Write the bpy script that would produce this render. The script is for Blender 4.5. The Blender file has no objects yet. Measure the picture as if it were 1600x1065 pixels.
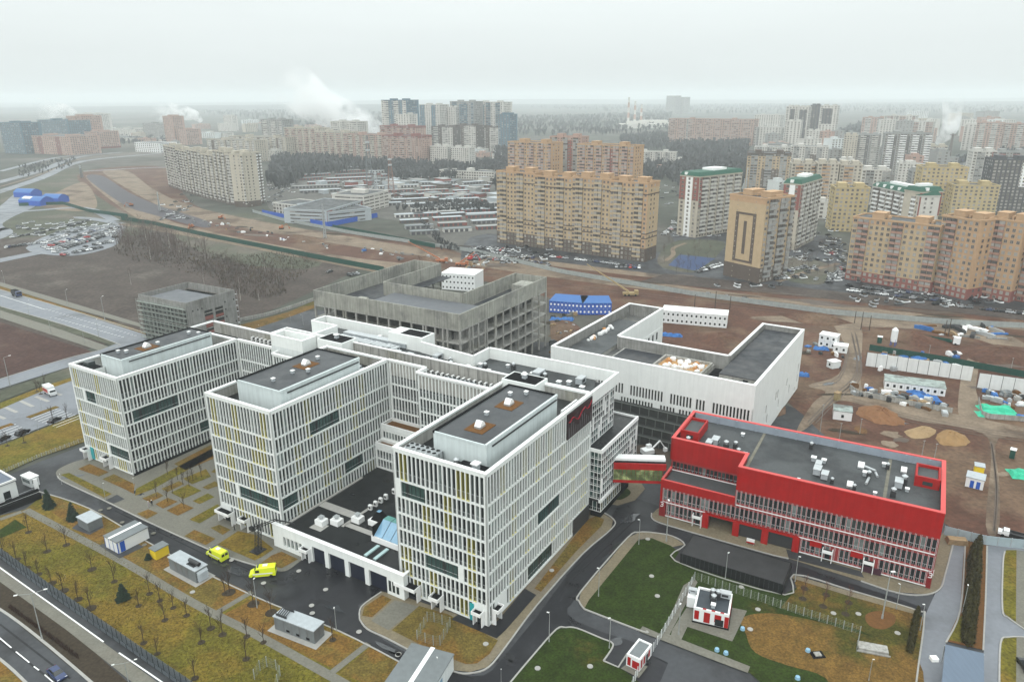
import bpy, math, random
from mathutils import Matrix, Vector
random.seed(7)
S = bpy.context.scene
C = S.collection
PI = math.pi
# ------------------------------------------------------------------ camera
F, PIT, ROL, CAMH = 1150.7, 0.3205, -0.0046, 100.0
def ray(px, py):
    a, b = px-800, py-532.5
    a, b = a*math.cos(ROL)+b*math.sin(ROL), -a*math.sin(ROL)+b*math.cos(ROL)
    u, v = a/F, b/F
    return (u, math.cos(PIT)-v*math.sin(PIT), -(math.sin(PIT)+v*math.cos(PIT)))
def G(px, py, z=0.0):
    """point of the place at height z seen at a pixel of the photograph"""
    d = ray(px, py); t = (z-CAMH)/d[2]
    return (d[0]*t, d[1]*t, z)
def HT(px, py, top):
    """height above ground of something standing at (px,py) whose top is at row top"""
    X = G(px, py); r = ray(px, top)
    return CAMH + r[2]/r[1]*X[1]
cam = bpy.data.objects.new("camera", bpy.data.cameras.new("camera"))
C.objects.link(cam); S.camera = cam
cam.data.sensor_width = 36.0
cam.data.lens = F/1600*36
cam.data.clip_start = 1.0
cam.data.clip_end = 60000
cam.location = (0, 0, CAMH)
R0 = Vector((1, 0, 0)); D0 = Vector((0, -math.sin(PIT), -math.cos(PIT)))
rt = R0*math.cos(ROL) - D0*math.sin(ROL)
dn = R0*math.sin(ROL) + D0*math.cos(ROL)
up = -dn; bk = rt.cross(up)
cam.matrix_world = Matrix(((rt.x, up.x, bk.x, 0), (rt.y, up.y, bk.y, 0), (rt.z, up.z, bk.z, CAMH), (0, 0, 0, 1)))
# ------------------------------------------------------------------ light: overcast winter day
SUN_EL, SUN_AZ = math.radians(38), math.radians(205)
W = bpy.data.worlds.new("World"); S.world = W; W.use_nodes = True
nt = W.node_tree; nt.nodes.clear()
def wn(t, **k):
    n = nt.nodes.new(t)
    for a, b in k.items(): setattr(n, a, b)
    return n
wo = wn("ShaderNodeOutputWorld"); bg = wn("ShaderNodeBackground")
sky = wn("ShaderNodeTexSky"); sky.sky_type = 'NISHITA'; sky.sun_disc = False
sky.sun_elevation = SUN_EL; sky.sun_rotation = SUN_AZ; sky.dust_density = 5; sky.air_density = 1.0
tc = wn("ShaderNodeTexCoord"); sep = wn("ShaderNodeSeparateXYZ")
nt.links.new(tc.outputs['Generated'], sep.inputs[0])
mx = wn("ShaderNodeMath", operation='MAXIMUM'); mx.inputs[1].default_value = 0
nt.links.new(sep.outputs['Z'], mx.inputs[0])
ml = wn("ShaderNodeMath", operation='MULTIPLY_ADD'); ml.inputs[1].default_value = 2/3; ml.inputs[2].default_value = 1/3
nt.links.new(mx.outputs[0], ml.inputs[0])
nz = wn("ShaderNodeTexNoise"); nz.inputs['Scale'].default_value = 2.2; nz.inputs['Detail'].default_value = 5
mp = wn("ShaderNodeMapping"); mp.inputs['Scale'].default_value = (1, 1, 7)
nt.links.new(tc.outputs['Generated'], mp.inputs[0]); nt.links.new(mp.outputs[0], nz.inputs['Vector'])
nm = wn("ShaderNodeMapRange"); nm.inputs[1].default_value = .3; nm.inputs[2].default_value = .7
nm.inputs[3].default_value = .975; nm.inputs[4].default_value = 1.025
nt.links.new(nz.outputs[0], nm.inputs[0])
m2 = wn("ShaderNodeMath", operation='MULTIPLY'); nt.links.new(ml.outputs[0], m2.inputs[0]); nt.links.new(nm.outputs[0], m2.inputs[1])
SKYL = 25.2
m3 = wn("ShaderNodeMath", operation='MULTIPLY'); m3.inputs[1].default_value = SKYL; nt.links.new(m2.outputs[0], m3.inputs[0])
vm = wn("ShaderNodeVectorMath", operation='SCALE'); vm.inputs[0].default_value = (.94, 1.01, 1.005)
nt.links.new(m3.outputs[0], vm.inputs['Scale'])
hs = wn("ShaderNodeHueSaturation"); hs.inputs['Saturation'].default_value = .35
nt.links.new(sky.outputs[0], hs.inputs['Color'])
mixs = wn("ShaderNodeMix", data_type='RGBA'); mixs.inputs[0].default_value = .96
nt.links.new(hs.outputs[0], mixs.inputs[6]); nt.links.new(vm.outputs[0], mixs.inputs[7])
nt.links.new(mixs.outputs[2], bg.inputs[0]); bg.inputs[1].default_value = 0.1
nt.links.new(bg.outputs[0], wo.inputs[0])
sd = bpy.data.lights.new("sun", 'SUN'); sd.energy = 0.9; sd.angle = math.radians(25); sd.color = (1, .97, .93)
sun = bpy.data.objects.new("sun", sd); C.objects.link(sun)
sun.rotation_euler = Vector((math.sin(SUN_AZ)*math.cos(SUN_EL), math.cos(SUN_AZ)*math.cos(SUN_EL), math.sin(SUN_EL))).to_track_quat('Z', 'Y').to_euler()
S.view_settings.view_transform = 'Standard'; S.view_settings.look = 'None'
S.view_settings.exposure = -0.07; S.view_settings.gamma = 1; S.view_settings.use_curve_mapping = False
S.cycles.max_bounces = 7; S.cycles.diffuse_bounces = 2; S.cycles.glossy_bounces = 2
S.cycles.transmission_bounces = 2; S.cycles.volume_bounces = 5; S.cycles.transparent_max_bounces = 8
S.cycles.use_denoising = True
S.cycles.volume_step_rate = 2; S.cycles.volume_max_steps = 256

# ------------------------------------------------------------------ materials
MATS = {}
def mat(name, col, rough=.8, var=.12, scale=.6, col2=None, f2=.35, bump=0.0, metal=0.0, spec=.4, rough2=None, fine=0.0, stretch=None, s2=None, vertical=0.0):
    """principled material whose colour comes from world-space noise at three sizes"""
    if name in MATS: return MATS[name]
    if rough >= .7 and spec == .4: spec = .10
    elif spec == .4: spec = .22
    m = bpy.data.materials.new(name); m.use_nodes = True; t = m.node_tree; N = t.nodes; K = t.links
    b = N["Principled BSDF"]
    geo = N.new("ShaderNodeNewGeometry")
    src = geo.outputs['Position']
    if stretch:
        mpn = N.new("ShaderNodeMapping"); mpn.inputs['Scale'].default_value = stretch[:3]
        if len(stretch) > 3: mpn.inputs['Rotation'].default_value = (0, 0, stretch[3])
        K.new(src, mpn.inputs[0]); src = mpn.outputs[0]
    n1 = N.new("ShaderNodeTexNoise"); n1.inputs['Scale'].default_value = scale; n1.inputs['Detail'].default_value = 6; n1.inputs['Roughness'].default_value = .62
    K.new(src, n1.inputs['Vector'])
    r1 = N.new("ShaderNodeMapRange"); r1.inputs[1].default_value = .3; r1.inputs[2].default_value = .7
    r1.inputs[3].default_value = 1-var; r1.inputs[4].default_value = 1+var
    K.new(n1.outputs[0], r1.inputs[0])
    c = N.new("ShaderNodeRGB"); c.outputs[0].default_value = (*col, 1); cs = c.outputs[0]
    if col2:
        n2 = N.new("ShaderNodeTexNoise"); n2.inputs['Scale'].default_value = s2 or scale*.23; n2.inputs['Detail'].default_value = 7; n2.inputs['Roughness'].default_value = .65
        K.new(src, n2.inputs['Vector'])
        r2 = N.new("ShaderNodeMapRange"); r2.inputs[1].default_value = .62-f2*.35; r2.inputs[2].default_value = .75-f2*.35; r2.interpolation_type = 'SMOOTHSTEP'
        K.new(n2.outputs[0], r2.inputs[0])
        mxn = N.new("ShaderNodeMix"); mxn.data_type = 'RGBA'; mxn.inputs[7].default_value = (*col2, 1)
        K.new(r2.outputs[0], mxn.inputs[0]); K.new(cs, mxn.inputs[6]); cs = mxn.outputs[2]
    v = N.new("ShaderNodeVectorMath"); v.operation = 'SCALE'; K.new(cs, v.inputs[0]); K.new(r1.outputs[0], v.inputs['Scale'])
    out = v.outputs[0]
    if fine:
        n3 = N.new("ShaderNodeTexNoise"); n3.inputs['Scale'].default_value = scale*9; n3.inputs['Detail'].default_value = 3
        K.new(src, n3.inputs['Vector'])
        r3 = N.new("ShaderNodeMapRange"); r3.inputs[1].default_value = .25; r3.inputs[2].default_value = .75
        r3.inputs[3].default_value = 1-fine; r3.inputs[4].default_value = 1+fine; K.new(n3.outputs[0], r3.inputs[0])
        v3 = N.new("ShaderNodeVectorMath"); v3.operation = 'SCALE'; K.new(out, v3.inputs[0]); K.new(r3.outputs[0], v3.inputs['Scale']); out = v3.outputs[0]
    if vertical:
        mpv = N.new("ShaderNodeMapping"); mpv.inputs['Scale'].default_value = (1.3, 1.3, .07); K.new(geo.outputs['Position'], mpv.inputs[0])
        n4 = N.new("ShaderNodeTexNoise"); n4.inputs['Scale'].default_value = 1.2; n4.inputs['Detail'].default_value = 5; K.new(mpv.outputs[0], n4.inputs['Vector'])
        r4 = N.new("ShaderNodeMapRange"); r4.inputs[1].default_value = .3; r4.inputs[2].default_value = .65
        r4.inputs[3].default_value = 1-vertical; r4.inputs[4].default_value = 1; K.new(n4.outputs[0], r4.inputs[0])
        v4 = N.new("ShaderNodeVectorMath"); v4.operation = 'SCALE'; K.new(out, v4.inputs[0]); K.new(r4.outputs[0], v4.inputs['Scale']); out = v4.outputs[0]
    K.new(out, b.inputs['Base Color'])
    if rough2 is not None:
        r5 = N.new("ShaderNodeMapRange"); r5.inputs[1].default_value = .35; r5.inputs[2].default_value = .65
        r5.inputs[3].default_value = rough; r5.inputs[4].default_value = rough2
        K.new(n1.outputs[0], r5.inputs[0]); K.new(r5.outputs[0], b.inputs['Roughness'])
    else: b.inputs['Roughness'].default_value = rough
    b.inputs['Metallic'].default_value = metal; b.inputs['Specular IOR Level'].default_value = spec
    if bump:
        bn = N.new("ShaderNodeBump"); bn.inputs['Strength'].default_value = min(1, bump); bn.inputs['Distance'].default_value = .1
        K.new(n1.outputs[0], bn.inputs['Height']); K.new(bn.outputs[0], b.inputs['Normal'])
    MATS[name] = m
    return m
white = mat("white_panel", (.77, .79, .77), .45, .04, .35, vertical=.07)
whiter = mat("white_coping", (.80, .80, .79), .4, .03)
offwhite = mat("offwhite_render", (.66, .69, .68), .7, .05, .5, vertical=.12)
concrete = mat("concrete", (.28, .275, .26), .85, .15, .5, col2=(.21, .205, .19), bump=.3, vertical=.3)
concrete_l = mat("pale_concrete", (.38, .37, .345), .85, .15, .4, col2=(.30, .29, .25), vertical=.35)
roofm = mat("roof_felt", (.024, .026, .031), .35, .25, .25, spec=.25, col2=(.05, .05, .052), rough2=.7, f2=.5, fine=.15)
roofl = mat("grey_roof_felt", (.058, .062, .064), .4, .25, .25, spec=.25, col2=(.032, .034, .036), rough2=.75, f2=.45, fine=.15)
roofw = mat("wet_black_roof", (.010, .011, .012), .25, .3, .25, spec=.2, col2=(.022, .022, .021), rough2=.6)
darkm = mat("dark_metal", (.035, .036, .038), .5, .1)
blackm = mat("black_void", (.005, .005, .006), .9, .1)
metal = mat("galvanised_metal", (.48, .50, .51), .45, .12, 1, metal=.5)
greym = mat("grey_metal", (.16, .175, .18), .5, .1, 1)
lgreym = mat("light_grey_metal", (.38, .41, .43), .5, .1, 1)
gl_d = mat("glass_dark", (.012, .015, .017), .08, .3, .3, spec=.2)
gl_c = mat("glass_with_blind", (.15, .175, .17), .15, .35, .5, spec=.3)
gl_m = mat("glass_mid", (.032, .040, .040), .1, .4, .5, spec=.25)
gl_g = mat("glass_green", (.035, .07, .065), .08, .3, .3, spec=.3)
gl_y = mat("glass_yellow_reveal", (.085, .078, .012), .2, .25, .5)
gl_b = mat("glass_blue", (.20, .36, .50), .1, .15, .3, spec=.7)
yellow = mat("yellow_reveal", (.66, .60, .26), .5, .05)
red = mat("red_panel", (.36, .006, .005), .45, .08, .4, fine=.05, vertical=.14)
pink = mat("red_coping", (.56, .07, .065), .4, .05)
redd = mat("dark_red", (.20, .008, .01), .5, .08)
asph = mat("asphalt", (.055, .057, .062), .45, .18, .12, spec=.2, col2=(.030, .030, .032), rough2=.85, fine=.12, f2=.5)
asphw = mat("wet_asphalt", (.013, .013, .016), .25, .3, .12, spec=.3, col2=(.03, .031, .034), rough2=.65, f2=.3, fine=.15)
asphg = mat("pale_wet_asphalt", (.17, .18, .20), .3, .15, .1, col2=(.11, .115, .125), rough2=.7, fine=.08)
paver = mat("grey_paving", (.15, .143, .118), .6, .12, .25, col2=(.145, .135, .11), rough2=.85, fine=.18)
pavero = mat("ochre_paving", (.175, .145, .095), .6, .14, .25, col2=(.16, .135, .10), rough2=.8, fine=.2)
kerbm = mat("kerb_concrete", (.33, .32, .30), .8, .1, 1)
grassy = mat("winter_lawn", (.150, .100, .018), .95, .24, .22, col2=(.108, .094, .014), f2=.55, fine=.5, s2=.035)
grassb = mat("dry_brown_lawn", (.150, .082, .020), .95, .25, .3, col2=(.12, .088, .022), f2=.5, fine=.5, s2=.08)
grassg = mat("green_lawn", (.022, .036, .005), .95, .3, .3, col2=(.075, .055, .012), f2=.12, fine=.5, s2=.05)
grassm = mat("green_brown_lawn", (.055, .052, .010), .95, .3, .3, col2=(.13, .075, .02), f2=.6, fine=.5, s2=.045)
soil = mat("dark_soil", (.042, .032, .022), .95, .3, 1.5, fine=.3)
mud = mat("red_brown_mud", (.085, .040, .026), .75, .28, .09, col2=(.12, .075, .048), f2=.45, bump=.6, fine=.3, s2=.025)
mudt = mat("pale_track", (.19, .145, .105), .8, .25, .12, col2=(.10, .07, .05), f2=.35, fine=.2)
mudp = mat("brown_field", (.066, .052, .045), .95, .28, .06, col2=(.115, .10, .085), f2=.3, fine=.4, s2=.012)
fieldr = mat("reddish_field", (.062, .034, .028), .95, .3, .08, col2=(.085, .062, .048), f2=.35, fine=.4, s2=.02)
fieldg = mat("grey_green_ground", (.075, .078, .055), .95, .2, .05, col2=(.12, .105, .085), f2=.4, fine=.25, s2=.012)
far_g = mat("ground_mixed", (.065, .068, .055), .95, .3, .006, col2=(.11, .10, .088), f2=.45, fine=.3, s2=.0025)
sandm = mat("sand", (.29, .20, .11), .9, .12, .5, bump=.3, fine=.1)
sando = mat("orange_sand", (.20, .10, .05), .9, .15, .5, bump=.4, fine=.15)
forest = mat("forest", (.028, .034, .032), .95, .35, .01, col2=(.05, .048, .04), fine=.4)
barkm = mat("bark", (.075, .055, .045), .9, .2)
twigm = mat("twigs", (.115, .085, .072), .95, .25, .3)
twigr = mat("reddish_twigs", (.12, .05, .032), .95, .25, .3)
birch = mat("birch_bark", (.42, .40, .36), .8, .25, .8)
firm = mat("fir_needles", (.016, .028, .017), .9, .4, 2.0)
thujam = mat("thuja_foliage", (.055, .048, .016), .9, .4, 1.5)
yelp = mat("yellow_paint", (.68, .76, .02), .3, .03, spec=.5)
yelc = mat("yellow_container", (.72, .52, .02), .5, .05)
bluep = mat("blue_paint", (.02, .09, .42), .45, .08)
bluer = mat("blue_roof", (.03, .12, .34), .45, .08, .5)
bluet = mat("blue_tarpaulin", (.03, .13, .36), .5, .2, 1)
teal = mat("teal_panel", (.02, .30, .32), .4, .05)
greent = mat("green_tarpaulin", (.03, .42, .25), .5, .2, .6, bump=.5)
greenf = mat("dark_green_fence", (.012, .060, .045), .7, .15)
greenr = mat("green_roof", (.018, .085, .055), .6, .15)
orange = mat("orange_machine", (.34, .12, .05), .5, .1)
brownb = mat("brown_patch", (.13, .062, .022), .95, .2, 2, fine=.3)
wood = mat("timber", (.30, .21, .12), .8, .25, 1.5)
blackp = mat("black_paint", (.012, .012, .014), .3, .05, spec=.6)
tyre = mat("tyre_rubber", (.012, .012, .012), .85, .1)
glassc = mat("car_glass", (.012, .014, .016), .05, .1, spec=.7)
whitep = mat("white_paint", (.75, .76, .76), .3, .03, spec=.5)
silver = mat("silver_paint", (.36, .37, .38), .3, .05, spec=.6)
greyp = mat("grey_paint", (.12, .125, .13), .3, .05, spec=.6)
redp = mat("red_paint", (.38, .02, .02), .3, .05, spec=.6)
bluec = mat("navy_paint", (.018, .035, .11), .3, .05, spec=.6)
lampw = mat("lamp_head", (.7, .7, .68), .4, .05)
pole = mat("pole_metal", (.30, .31, .30), .5, .1)
fencem = mat("pale_mesh_fence", (.22, .25, .19), .6, .1)
fenceg = mat("slate_screen", (.085, .105, .12), .4, .12, spec=.6)
hoard = mat("white_hoarding", (.68, .69, .68), .5, .05, .5, vertical=.1)
hoardb = mat("bluegrey_hoarding", (.32, .39, .42), .5, .08, .6)
skin = mat("skin", (.45, .28, .2), .6, .05)
beige = mat("beige_brick", (.46, .345, .215), .85, .08, .4, fine=.05)
orangeb = mat("orange_brick", (.46, .30, .18), .85, .08, .4, fine=.05)
yellowb = mat("yellow_render", (.47, .37, .20), .85, .08, .4, fine=.05)
creamb = mat("cream_render", (.47, .425, .35), .85, .08, .4)
creamw = mat("pale_render", (.55, .53, .49), .85, .06, .4)
brickr = mat("red_brick", (.25, .095, .08), .85, .08, .5)
brickb = mat("brown_brick", (.11, .085, .07), .85, .1, .5)
greyb = mat("grey_panel", (.30, .30, .29), .8, .1, .4)
darkb = mat("dark_grey_facade", (.085, .085, .09), .7, .1, .4)
blueg = mat("blue_glass_facade", (.09, .16, .21), .3, .2, .1)
pinkb = mat("pinkish_render", (.42, .28, .23), .85, .08, .3)
wing_d = mat("window_dark", (.10, .092, .085), .2, .4, .4, spec=.5)
wing_l = mat("window_light", (.30, .285, .265), .3, .3, .4)

# ------------------------------------------------------------------ mesh helpers
def setp(o, label=None, cat=None, group=None, kind=None):
    if label: o['label'] = label
    if cat: o['category'] = cat
    if group: o['group'] = group
    if kind: o['kind'] = kind
    return o
class MB:
    def __init__(s): s.v = []; s.f = []; s.m = []
    def quad(s, pts, m=0):
        n = len(s.v); s.v += [tuple(p) for p in pts]; s.f.append(tuple(range(n, n+len(pts)))); s.m.append(m)
    def box(s, x0, y0, z0, x1, y1, z1, m=0):
        if x1 < x0: x0, x1 = x1, x0
        if y1 < y0: y0, y1 = y1, y0
        n = len(s.v)
        s.v += [(x0, y0, z0), (x1, y0, z0), (x1, y1, z0), (x0, y1, z0), (x0, y0, z1), (x1, y0, z1), (x1, y1, z1), (x0, y1, z1)]
        for q in ((0, 3, 2, 1), (4, 5, 6, 7), (0, 1, 5, 4), (1, 2, 6, 5), (2, 3, 7, 6), (3, 0, 4, 7)):
            s.f.append(tuple(n+i for i in q)); s.m.append(m)
    def obox(s, a, b, w, z0, z1, m=0, off=0):
        """box along ground line a->b, thickness w centred (off shifts to the left)"""
        dx, dy = b[0]-a[0], b[1]-a[1]; L = math.hypot(dx, dy) or 1e-6; nx, ny = -dy/L, dx/L
        p = [(a[0]+nx*(off-w/2), a[1]+ny*(off-w/2)), (b[0]+nx*(off-w/2), b[1]+ny*(off-w/2)), (b[0]+nx*(off+w/2), b[1]+ny*(off+w/2)), (a[0]+nx*(off+w/2), a[1]+ny*(off+w/2))]
        s.prism(p, z0, z1, m)
    def prism(s, p, z0, z1, m=0, mt=None):
        if area(p) < 0: p = p[::-1]
        n = len(s.v); k = len(p)
        s.v += [(x[0], x[1], z0) for x in p] + [(x[0], x[1], z1) for x in p]
        for i in range(k):
            j = (i+1) % k; s.f.append((n+i, n+j, n+k+j, n+k+i)); s.m.append(m)
        s.f.append(tuple(n+k+i for i in range(k))); s.m.append(m if mt is None else mt)
        s.f.append(tuple(n+k-1-i for i in range(k))); s.m.append(m)
    def tube(s, a, b, r0, r1=None, k=5, m=0, cap=True):
        r1 = r0 if r1 is None else r1
        a = Vector(a); b = Vector(b); d = (b-a)
        if d.length < 1e-6: return
        d.normalize(); x = d.orthogonal().normalized(); y = d.cross(x); n = len(s.v)
        for P, r in ((a, r0), (b, r1)):
            for i in range(k):
                t = 2*PI*i/k; s.v.append(tuple(P+x*(r*math.cos(t))+y*(r*math.sin(t))))
        for i in range(k):
            j = (i+1) % k; s.f.append((n+i, n+j, n+k+j, n+k+i)); s.m.append(m)
        if cap:
            s.f.append(tuple(n+k+i for i in range(k))); s.m.append(m); s.f.append(tuple(n+k-1-i for i in range(k))); s.m.append(m)
    def mesh(s, name, mats):
        me = bpy.data.meshes.new(name); me.from_pydata(s.v, [], s.f)
        for m in mats: me.materials.append(m)
        if len(mats) > 1: me.polygons.foreach_set('material_index', s.m)
        me.update(); return me
    def build(s, name, mats, parent=None, loc=None, rot=0, **k):
        if not isinstance(mats, (list, tuple)): mats = [mats]
        o = bpy.data.objects.new(name, s.mesh(name, mats)); C.objects.link(o)
        if parent is not None: o.parent = parent
        if loc is not None: o.location = (loc[0], loc[1], loc[2] if len(loc) > 2 else 0)
        if rot: o.rotation_euler = (0, 0, rot)
        setp(o, **k); return o
def area(p): return sum(p[i][0]*p[(i+1) % len(p)][1]-p[(i+1) % len(p)][0]*p[i][1] for i in range(len(p)))/2
def thing(name, label, cat, loc=(0, 0, 0), rot=0, group=None):
    o = bpy.data.objects.new(name, None); C.objects.link(o); o.empty_display_size = .5
    o.location = (loc[0], loc[1], loc[2] if len(loc) > 2 else 0); o.rotation_euler = (0, 0, rot)
    return setp(o, label, cat, group)
def inst(name, me, parent=None, loc=(0, 0, 0), rot=0, scale=None, **k):
    o = bpy.data.objects.new(name, me); C.objects.link(o)
    if parent is not None: o.parent = parent
    o.location = loc; o.rotation_euler = (0, 0, rot)
    if scale: o.scale = scale if isinstance(scale, tuple) else (scale,)*3
    return setp(o, **k)
def dup(root, loc, rot=0, label=None, scale=None):
    r = root.copy(); C.objects.link(r); r.location = (loc[0], loc[1], loc[2] if len(loc) > 2 else 0); r.rotation_euler = (0, 0, rot)
    if label: r['label'] = label
    if scale: r.scale = (scale,)*3
    for ch in root.children:
        c = ch.copy(); C.objects.link(c); c.parent = r
        for g in ch.children:
            d = g.copy(); C.objects.link(d); d.parent = c
    return r
def smooth(P, closed=True, n=4):
    """Catmull-Rom through points; a point given as a 3-tuple stays a sharp corner"""
    out = []; k = len(P)
    for i in range(k if closed else k-1):
        p0, p1, p2, p3 = P[(i-1) % k], P[i], P[(i+1) % k], P[(i+2) % k]
        if not closed:
            if i == 0: p0 = p1
            if i == k-2: p3 = p2
        out.append((p1[0], p1[1]))
        if len(p1) > 2 or len(p2) > 2: continue
        for j in range(1, n):
            t = j/n
            out.append(tuple(.5*((2*p1[a])+(-p0[a]+p2[a])*t+(2*p0[a]-5*p1[a]+4*p2[a]-p3[a])*t*t+(-p0[a]+3*p1[a]-3*p2[a]+p3[a])*t**3) for a in (0, 1)))
    if not closed: out.append(P[-1][:2])
    return out
LEV = [0]
def sheet(name, pix, m, z, curved=False, kind='structure', thick=0):
    """ground sheet whose outline is given by photograph pixels on the ground"""
    P = [G(*p[:2])[:2] + tuple(p[2:]) for p in pix]
    if curved: P = smooth(P)
    P = [p[:2] for p in P]
    if area(P) < 0: P = P[::-1]
    mb = MB()
    if thick: mb.prism(P, 0, z, 0)
    else: mb.quad([(p[0], p[1], z) for p in P])
    return mb.build(name, m, kind=kind)
def strip(name, pix, w, m, z, z0=None, curved=True, kind='structure', world=False):
    P = [G(*p[:2])[:2] if not world else p[:2] for p in pix]
    if curved and len(P) > 2: P = smooth(P, closed=False)
    mb = MB(); k = len(P); Lp = []; Rp = []
    for i in range(k):
        a = P[max(0, i-1)]; b = P[min(k-1, i+1)]; dx, dy = b[0]-a[0], b[1]-a[1]; L = math.hypot(dx, dy) or 1
        nx, ny = -dy/L*w/2, dx/L*w/2
        Lp.append((P[i][0]+nx, P[i][1]+ny)); Rp.append((P[i][0]-nx, P[i][1]-ny))
    for i in range(k-1):
        if z0 is None: mb.quad([(*Rp[i], z), (*Rp[i+1], z), (*Lp[i+1], z), (*Lp[i], z)])
        else: mb.prism([Rp[i], Rp[i+1], Lp[i+1], Lp[i]], z0, z)
    return mb.build(name, m, kind=kind)
# ------------------------------------------------------------------ terrain and ground sheets
mb = MB(); mb.quad([(-16000, -600, 0), (16000, -600, 0), (16000, 26000, 0), (-16000, 26000, 0)])
mb.build('ground', far_g, kind='structure')
# rolling forest ridges far away
def ridge(name, y0, x0, x1, h, depth, seed):
    rnd = random.Random(seed); mb = MB(); n = 60; rows = []
    hs = [h*(.55+.45*math.sin(i*.21+seed)+.12*rnd.random()) for i in range(n+1)]
    for k, (fy, fh) in enumerate(((0, 0), (.35, .8), (.6, 1), (1, .75))):
        rows.append([(x0+(x1-x0)*i/n, y0+depth*fy+rnd.uniform(-40, 40), max(.5, hs[i]*fh)) if k else (x0+(x1-x0)*i/n, y0+rnd.uniform(-150, 150), .2) for i in range(n+1)])
    for k in range(3):
        for i in range(n): mb.quad([rows[k][i], rows[k][i+1], rows[k+1][i+1], rows[k+1][i]])
    mb.build(name, forest, kind='structure')
ridge('forest_hill', 6500, -9000, 9000, 22, 3000, 3)
ridge('forest_hill', 11500, -14000, 14000, 48, 4500, 8)
sheet('field', ((-200, 600), (-200, 400), (30, 372), (180, 372), (330, 350), (480, 395), (560, 415), (520, 440), (380, 500), (230, 520)), mudp, .05, True)
sheet('field', ((-250, 470), (0, 503, 1), (165, 556, 1), (0, 590, 1), (-250, 680, 1)), fieldr, .06)
sheet('field', ((-200, 380), (-200, 300), (0, 296), (120, 262), (180, 300), (250, 340), (180, 385), (60, 392)), fieldg, .04, True)
sheet('field', ((260, 345), (420, 335), (500, 385), (480, 420), (330, 400)), fieldg, .07, True)
# corridor of earthworks running diagonally behind the hospital
sheet('earthworks', ((120, 275), (170, 262), (260, 262), (300, 318), (420, 350), (600, 372), (760, 396), (1000, 428), (1300, 462), (1640, 500), (1800, 640), (1640, 900), (1480, 820), (1300, 690), (1180, 600), (900, 480), (760, 440), (600, 415), (420, 385), (250, 352), (170, 318)), mud, .08, True)
sheet('track', ((135, 280), (150, 276), (230, 330), (330, 362), (520, 398), (690, 418), (688, 424), (500, 408), (330, 374), (220, 345)), mudt, .11, True)
sheet('track', ((160, 268), (200, 268), (240, 296), (300, 322), (420, 348), (640, 385), (900, 425), (1200, 464), (1640, 512), (1640, 520), (1200, 474), (880, 436), (620, 396), (400, 360), (290, 336), (225, 310)), mudt, .12, True)
sheet('track', ((740, 392), (1000, 425), (1000, 432), (760, 402)), mudt, .13, True)
sheet('track', ((1300, 500), (1345, 505), (1345, 600), (1370, 618), (1460, 640), (1600, 668), (1640, 680), (1640, 694), (1560, 685), (1562, 760), (1560, 830), (1540, 820), (1548, 700), (1520, 672), (1420, 655), (1330, 628), (1300, 632), (1262, 668), (1245, 672), (1270, 630), (1290, 612), (1262, 602), (1310, 585), (1320, 540)), mudt, .14, True)
sheet('track', ((1500, 600), (1512, 560), (1530, 560), (1525, 610), (1540, 660), (1500, 655)), mudt, .15, True)
sheet('track', ((1200, 494), (1500, 500), (1640, 560), (1640, 572), (1480, 520), (1210, 503)), mudt, .13, True)
sheet('new_road', ((135, 277), (160, 275), (200, 300), (250, 322), (322, 345), (318, 356), (240, 336), (190, 318)), mat('dark_new_road', (.045, .038, .045), .6, .15, .05, fine=.1), .16, True)
sheet('gravel_yard', ((90, 300), (130, 285), (150, 310), (140, 330), (60, 322)), mudt, .13, True)
# highways top left
for (a, w) in ((((-60, 300), (60, 268), (120, 246), (190, 238)), 14), (((-60, 318), (60, 280), (130, 252), (250, 240)), 14), (((130, 268), (240, 262), (330, 262)), 9), (((0, 268), (90, 246), (160, 240)), 10)):
    strip('highway', a, w, asphg, .18)
strip('kerb_line', ((-60, 309), (60, 274), (125, 249), (200, 240)), 3.5, mudt, .17)
# boulevard left
sheet('road', ((-60, 435), (0, 452), (100, 480), (235, 524), (330, 560), (200, 546, 1), (180, 537), (100, 507), (0, 478), (-60, 462)), asphg, .2)
sheet('verge', ((-60, 428), (0, 447), (110, 482), (230, 520), (230, 524), (100, 482), (0, 452), (-60, 436)), grassb, .21)
sheet('pavement', ((-60, 420), (0, 441), (110, 473), (217, 505), (225, 513), (110, 481), (0, 447), (-60, 428)), paver, .22)
sheet('verge', ((-60, 462), (0, 479), (100, 508), (183, 536), (178, 541), (100, 517), (0, 485), (-60, 468)), fieldg, .21)
sheet('pavement', ((-60, 466), (0, 485), (100, 517), (172, 543), (160, 550), (100, 530), (0, 497), (-60, 480)), paver, .23)
sheet('road', ((260, 540), (190, 545), (120, 570), (0, 608), (-60, 630), (-60, 612), (0, 593), (100, 562), (155, 548), (185, 536)), asphg, .24)
sheet('verge', ((-60, 636), (0, 612), (115, 572), (115, 592), (60, 605), (0, 628), (-60, 648)), fieldg, .2)
sheet('lawn', ((-60, 652), (0, 630), (60, 607), (118, 588), (122, 592), (60, 614), (0, 640), (-60, 664)), grassy, .22)
sheet('parking_lot', ((-60, 664), (0, 640), (60, 614), (122, 591), (128, 645), (60, 670), (0, 694), (-60, 714)), asphg, .2)
sheet('lawn', ((-60, 717), (0, 697), (60, 673), (126, 647), (134, 690), (60, 716), (0, 743), (-60, 762)), grassy, .22)
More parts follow.
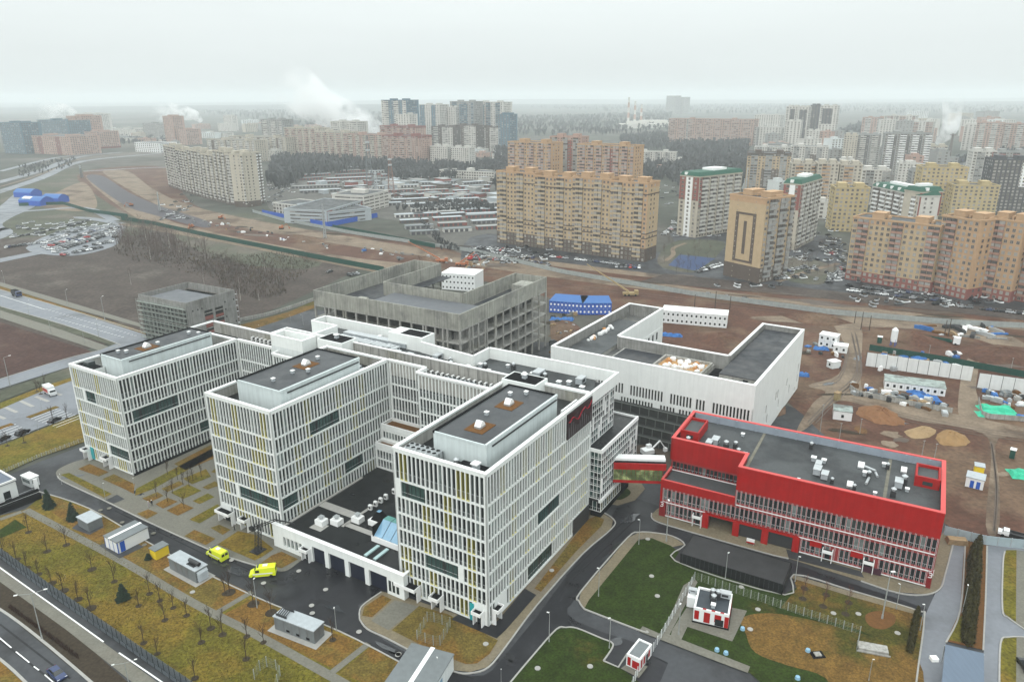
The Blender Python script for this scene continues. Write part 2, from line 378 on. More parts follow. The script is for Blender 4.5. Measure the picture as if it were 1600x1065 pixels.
# parking lines
for i in range(8): strip('parking_line', ((49+i*5.6, 655+i*1.9), (90+i*5.6, 639+i*1.9)), .22, whiter, .24, curved=False)
for i in range(6): strip('parking_line', ((-4+i*4.5, 674+i*2.6), (25+i*4.5, 663+i*2.6)), .22, whiter, .24, curved=False)
for (a, b) in (((-5, 650), (8, 655)), ((8, 637), (27, 645)), ((32, 627), (52, 636)), ((56, 620), (76, 628)), ((80, 612), (96, 618))):
    strip('parking_divider', (a, b), 1.2, kerbm, .26, curved=False)
strip('parking_island', ((44, 653), (90, 636)), 2.2, grassb, .3, z0=.1, curved=False)
strip('parking_island', ((-10, 673), (20, 663)), 2.2, grassb, .3, z0=.1, curved=False)
# zebra-like hatch markings on the boulevard
for r, (p, q) in enumerate((((70, 484), (215, 527)), ((85, 498), (195, 529)))):
    for i in range(26 if r == 0 else 20):
        t = i/(26 if r == 0 else 20); x = p[0]+(q[0]-p[0])*t; y = p[1]+(q[1]-p[1])*t
        strip('road_marking', ((x, y), (x+4.5, y-.6)), .35, whiter, .28, curved=False)
strip('road_marking', ((0, 462), (70, 484)), .3, whiter, .28); strip('kerb', ((-60, 437), (0, 453), (100, 482), (228, 521)), .4, kerbm, .35, z0=0)
strip('kerb', ((-60, 462), (0, 479), (100, 508), (180, 536), (184, 541), (170, 546)), .4, kerbm, .35, z0=0)
strip('kerb', ((-60, 612), (0, 593), (100, 562), (155, 548)), .4, kerbm, .35, z0=0)
# ------------------------------------------------------------------ hospital grounds
sheet('campus_road', ((-60, 768), (0, 748), (60, 722), (135, 694), (300, 600), (560, 520), (960, 540), (1250, 640), (1480, 812), (1640, 848), (1640, 1120), (-60, 1120), (-60, 900)), asph, .05)
sheet('wet_road', ((150, 772, 1), (262, 830), (420, 888), (480, 868), (610, 925), (560, 945), (600, 1000), (735, 1056), (800, 1010), (900, 880), (960, 800), (1000, 780), (1240, 880), (1445, 950), (1440, 970), (1230, 905), (1060, 850), (1010, 835), (910, 925), (900, 970), (1100, 1040), (1120, 1090), (760, 1090), (640, 1045), (400, 930), (262, 866), (160, 806)), asphw, .07, True)
# left foreground
sheet('boulevard', ((-60, 925), (0, 953), (145, 1068), (200, 1120), (-60, 1120)), asph, .08)
sheet('verge', ((-60, 870), (0, 908), (110, 985), (205, 1070), (250, 1120), (190, 1120), (142, 1068), (0, 951), (-60, 922)), soil, .10)
sheet('pavement', ((-60, 845), (0, 884), (162, 1004), (252, 1070), (320, 1120), (265, 1120), (212, 1070), (105, 985), (0, 909), (-60, 872)), paver, .14)
sheet('cycle_path', ((-60, 820), (0, 864), (160, 975), (300, 1070), (370, 1120), (310, 1120), (250, 1068), (160, 1002), (0, 884), (-60, 844)), asph, .12)
strip('road_marking', ((-30, 864), (0, 887), (80, 944), (162, 1003)), .28, whiter, .16); strip('road_marking', ((186, 1020), (252, 1065), (300, 1100)), .28, whiter, .16)
strip('kerb', ((-60, 921), (0, 952), (60, 996), (145, 1068), (190, 1110)), .5, kerbm, .22, z0=0)
strip('kerb', ((-60, 990), (0, 1030), (42, 1068), (80, 1110)), .5, kerbm, .22, z0=0)
sheet('verge', ((-60, 992), (0, 1033), (40, 1070), (75, 1120), (-60, 1120)), grassb, .2)
for a, b in (((-20, 980), (18, 1012)), ((25, 1018), (46, 1035)), ((53, 1041), (61, 1047)), ((70, 1054), (95, 1076))):
    strip('lane_marking', (a, b), .22, whiter, .12, curved=False)
sheet('lawn', ((-60, 800), (0, 806), (40, 796, 1), (72, 770, 1), (160, 803), (262, 864), (395, 931), (529, 986), (632, 1038, 1), (602, 1068, 1), (560, 1120, 1), (380, 1120, 1), (296, 1064), (160, 972), (0, 858), (-60, 815)), grassy, .16)
sheet('lawn_patch', ((60, 785), (72, 772, 1), (160, 806, 1), (262, 866, 1), (394, 928, 1), (340, 955, 1), (300, 938), (150, 850)), grassb, .18)
sheet('lawn_patch', ((350, 960, 1), (400, 934, 1), (520, 988, 1), (570, 1008, 1), (522, 1046, 1), (430, 1000)), grassb, .18)
sheet('lawn_patch', ((530, 1052, 1), (578, 1012, 1), (629, 1037, 1), (590, 1075, 1)), grassb, .18)
PATH = ((40, 797), (110, 834), (200, 882), (305, 944), (400, 992), (480, 1036), (540, 1070), (600, 1105))
strip('footpath', PATH, 1.9, paver, .20)
strip('footpath', ((340, 957), (394, 925)), 1.4, paver, .21, curved=False); strip('footpath', ((519, 1051), (576, 1006)), 1.4, paver, .21, curved=False)
strip('footpath', ((0, 812), (34, 800)), 1.6, paver, .21, curved=False)
sheet('flower_bed', ((0, 828, 1), (24, 812, 1), (42, 824, 1), (0, 842, 1)), grassg, .2)
for p in (((60, 768), (140, 795), (262, 865), (395, 931), (529, 986), (636, 1041)), ((90, 744), (100, 753), (160, 781), (230, 815), (320, 856), (361, 872), (431, 893))):
    strip('kerb', p, .3, kerbm, .26, z0=0)
# plaza between the first and second wing
sheet('plaza', ((88, 742), (92, 733), (115, 722), (150, 712, 1), (300, 650, 1), (420, 640, 1), (460, 850, 1), (478, 870, 1), (455, 888), (431, 892), (361, 871), (275, 837), (160, 780), (100, 752)), paver, .14, True)
GR = [((95, 742), (108, 739), (175, 772), (163, 778)), ((122, 733), (140, 725), (170, 738), (155, 745)), ((160, 749), (178, 741), (211, 757), (209, 772), (196, 765)), ((211, 775), (213, 764), (345, 694), (345, 706), (240, 764)),
      ((272, 725), (330, 695), (345, 712), (290, 735)), ((330, 738), (345, 725), (365, 722), (350, 742)), ((286, 748), (322, 733), (330, 745), (300, 757)), ((222, 779), (246, 769), (256, 775), (234, 785)),
      ((252, 764), (280, 752), (288, 756), (262, 769)), ((267, 770), (294, 757), (315, 767), (286, 780)), ((243, 788), (262, 778), (278, 784), (255, 795)), ((260, 798), (284, 786), (303, 794), (278, 806)),
      ((301, 783), (325, 771), (335, 777), (312, 788)), ((214, 803), (232, 796), (247, 802), (230, 811)), ((316, 762), (336, 752), (345, 758), (325, 765)), ((296, 812), (340, 788), (350, 796), (312, 818)),
      ((329, 825), (343, 820), (361, 828), (348, 836)), ((288, 838), (304, 828), (337, 842), (322, 852)), ((340, 851), (372, 830), (400, 836), (428, 858), (410, 870), (398, 876)), ((408, 880), (425, 868), (440, 862), (466, 874), (440, 888))]
for i, g in enumerate(GR): sheet('lawn_square', [q+(1,) for q in g], grassb if i % 3 else grassy, .19)
for g in (((165, 782), (183, 773), (195, 780), (178, 787)),): sheet('paved_square', g, asph, .18)
# apron round the third wing
sheet('apron', ((562, 966, 1), (565, 947, 1), (596, 924, 1), (640, 935, 1), (760, 975, 1), (920, 795, 1), (936, 799), (958, 812), (955, 825), (909, 865), (837, 946), (789, 1010), (762, 1042), (735, 1050), (708, 1047), (655, 1022), (605, 996), (574, 981)), pavero, .15)
for g in (((566, 962, 1), (569, 949, 1), (597, 930, 1), (612, 937, 1), (581, 965, 1)), ((612, 985, 1), (655, 947, 1), (700, 960), (778, 1001, 1), (765, 1022), (745, 1037), (728, 1038), (690, 1024)),
          ((835, 920, 1), (918, 812, 1), (932, 806), (944, 812), (940, 822), (900, 862), (845, 925, 1))):
    sheet('lawn_patch', g, grassb, .2)
sheet('paving', ((580, 970, 1), (617, 938, 1), (655, 948, 1), (607, 985, 1)), paver, .19)
sheet('dark_strip', ((705, 968, 1), (720, 958, 1), (790, 985, 1), (776, 998, 1)), asphw, .22); sheet('dark_strip', ((765, 985, 1), (820, 920, 1), (838, 930, 1), (790, 985, 1)), asphw, .21)
strip('kerb', ((562, 968), (565, 948), (596, 925)), .3, kerbm, .27, z0=0)
strip('kerb', ((562, 968), (574, 983), (605, 998), (655, 1024), (708, 1049), (735, 1052), (763, 1043), (790, 1011), (838, 947), (910, 866), (956, 826), (959, 812), (937, 798), (922, 795)), .3, kerbm, .27, z0=0)
# small island by the glass annex
sheet('island', ((930, 772, 1), (945, 762), (985, 748), (1000, 752), (1008, 764), (992, 782), (965, 790), (940, 785)), pavero, .16); sheet('lawn_patch', ((945, 770), (960, 762), (980, 764), (985, 772), (970, 781), (952, 779)), grassg, .2, True)
# first green lawn
sheet('paving', ((905, 938), (908, 924), (950, 878), (980, 841), (999, 832), (1023, 833), (1050, 838), (1070, 851), (1050, 855), (1018, 841), (998, 843), (920, 940), (913, 951)), pavero, .17)
sheet('green_lawn', ((913, 951, 1), (920, 938, 1), (996, 845), (1018, 841), (1048, 853), (1062, 864, 1), (1055, 877, 1), (1226, 929, 1), (1250, 915, 1), (1240, 903, 1), (1330, 925), (1432, 958), (1444, 965, 1), (1432, 1062, 1), (1428, 1120, 1), (1250, 1120, 1), (1172, 1052, 1), (1010, 985, 1), (1002, 985, 1)), grassg, .19)
sheet('lawn_patch', ((1240, 905, 1), (1432, 960, 1), (1444, 967, 1), (1436, 1030, 1), (1343, 985, 1), (1220, 950, 1), (1245, 920, 1)), grassm, .22)
sheet('lawn_patch', ((1160, 965), (1220, 960), (1345, 990), (1434, 1030), (1430, 1120), (1330, 1120), (1290, 1060), (1230, 1040), (1180, 1020), (1165, 990)), grassm, .21, True)
sheet('bare_soil', ((1352, 962), (1372, 955), (1395, 960), (1398, 974), (1380, 984), (1358, 978)), brownb, .24, True)
sheet('paving', ((1237, 904), (1240, 899), (1330, 925), (1425, 950), (1430, 954), (1428, 960), (1330, 933)), pavero, .25)
strip('kerb', ((913, 952), (1004, 987), (1010, 986)), .3, kerbm, .29, z0=0); strip('kerb', ((1428, 1120), (1432, 1062), (1444, 965), (1432, 954), (1330, 923), (1240, 898), (1226, 930), (1055, 877), (1070, 852), (1050, 838), (1023, 833), (999, 832), (980, 841), (908, 924), (905, 940), (913, 952)), .3, kerbm, .29, z0=0)
sheet('paving', ((998, 987, 1), (1004, 979, 1), (1034, 992, 1), (1068, 915, 1), (1085, 905, 1), (1090, 910, 1), (1046, 992, 1), (1060, 998, 1), (1172, 1042, 1), (1168, 1052, 1), (1120, 1034, 1)), paver, .24)
sheet('paving', ((1050, 985, 1), (1076, 945, 1), (1086, 938, 1), (1167, 955, 1), (1144, 1003, 1), (1074, 980, 1), (1064, 1001, 1), (1048, 994, 1)), paver, .26)
sheet('gate_road', ((1030, 1002, 1), (1120, 1036, 1), (1172, 1056, 1), (1250, 1120, 1), (1000, 1120, 1), (1033, 1062, 1), (1044, 1036, 1), (1018, 1024, 1)), asph, .17)
sheet('dark_pad', ((1052, 877, 1), (1068, 852, 1), (1235, 895, 1), (1226, 930, 1)), asphw, .23)
# second green lawn
sheet('green_lawn', ((780, 1090, 1), (799, 1065), (830, 1028), (869, 984), (884, 981), (901, 982), (940, 998), (955, 1004), (957, 1012), (943, 1033, 1), (966, 1043, 1), (975, 1048, 1), (1010, 1075, 1), (1000, 1120, 1)), grassg, .19)
strip('kerb', ((780, 1090), (799, 1065), (830, 1028), (869, 984), (884, 981), (901, 982), (940, 998), (955, 1004), (957, 1012), (943, 1033)), .3, kerbm, .3, z0=0); strip('kerb', ((943, 1033), (966, 1043), (980, 1022)), .3, kerbm, .3, z0=0, curved=False)
# apron of the red building
sheet('apron', ((1040, 790, 1), (1027, 795, 1), (1018, 804), (1022, 812), (1060, 825), (1190, 862), (1230, 872), (1400, 925), (1450, 929), (1468, 920), (1476, 895), (1490, 840), (1475, 830, 1), (1440, 880, 1)), pavero, .15)
sheet('wet_ramp', ((1228, 858, 1), (1345, 893, 1), (1350, 903, 1), (1232, 872, 1)), asph, .17)
strip('kerb', ((1018, 802), (1022, 813), (1060, 826), (1190, 863), (1232, 873)), .3, kerbm, .27, z0=0); strip('kerb', ((1345, 908), (1400, 926), (1440, 930), (1468, 921), (1478, 893), (1492, 840)), .3, kerbm, .27, z0=0)
# right side roads and strips
sheet('side_road', ((1492, 830, 1), (1508, 845, 1), (1507, 870), (1500, 955), (1478, 1004, 1), (1470, 1120, 1), (1428, 1120, 1), (1434, 1040), (1446, 960), (1478, 890)), asphg, .10)
sheet('planting_strip', ((1508, 846, 1), (1542, 853, 1), (1536, 1016, 1), (1478, 1002, 1), (1500, 955), (1505, 870)), brownb, .2)
sheet('lawn_patch', ((1498, 965), (1508, 960), (1506, 1005), (1482, 1000)), grassy, .22)
sheet('side_road', ((1543, 852, 1), (1640, 860, 1), (1640, 1120, 1), (1535, 1120, 1), (1537, 1010)), asphg, .10)
sheet('lawn_patch', ((1567, 870, 1), (1572, 860), (1588, 860, 1), (1587, 972, 1), (1570, 960), (1565, 950)), grassy, .22); sheet('pavement', ((1588, 860, 1), (1604, 862, 1), (1604, 985, 1), (1587, 974, 1)), paver, .2)
sheet('lawn_patch', ((1562, 1010), (1568, 998), (1588, 996, 1), (1587, 1090, 1), (1560, 1090, 1)), grassy, .22); sheet('pavement', ((1588, 996, 1), (1640, 1003, 1), (1640, 1100, 1), (1587, 1090, 1)), paver, .2)
for p in (((1508, 846), (1507, 870), (1500, 955), (1478, 1004)), ((1542, 853), (1540, 930), (1536, 1016)), ((1570, 862), (1567, 880), (1566, 952), (1576, 966), (1604, 986)), ((1604, 996), (1576, 996), (1563, 1006), (1561, 1090))):
    strip('kerb', p, .3, kerbm, .28, z0=0)
# ground between the far blocks
sheet('housing_ground', ((720, 410), (760, 365), (1040, 395), (1060, 360), (1300, 370), (1330, 420), (1640, 470), (1640, 495), (1300, 455), (1000, 425), (760, 398)), asph, .14, True)
sheet('grass_patch', ((1030, 398), (1060, 376), (1130, 378), (1120, 400), (1090, 425), (1035, 418)), fieldg, .18, True)
sheet('sports_court', ((1044, 415, 1), (1062, 398, 1), (1118, 404, 1), (1088, 424, 1)), mat('blue_court', (.02, .045, .12), .6, .1), .24)
strip('path', ((1040, 408), (1052, 398), (1052, 388), (1072, 380)), 3, mudt, .22); sheet('grass_patch', ((1215, 410), (1250, 402), (1310, 420), (1280, 445), (1210, 432)), fieldg, .18, True)
strip('path', ((1215, 440), (1260, 425), (1310, 412)), 4, mudt, .22); sheet('brown_slope', ((1300, 455), (1640, 490), (1640, 505), (1300, 468), (1000, 440), (1040, 428)), mudp, .2)
sheet('parking_lot', ((40, 388), (105, 358), (190, 352), (188, 372), (175, 386), (110, 400)), asphg, .16, True)
strip('yard_road', ((60, 395), (10, 405), (-60, 420)), 12, asphg, .15); strip('yard_road', ((-40, 370), (40, 350), (120, 340), (200, 352)), 9, asphg, .15)
strip('yard_road', ((190, 350), (300, 368), (480, 402), (600, 425)), 8, mudt, .17); strip('yard_road', ((-40, 332), (40, 330), (130, 325), (180, 345)), 9, asphg, .16)
sheet('hard_standing', ((-40, 340), (0, 322), (30, 300), (60, 318), (10, 345), (20, 365), (-40, 380)), asphg, .15, True)
sheet('planted_rows', ((10, 345), (80, 330), (115, 340), (110, 350), (20, 358)), fieldg, .19, True)
sheet('hospital_yard', ((370, 520), (480, 485), (560, 500), (560, 560), (380, 560)), asph, .15, True); sheet('lawn', ((360, 512), (450, 488), (492, 470), (495, 480), (440, 500), (380, 520)), grassm, .17)
strip('yard_wall', ((375, 502), (430, 490), (495, 468)), .4, concrete_l, 1.6, z0=0)
# puddles and patches on the wet roads
pud = mat('puddle', (.03, .032, .036), .06, .1, .3, spec=.6); patch = mat('asphalt_patch', (.026, .026, .028), .7, .2, .4, fine=.2)
rp = random.Random(31)
def blob(name, px, py, w, d, ang, m, z):
    P = G(px, py); n = 12; pts = []
    for i in range(n):
        a = 2*PI*i/n; r = rp.uniform(.6, 1.1); x, y = w*r*math.cos(a), d*r*math.sin(a); pts.append((P[0]+x*math.cos(ang)-y*math.sin(ang), P[1]+x*math.sin(ang)+y*math.cos(ang)))
    q = MB(); q.quad([(p[0], p[1], z) for p in smooth(pts)]); q.build(name, m, kind='structure')
for (px, py, w, d, a) in ((965, 858, 5, 1.5, .9), (948, 872, 3, .8, .9), (985, 810, 4, 1.2, .8), (935, 892, 2.2, .7, 1), (370, 893, 4, 1.2, -.5), (345, 880, 2.5, .9, -.5), (960, 1003, 2, 1.2, .4), (600, 1010, 3, .6, -.5), (520, 950, 3, 1, -.4), (215, 770, 3, .8, -.5), (110, 745, 4, 1, .3), (80, 640, 5, 1, .4), (1340, 560, 4, 1.5, 1), (1400, 660, 4, 1, -.2), (1295, 600, 4, 1.4, .5)):
    blob('puddle', px, py, w, d, a, pud, .165)
for i in range(26):
    t = rp.random(); px, py = (150+rp.uniform(0, 330), 0), 0
    x = rp.uniform(170, 900); y = 790+(x-170)*.46 if x < 560 else 985+(x-560)*.2
    if 560 < x < 760: y = 1010+(x-560)*.22
    blob('asphalt_patch', x, y+rp.uniform(-6, 6), rp.uniform(.5, 2.2), rp.uniform(.4, 1.2), -.5, patch, .085)
for (a, c) in (((885, 900), (990, 800)), ((895, 905), (1000, 805)), ((180, 798), (400, 905)), ((186, 794), (410, 900)), ((640, 1030), (740, 1060)), ((1465, 870), (1450, 1050)), ((1478, 875), (1462, 1050)), ((0, 975), (110, 1060)), ((0, 1000), (80, 1062))):
    strip('tyre_track', (a, c), .35, patch, .09, curved=False)
rut = mat('wet_rut', (.075, .052, .038), .5, .3, .3)
for (P_) in (((1330, 520), (1338, 580), (1300, 620), (1262, 660)), ((1336, 520), (1344, 582), (1310, 618), (1272, 658)), ((1330, 622), (1420, 648), (1520, 668), (1600, 678)), ((1330, 630), (1420, 655), (1515, 674), (1600, 686)), ((1548, 690), (1556, 760), (1552, 830)), ((760, 412), (900, 432), (1100, 455), (1300, 478), (1500, 505)), ((750, 425), (900, 446), (1100, 470), (1250, 488)), ((640, 392), (500, 372), (380, 345)), ((1200, 498), (1400, 512), (1560, 545)), ((1210, 506), (1400, 522), (1540, 555)), ((1270, 600), (1310, 590), (1325, 540))):
    strip('wheel_rut', P_, .4, rut, .19); strip('wheel_rut', [(x+2, y+4) for x, y in P_], .4, rut, .19)
for i in range(46):
    x = rp.uniform(860, 1640); y = rp.uniform(500, 780)
    if x < 1250 and y > 560: continue
    blob('mud_patch', x, y, rp.uniform(2, 9), rp.uniform(1, 3), rp.uniform(-.6, .4), rp.choice((rut, mudt, mat('ochre_mud', (.13, .07, .03), .85, .3, .3, fine=.3), soil)), .155+i*.0006)
for i in range(30):
    t = rp.random(); x = 300+t*1200; y = 345+t*150+rp.uniform(-14, 16)
    blob('mud_patch', x, y, rp.uniform(6, 20), rp.uniform(1.5, 4), -.35, rp.choice((rut, soil, rut, mudt)), .185+i*.0006)
# ------------------------------------------------------------------ hospital (local frame: x along the wings, y to the left, origin at the near corner of the third wing)
TH = 1.0268; HO = (-4.88, 120.69)
def Wd(s, t, z=0): c, n = math.cos(TH), math.sin(TH); return (HO[0]+s*c-t*n, HO[1]+s*n+t*c, z)
PANE = {}
def pane_mesh(w, h, m, vertx):
    """window: pane, thin frame and a lower vent sash; vertx: runs along local x (else along y)"""
    k = (round(w, 2), round(h, 2), m.name, vertx)
    if k in PANE: return PANE[k]
    b = MB()
    b.box(-w/2, -.03, 0, w/2, .03, h, 0)
    b.box(-w/2, -.07, h*.26, w/2, .07, h*.26+.09, 1); b.box(-.03, -.06, 0, .03, .06, h*.26, 1)
    if not vertx: b.v = [(-y, x, z) for x, y, z in b.v]
    PANE[k] = b.mesh('window_pane', [m, metal]); return PANE[k]
PLIST = {}
def add_pane(root, x, y, z, w, h, m, vertx):
    PLIST.setdefault(root.name, (root, []))[1].append((x, y, z, w, h, m, vertx))
def flush_panes(limit=300):
    for root, L in PLIST.values():
        c, n = math.cos(root.rotation_euler[2]), math.sin(root.rotation_euler[2]); ox, oy = root.location[0], root.location[1]
        def key(p):
            X, Y = ox+p[0]*c-p[1]*n, oy+p[0]*n+p[1]*c
            d = math.sqrt(X*X+Y*Y+(100-p[2])**2)
            nx, ny = ((0, -1) if p[6] else (-1, 0)); NX, NY = nx*c-ny*n, nx*n+ny*c
            face = abs(NX*X+NY*Y)/math.hypot(X, Y)
            return -(p[4]*p[3]*face/d/d)
        L.sort(key=key)
        for p in L[:limit]: inst('window_pane', pane_mesh(p[3], p[4], p[5], p[6]), root, p[:3])
        rest = L[limit:]
        if rest:
            b = MB(); ms = []
            for x, y, z, w, h, m, vx in rest:
                if m not in ms: ms.append(m)
                k = ms.index(m)
                if vx: b.box(x-w/2, y-.03, z, x+w/2, y+.03, z+h, k)
                else: b.box(x-.03, y-w/2, z, x+.03, y+w/2, z+h, k)
            b.build('window_pane', ms, root, kind='stuff')
    PLIST.clear()
def facade(root, a, b, rows, nb, out, dark=(), yel=(), blank=(), glassw=(.68, .22, .10), seed=1, finm=None, finw=.27, dep=.34, spand=.42, corner=.5, ypane=True, bandm=None, topm=None):
    """grid of projecting fins from a to b (axis aligned, local); rows = z values top to bottom; out = outward sign"""
    rnd = random.Random(seed); finm = finm or white
    vx = abs(b[0]-a[0]) > abs(b[1]-a[1]); Lg = abs((b[0]-a[0]) if vx else (b[1]-a[1])); p0 = a[0] if vx else a[1]; q = a[1] if vx else a[0]; sg = 1 if (b[0] if vx else b[1]) > p0 else -1
    pw = (Lg-2*corner)/nb
    fr = MB(); yl = MB(); dk = MB()
    def bx(B, u0, u1, v0, v1, z0, z1, m=0):   # u along facade, v outward distance
        U0, U1 = p0+sg*u0, p0+sg*u1; V0, V1 = q+out*v0, q+out*v1
        if vx: B.box(U0, V0, z0, U1, V1, z1, m)
        else: B.box(V0, U0, z0, V1, U1, z1, m)
    zt, zb = rows[0], rows[-1]
    bx(fr, 0, corner-finw/2, -.3, 0, zb, zt); bx(fr, Lg-corner+finw/2, Lg, -.3, 0, zb, zt)
    for k in range(len(rows)):      # horizontal bands
        z = rows[k]; h = spand if 0 < k < len(rows)-1 else .5
        z1 = z if k == 0 else z+h/2 if k < len(rows)-1 else z+h
        bx(fr, corner-finw/2, Lg-corner+finw/2, -.3, -.012, z1-h, z1)
    def isin(L, i, r): return any(x[0] <= i <= x[1] and x[2] <= r <= x[3] for x in L)
    for r in range(len(rows)-1):
        zt_, zb_ = rows[r], rows[r+1]
        hi = zt_-(.5 if r == 0 else spand/2); lo = zb_+(.5 if r == len(rows)-2 else spand/2)
        for i in range(nb+1):       # fins
            if i < nb and isin(dark, i, r) and isin(dark, i-1, r): continue
            u = corner+i*pw
            bx(fr, u-finw/2, u+finw/2, -.3, 0, lo, hi)
            if ypane and (isin(yel, i, r) or isin(yel, i-1, r)) and 0 < i < nb:
                if isin(yel, i, r): bx(yl, u+finw/2, u+finw/2+.025, -.29, -.01, lo, hi)
        for i in range(nb):
            u = corner+(i+.5)*pw; X = p0+sg*u; V = q-out*dep
            if isin(blank, i, r): bx(fr, corner+i*pw, corner+(i+1)*pw, -.3, -.02, lo, hi); continue
            if isin(yel, i, r): bx(yl, u-pw/2+finw/2, u+pw/2-finw/2, -.3, -.005, lo-.05, lo+.03)
            if isin(dark, i, r):
                m = bandm or (gl_g if (i*7+r) % 5 else gl_m); bx(dk, u-.03, u+.03, -dep-.1, -dep+.12, lo, hi)
            else:
                t = rnd.random(); m = gl_d if t < glassw[0] else gl_m if t < glassw[0]+glassw[1] else gl_c
                if ypane and isin(yel, i, r): m = gl_y
            w = pw-(0 if isin(dark, i, r) else finw)
            add_pane(root, (X if vx else V), (V if vx else X), lo, w, hi-lo, m, vx)
    fr.build('facade_frame', finm, root)
    if yl.v: yl.build('yellow_reveal', yellow, root, kind='stuff')
    if dk.v: dk.build('dark_mullion', darkm, root, kind='stuff')
def parapet(root, pts, z0, z1, w=.5, m=None, mc=None, inner=None, name='parapet'):
    """wall ring along a closed loop of local points (outer line), with a coping"""
    b = MB(); k = len(pts)
    if area(pts) < 0: pts = pts[::-1]
    for i in range(k):
        a, c = pts[i], pts[(i+1) % k]
        dx, dy = c[0]-a[0], c[1]-a[1]; L = math.hypot(dx, dy); ux, uy = dx/L, dy/L
        b.obox((a[0], a[1]), (c[0]-ux*w, c[1]-uy*w), w, z0, z1-.14, 0, off=w/2)
        b.obox((a[0]-ux*.04+ux*.0, a[1]-uy*.04), (c[0]-ux*w, c[1]-uy*w), w+.08, z1-.14, z1, 1, off=w/2)
    b.build(name, [m or concrete_l, mc or whiter], root)
def box_part(root, name, x0, y0, z0, x1, y1, z1, m, **k):
    b = MB(); b.box(x0, y0, z0, x1, y1, z1); return b.build(name, m, root, **k)
def vent(root, x, y, z, kind=0, s=1.0):
    b = MB()
    if kind == 0:      # small capped vent
        b.box(x-.45*s, y-.45*s, z, x+.45*s, y+.45*s, z+.7*s, 0); b.box(x-.6*s, y-.6*s, z+.9*s, x+.6*s, y+.6*s, z+1.1*s, 1)
        for dx in (-.4, .4): b.box(x+dx*s-.05, y-.05, z+.7*s, x+dx*s+.05, y+.05, z+.9*s, 0)
        b.build('roof_vent', [lgreym, whiter], root)
    elif kind == 1:    # half-round hood
        n = 6; r = 1.1*s; P = [(x-r+2*r*i/n, z+.4+r*1.1*math.sin(PI*i/n)) for i in range(n+1)]
        b.box(x-r, y-.8*s, z, x+r, y+.8*s, z+.4, 0)
        for i in range(n):
            (xa, za), (xb, zb) = P[i], P[i+1]; b.quad([(xa, y-.8*s, za), (xb, y-.8*s, zb), (xb, y+.8*s, zb), (xa, y+.8*s, za)], 1)
        b.quad([(p[0], y-.8*s, p[1]) for p in P][::-1], 1); b.quad([(p[0], y+.8*s, p[1]) for p in P], 1)
        b.build('smoke_hood', [metal, whiter], root)
    elif kind == 2:    # air handling unit
        b.box(x-1.6*s, y-.9*s, z+.3, x+1.6*s, y+.9*s, z+1.9*s, 0); b.box(x-1.7*s, y-1*s, z+1.9*s, x+1.7*s, y+1*s, z+2.05*s, 1)
        for dx in (-1.4, 1.4): b.box(x+dx*s-.1, y-.8*s, z, x+dx*s+.1, y+.8*s, z+.3, 2)
        b.box(x-.9*s, y-.94*s, z+.6, x+.9*s, y-.9*s, z+1.6*s, 2); b.build('air_handling_unit', [lgreym, metal, darkm], root)
    elif kind == 3:    # chimney-like duct with dark box
        b.box(x-.6*s, y-.6*s, z, x+.6*s, y+.6*s, z+1.5*s, 0); b.tube((x, y, z+1.5*s), (x, y, z+2.1*s), .35*s, m=1, k=8); b.tube((x, y, z+2.1*s), (x, y, z+2.5*s), .65*s, .1, m=1, k=8)
        b.build('fan_duct', [darkm, metal], root)
    elif kind == 4:    # wall of condenser units
        b.box(x-.5*s, y-.2*s, z+.4, x+.5*s, y+.2*s, z+1.3*s, 0); b.tube((x+.1, y-.2*s-.02, z+.85*s), (x+.1, y-.2*s-.06, z+.85*s), .3*s, m=1, k=8); b.box(x-.5, y-.05, z, x-.4, y+.05, z+.4, 1); b.box(x+.4, y-.05, z, x+.5, y+.05, z+.4, 1)
        b.build('condenser', [whiter, darkm], root)
def chiller(root, x, y, z, nx, ny, p=1.5):
    b = MB(); b.box(x, y, z+.4, x+nx*p, y+ny*p, z+2.2, 0)
    for i in range(nx+1): b.box(x+i*p-.06, y-.04, z, x+i*p+.06, y, z+2.2, 1)
    for i in range(nx):
        for j in range(ny):
            b.tube((x+(i+.5)*p, y+(j+.5)*p, z+2.2), (x+(i+.5)*p, y+(j+.5)*p, z+2.42), p*.42, m=0, k=10); b.tube((x+(i+.5)*p, y+(j+.5)*p, z+2.42), (x+(i+.5)*p, y+(j+.5)*p, z+2.44), p*.34, m=1, k=10)
    b.build('chiller', [metal, blackm], root)
ROWS = [33.7, 27.1, 23.3, 19.4, 15.7, 12.0, 8.4, 4.8, .35]
ROWA = [28.9, 22.7, 19.0, 15.1, 11.4, 7.7, 4.2, .35]
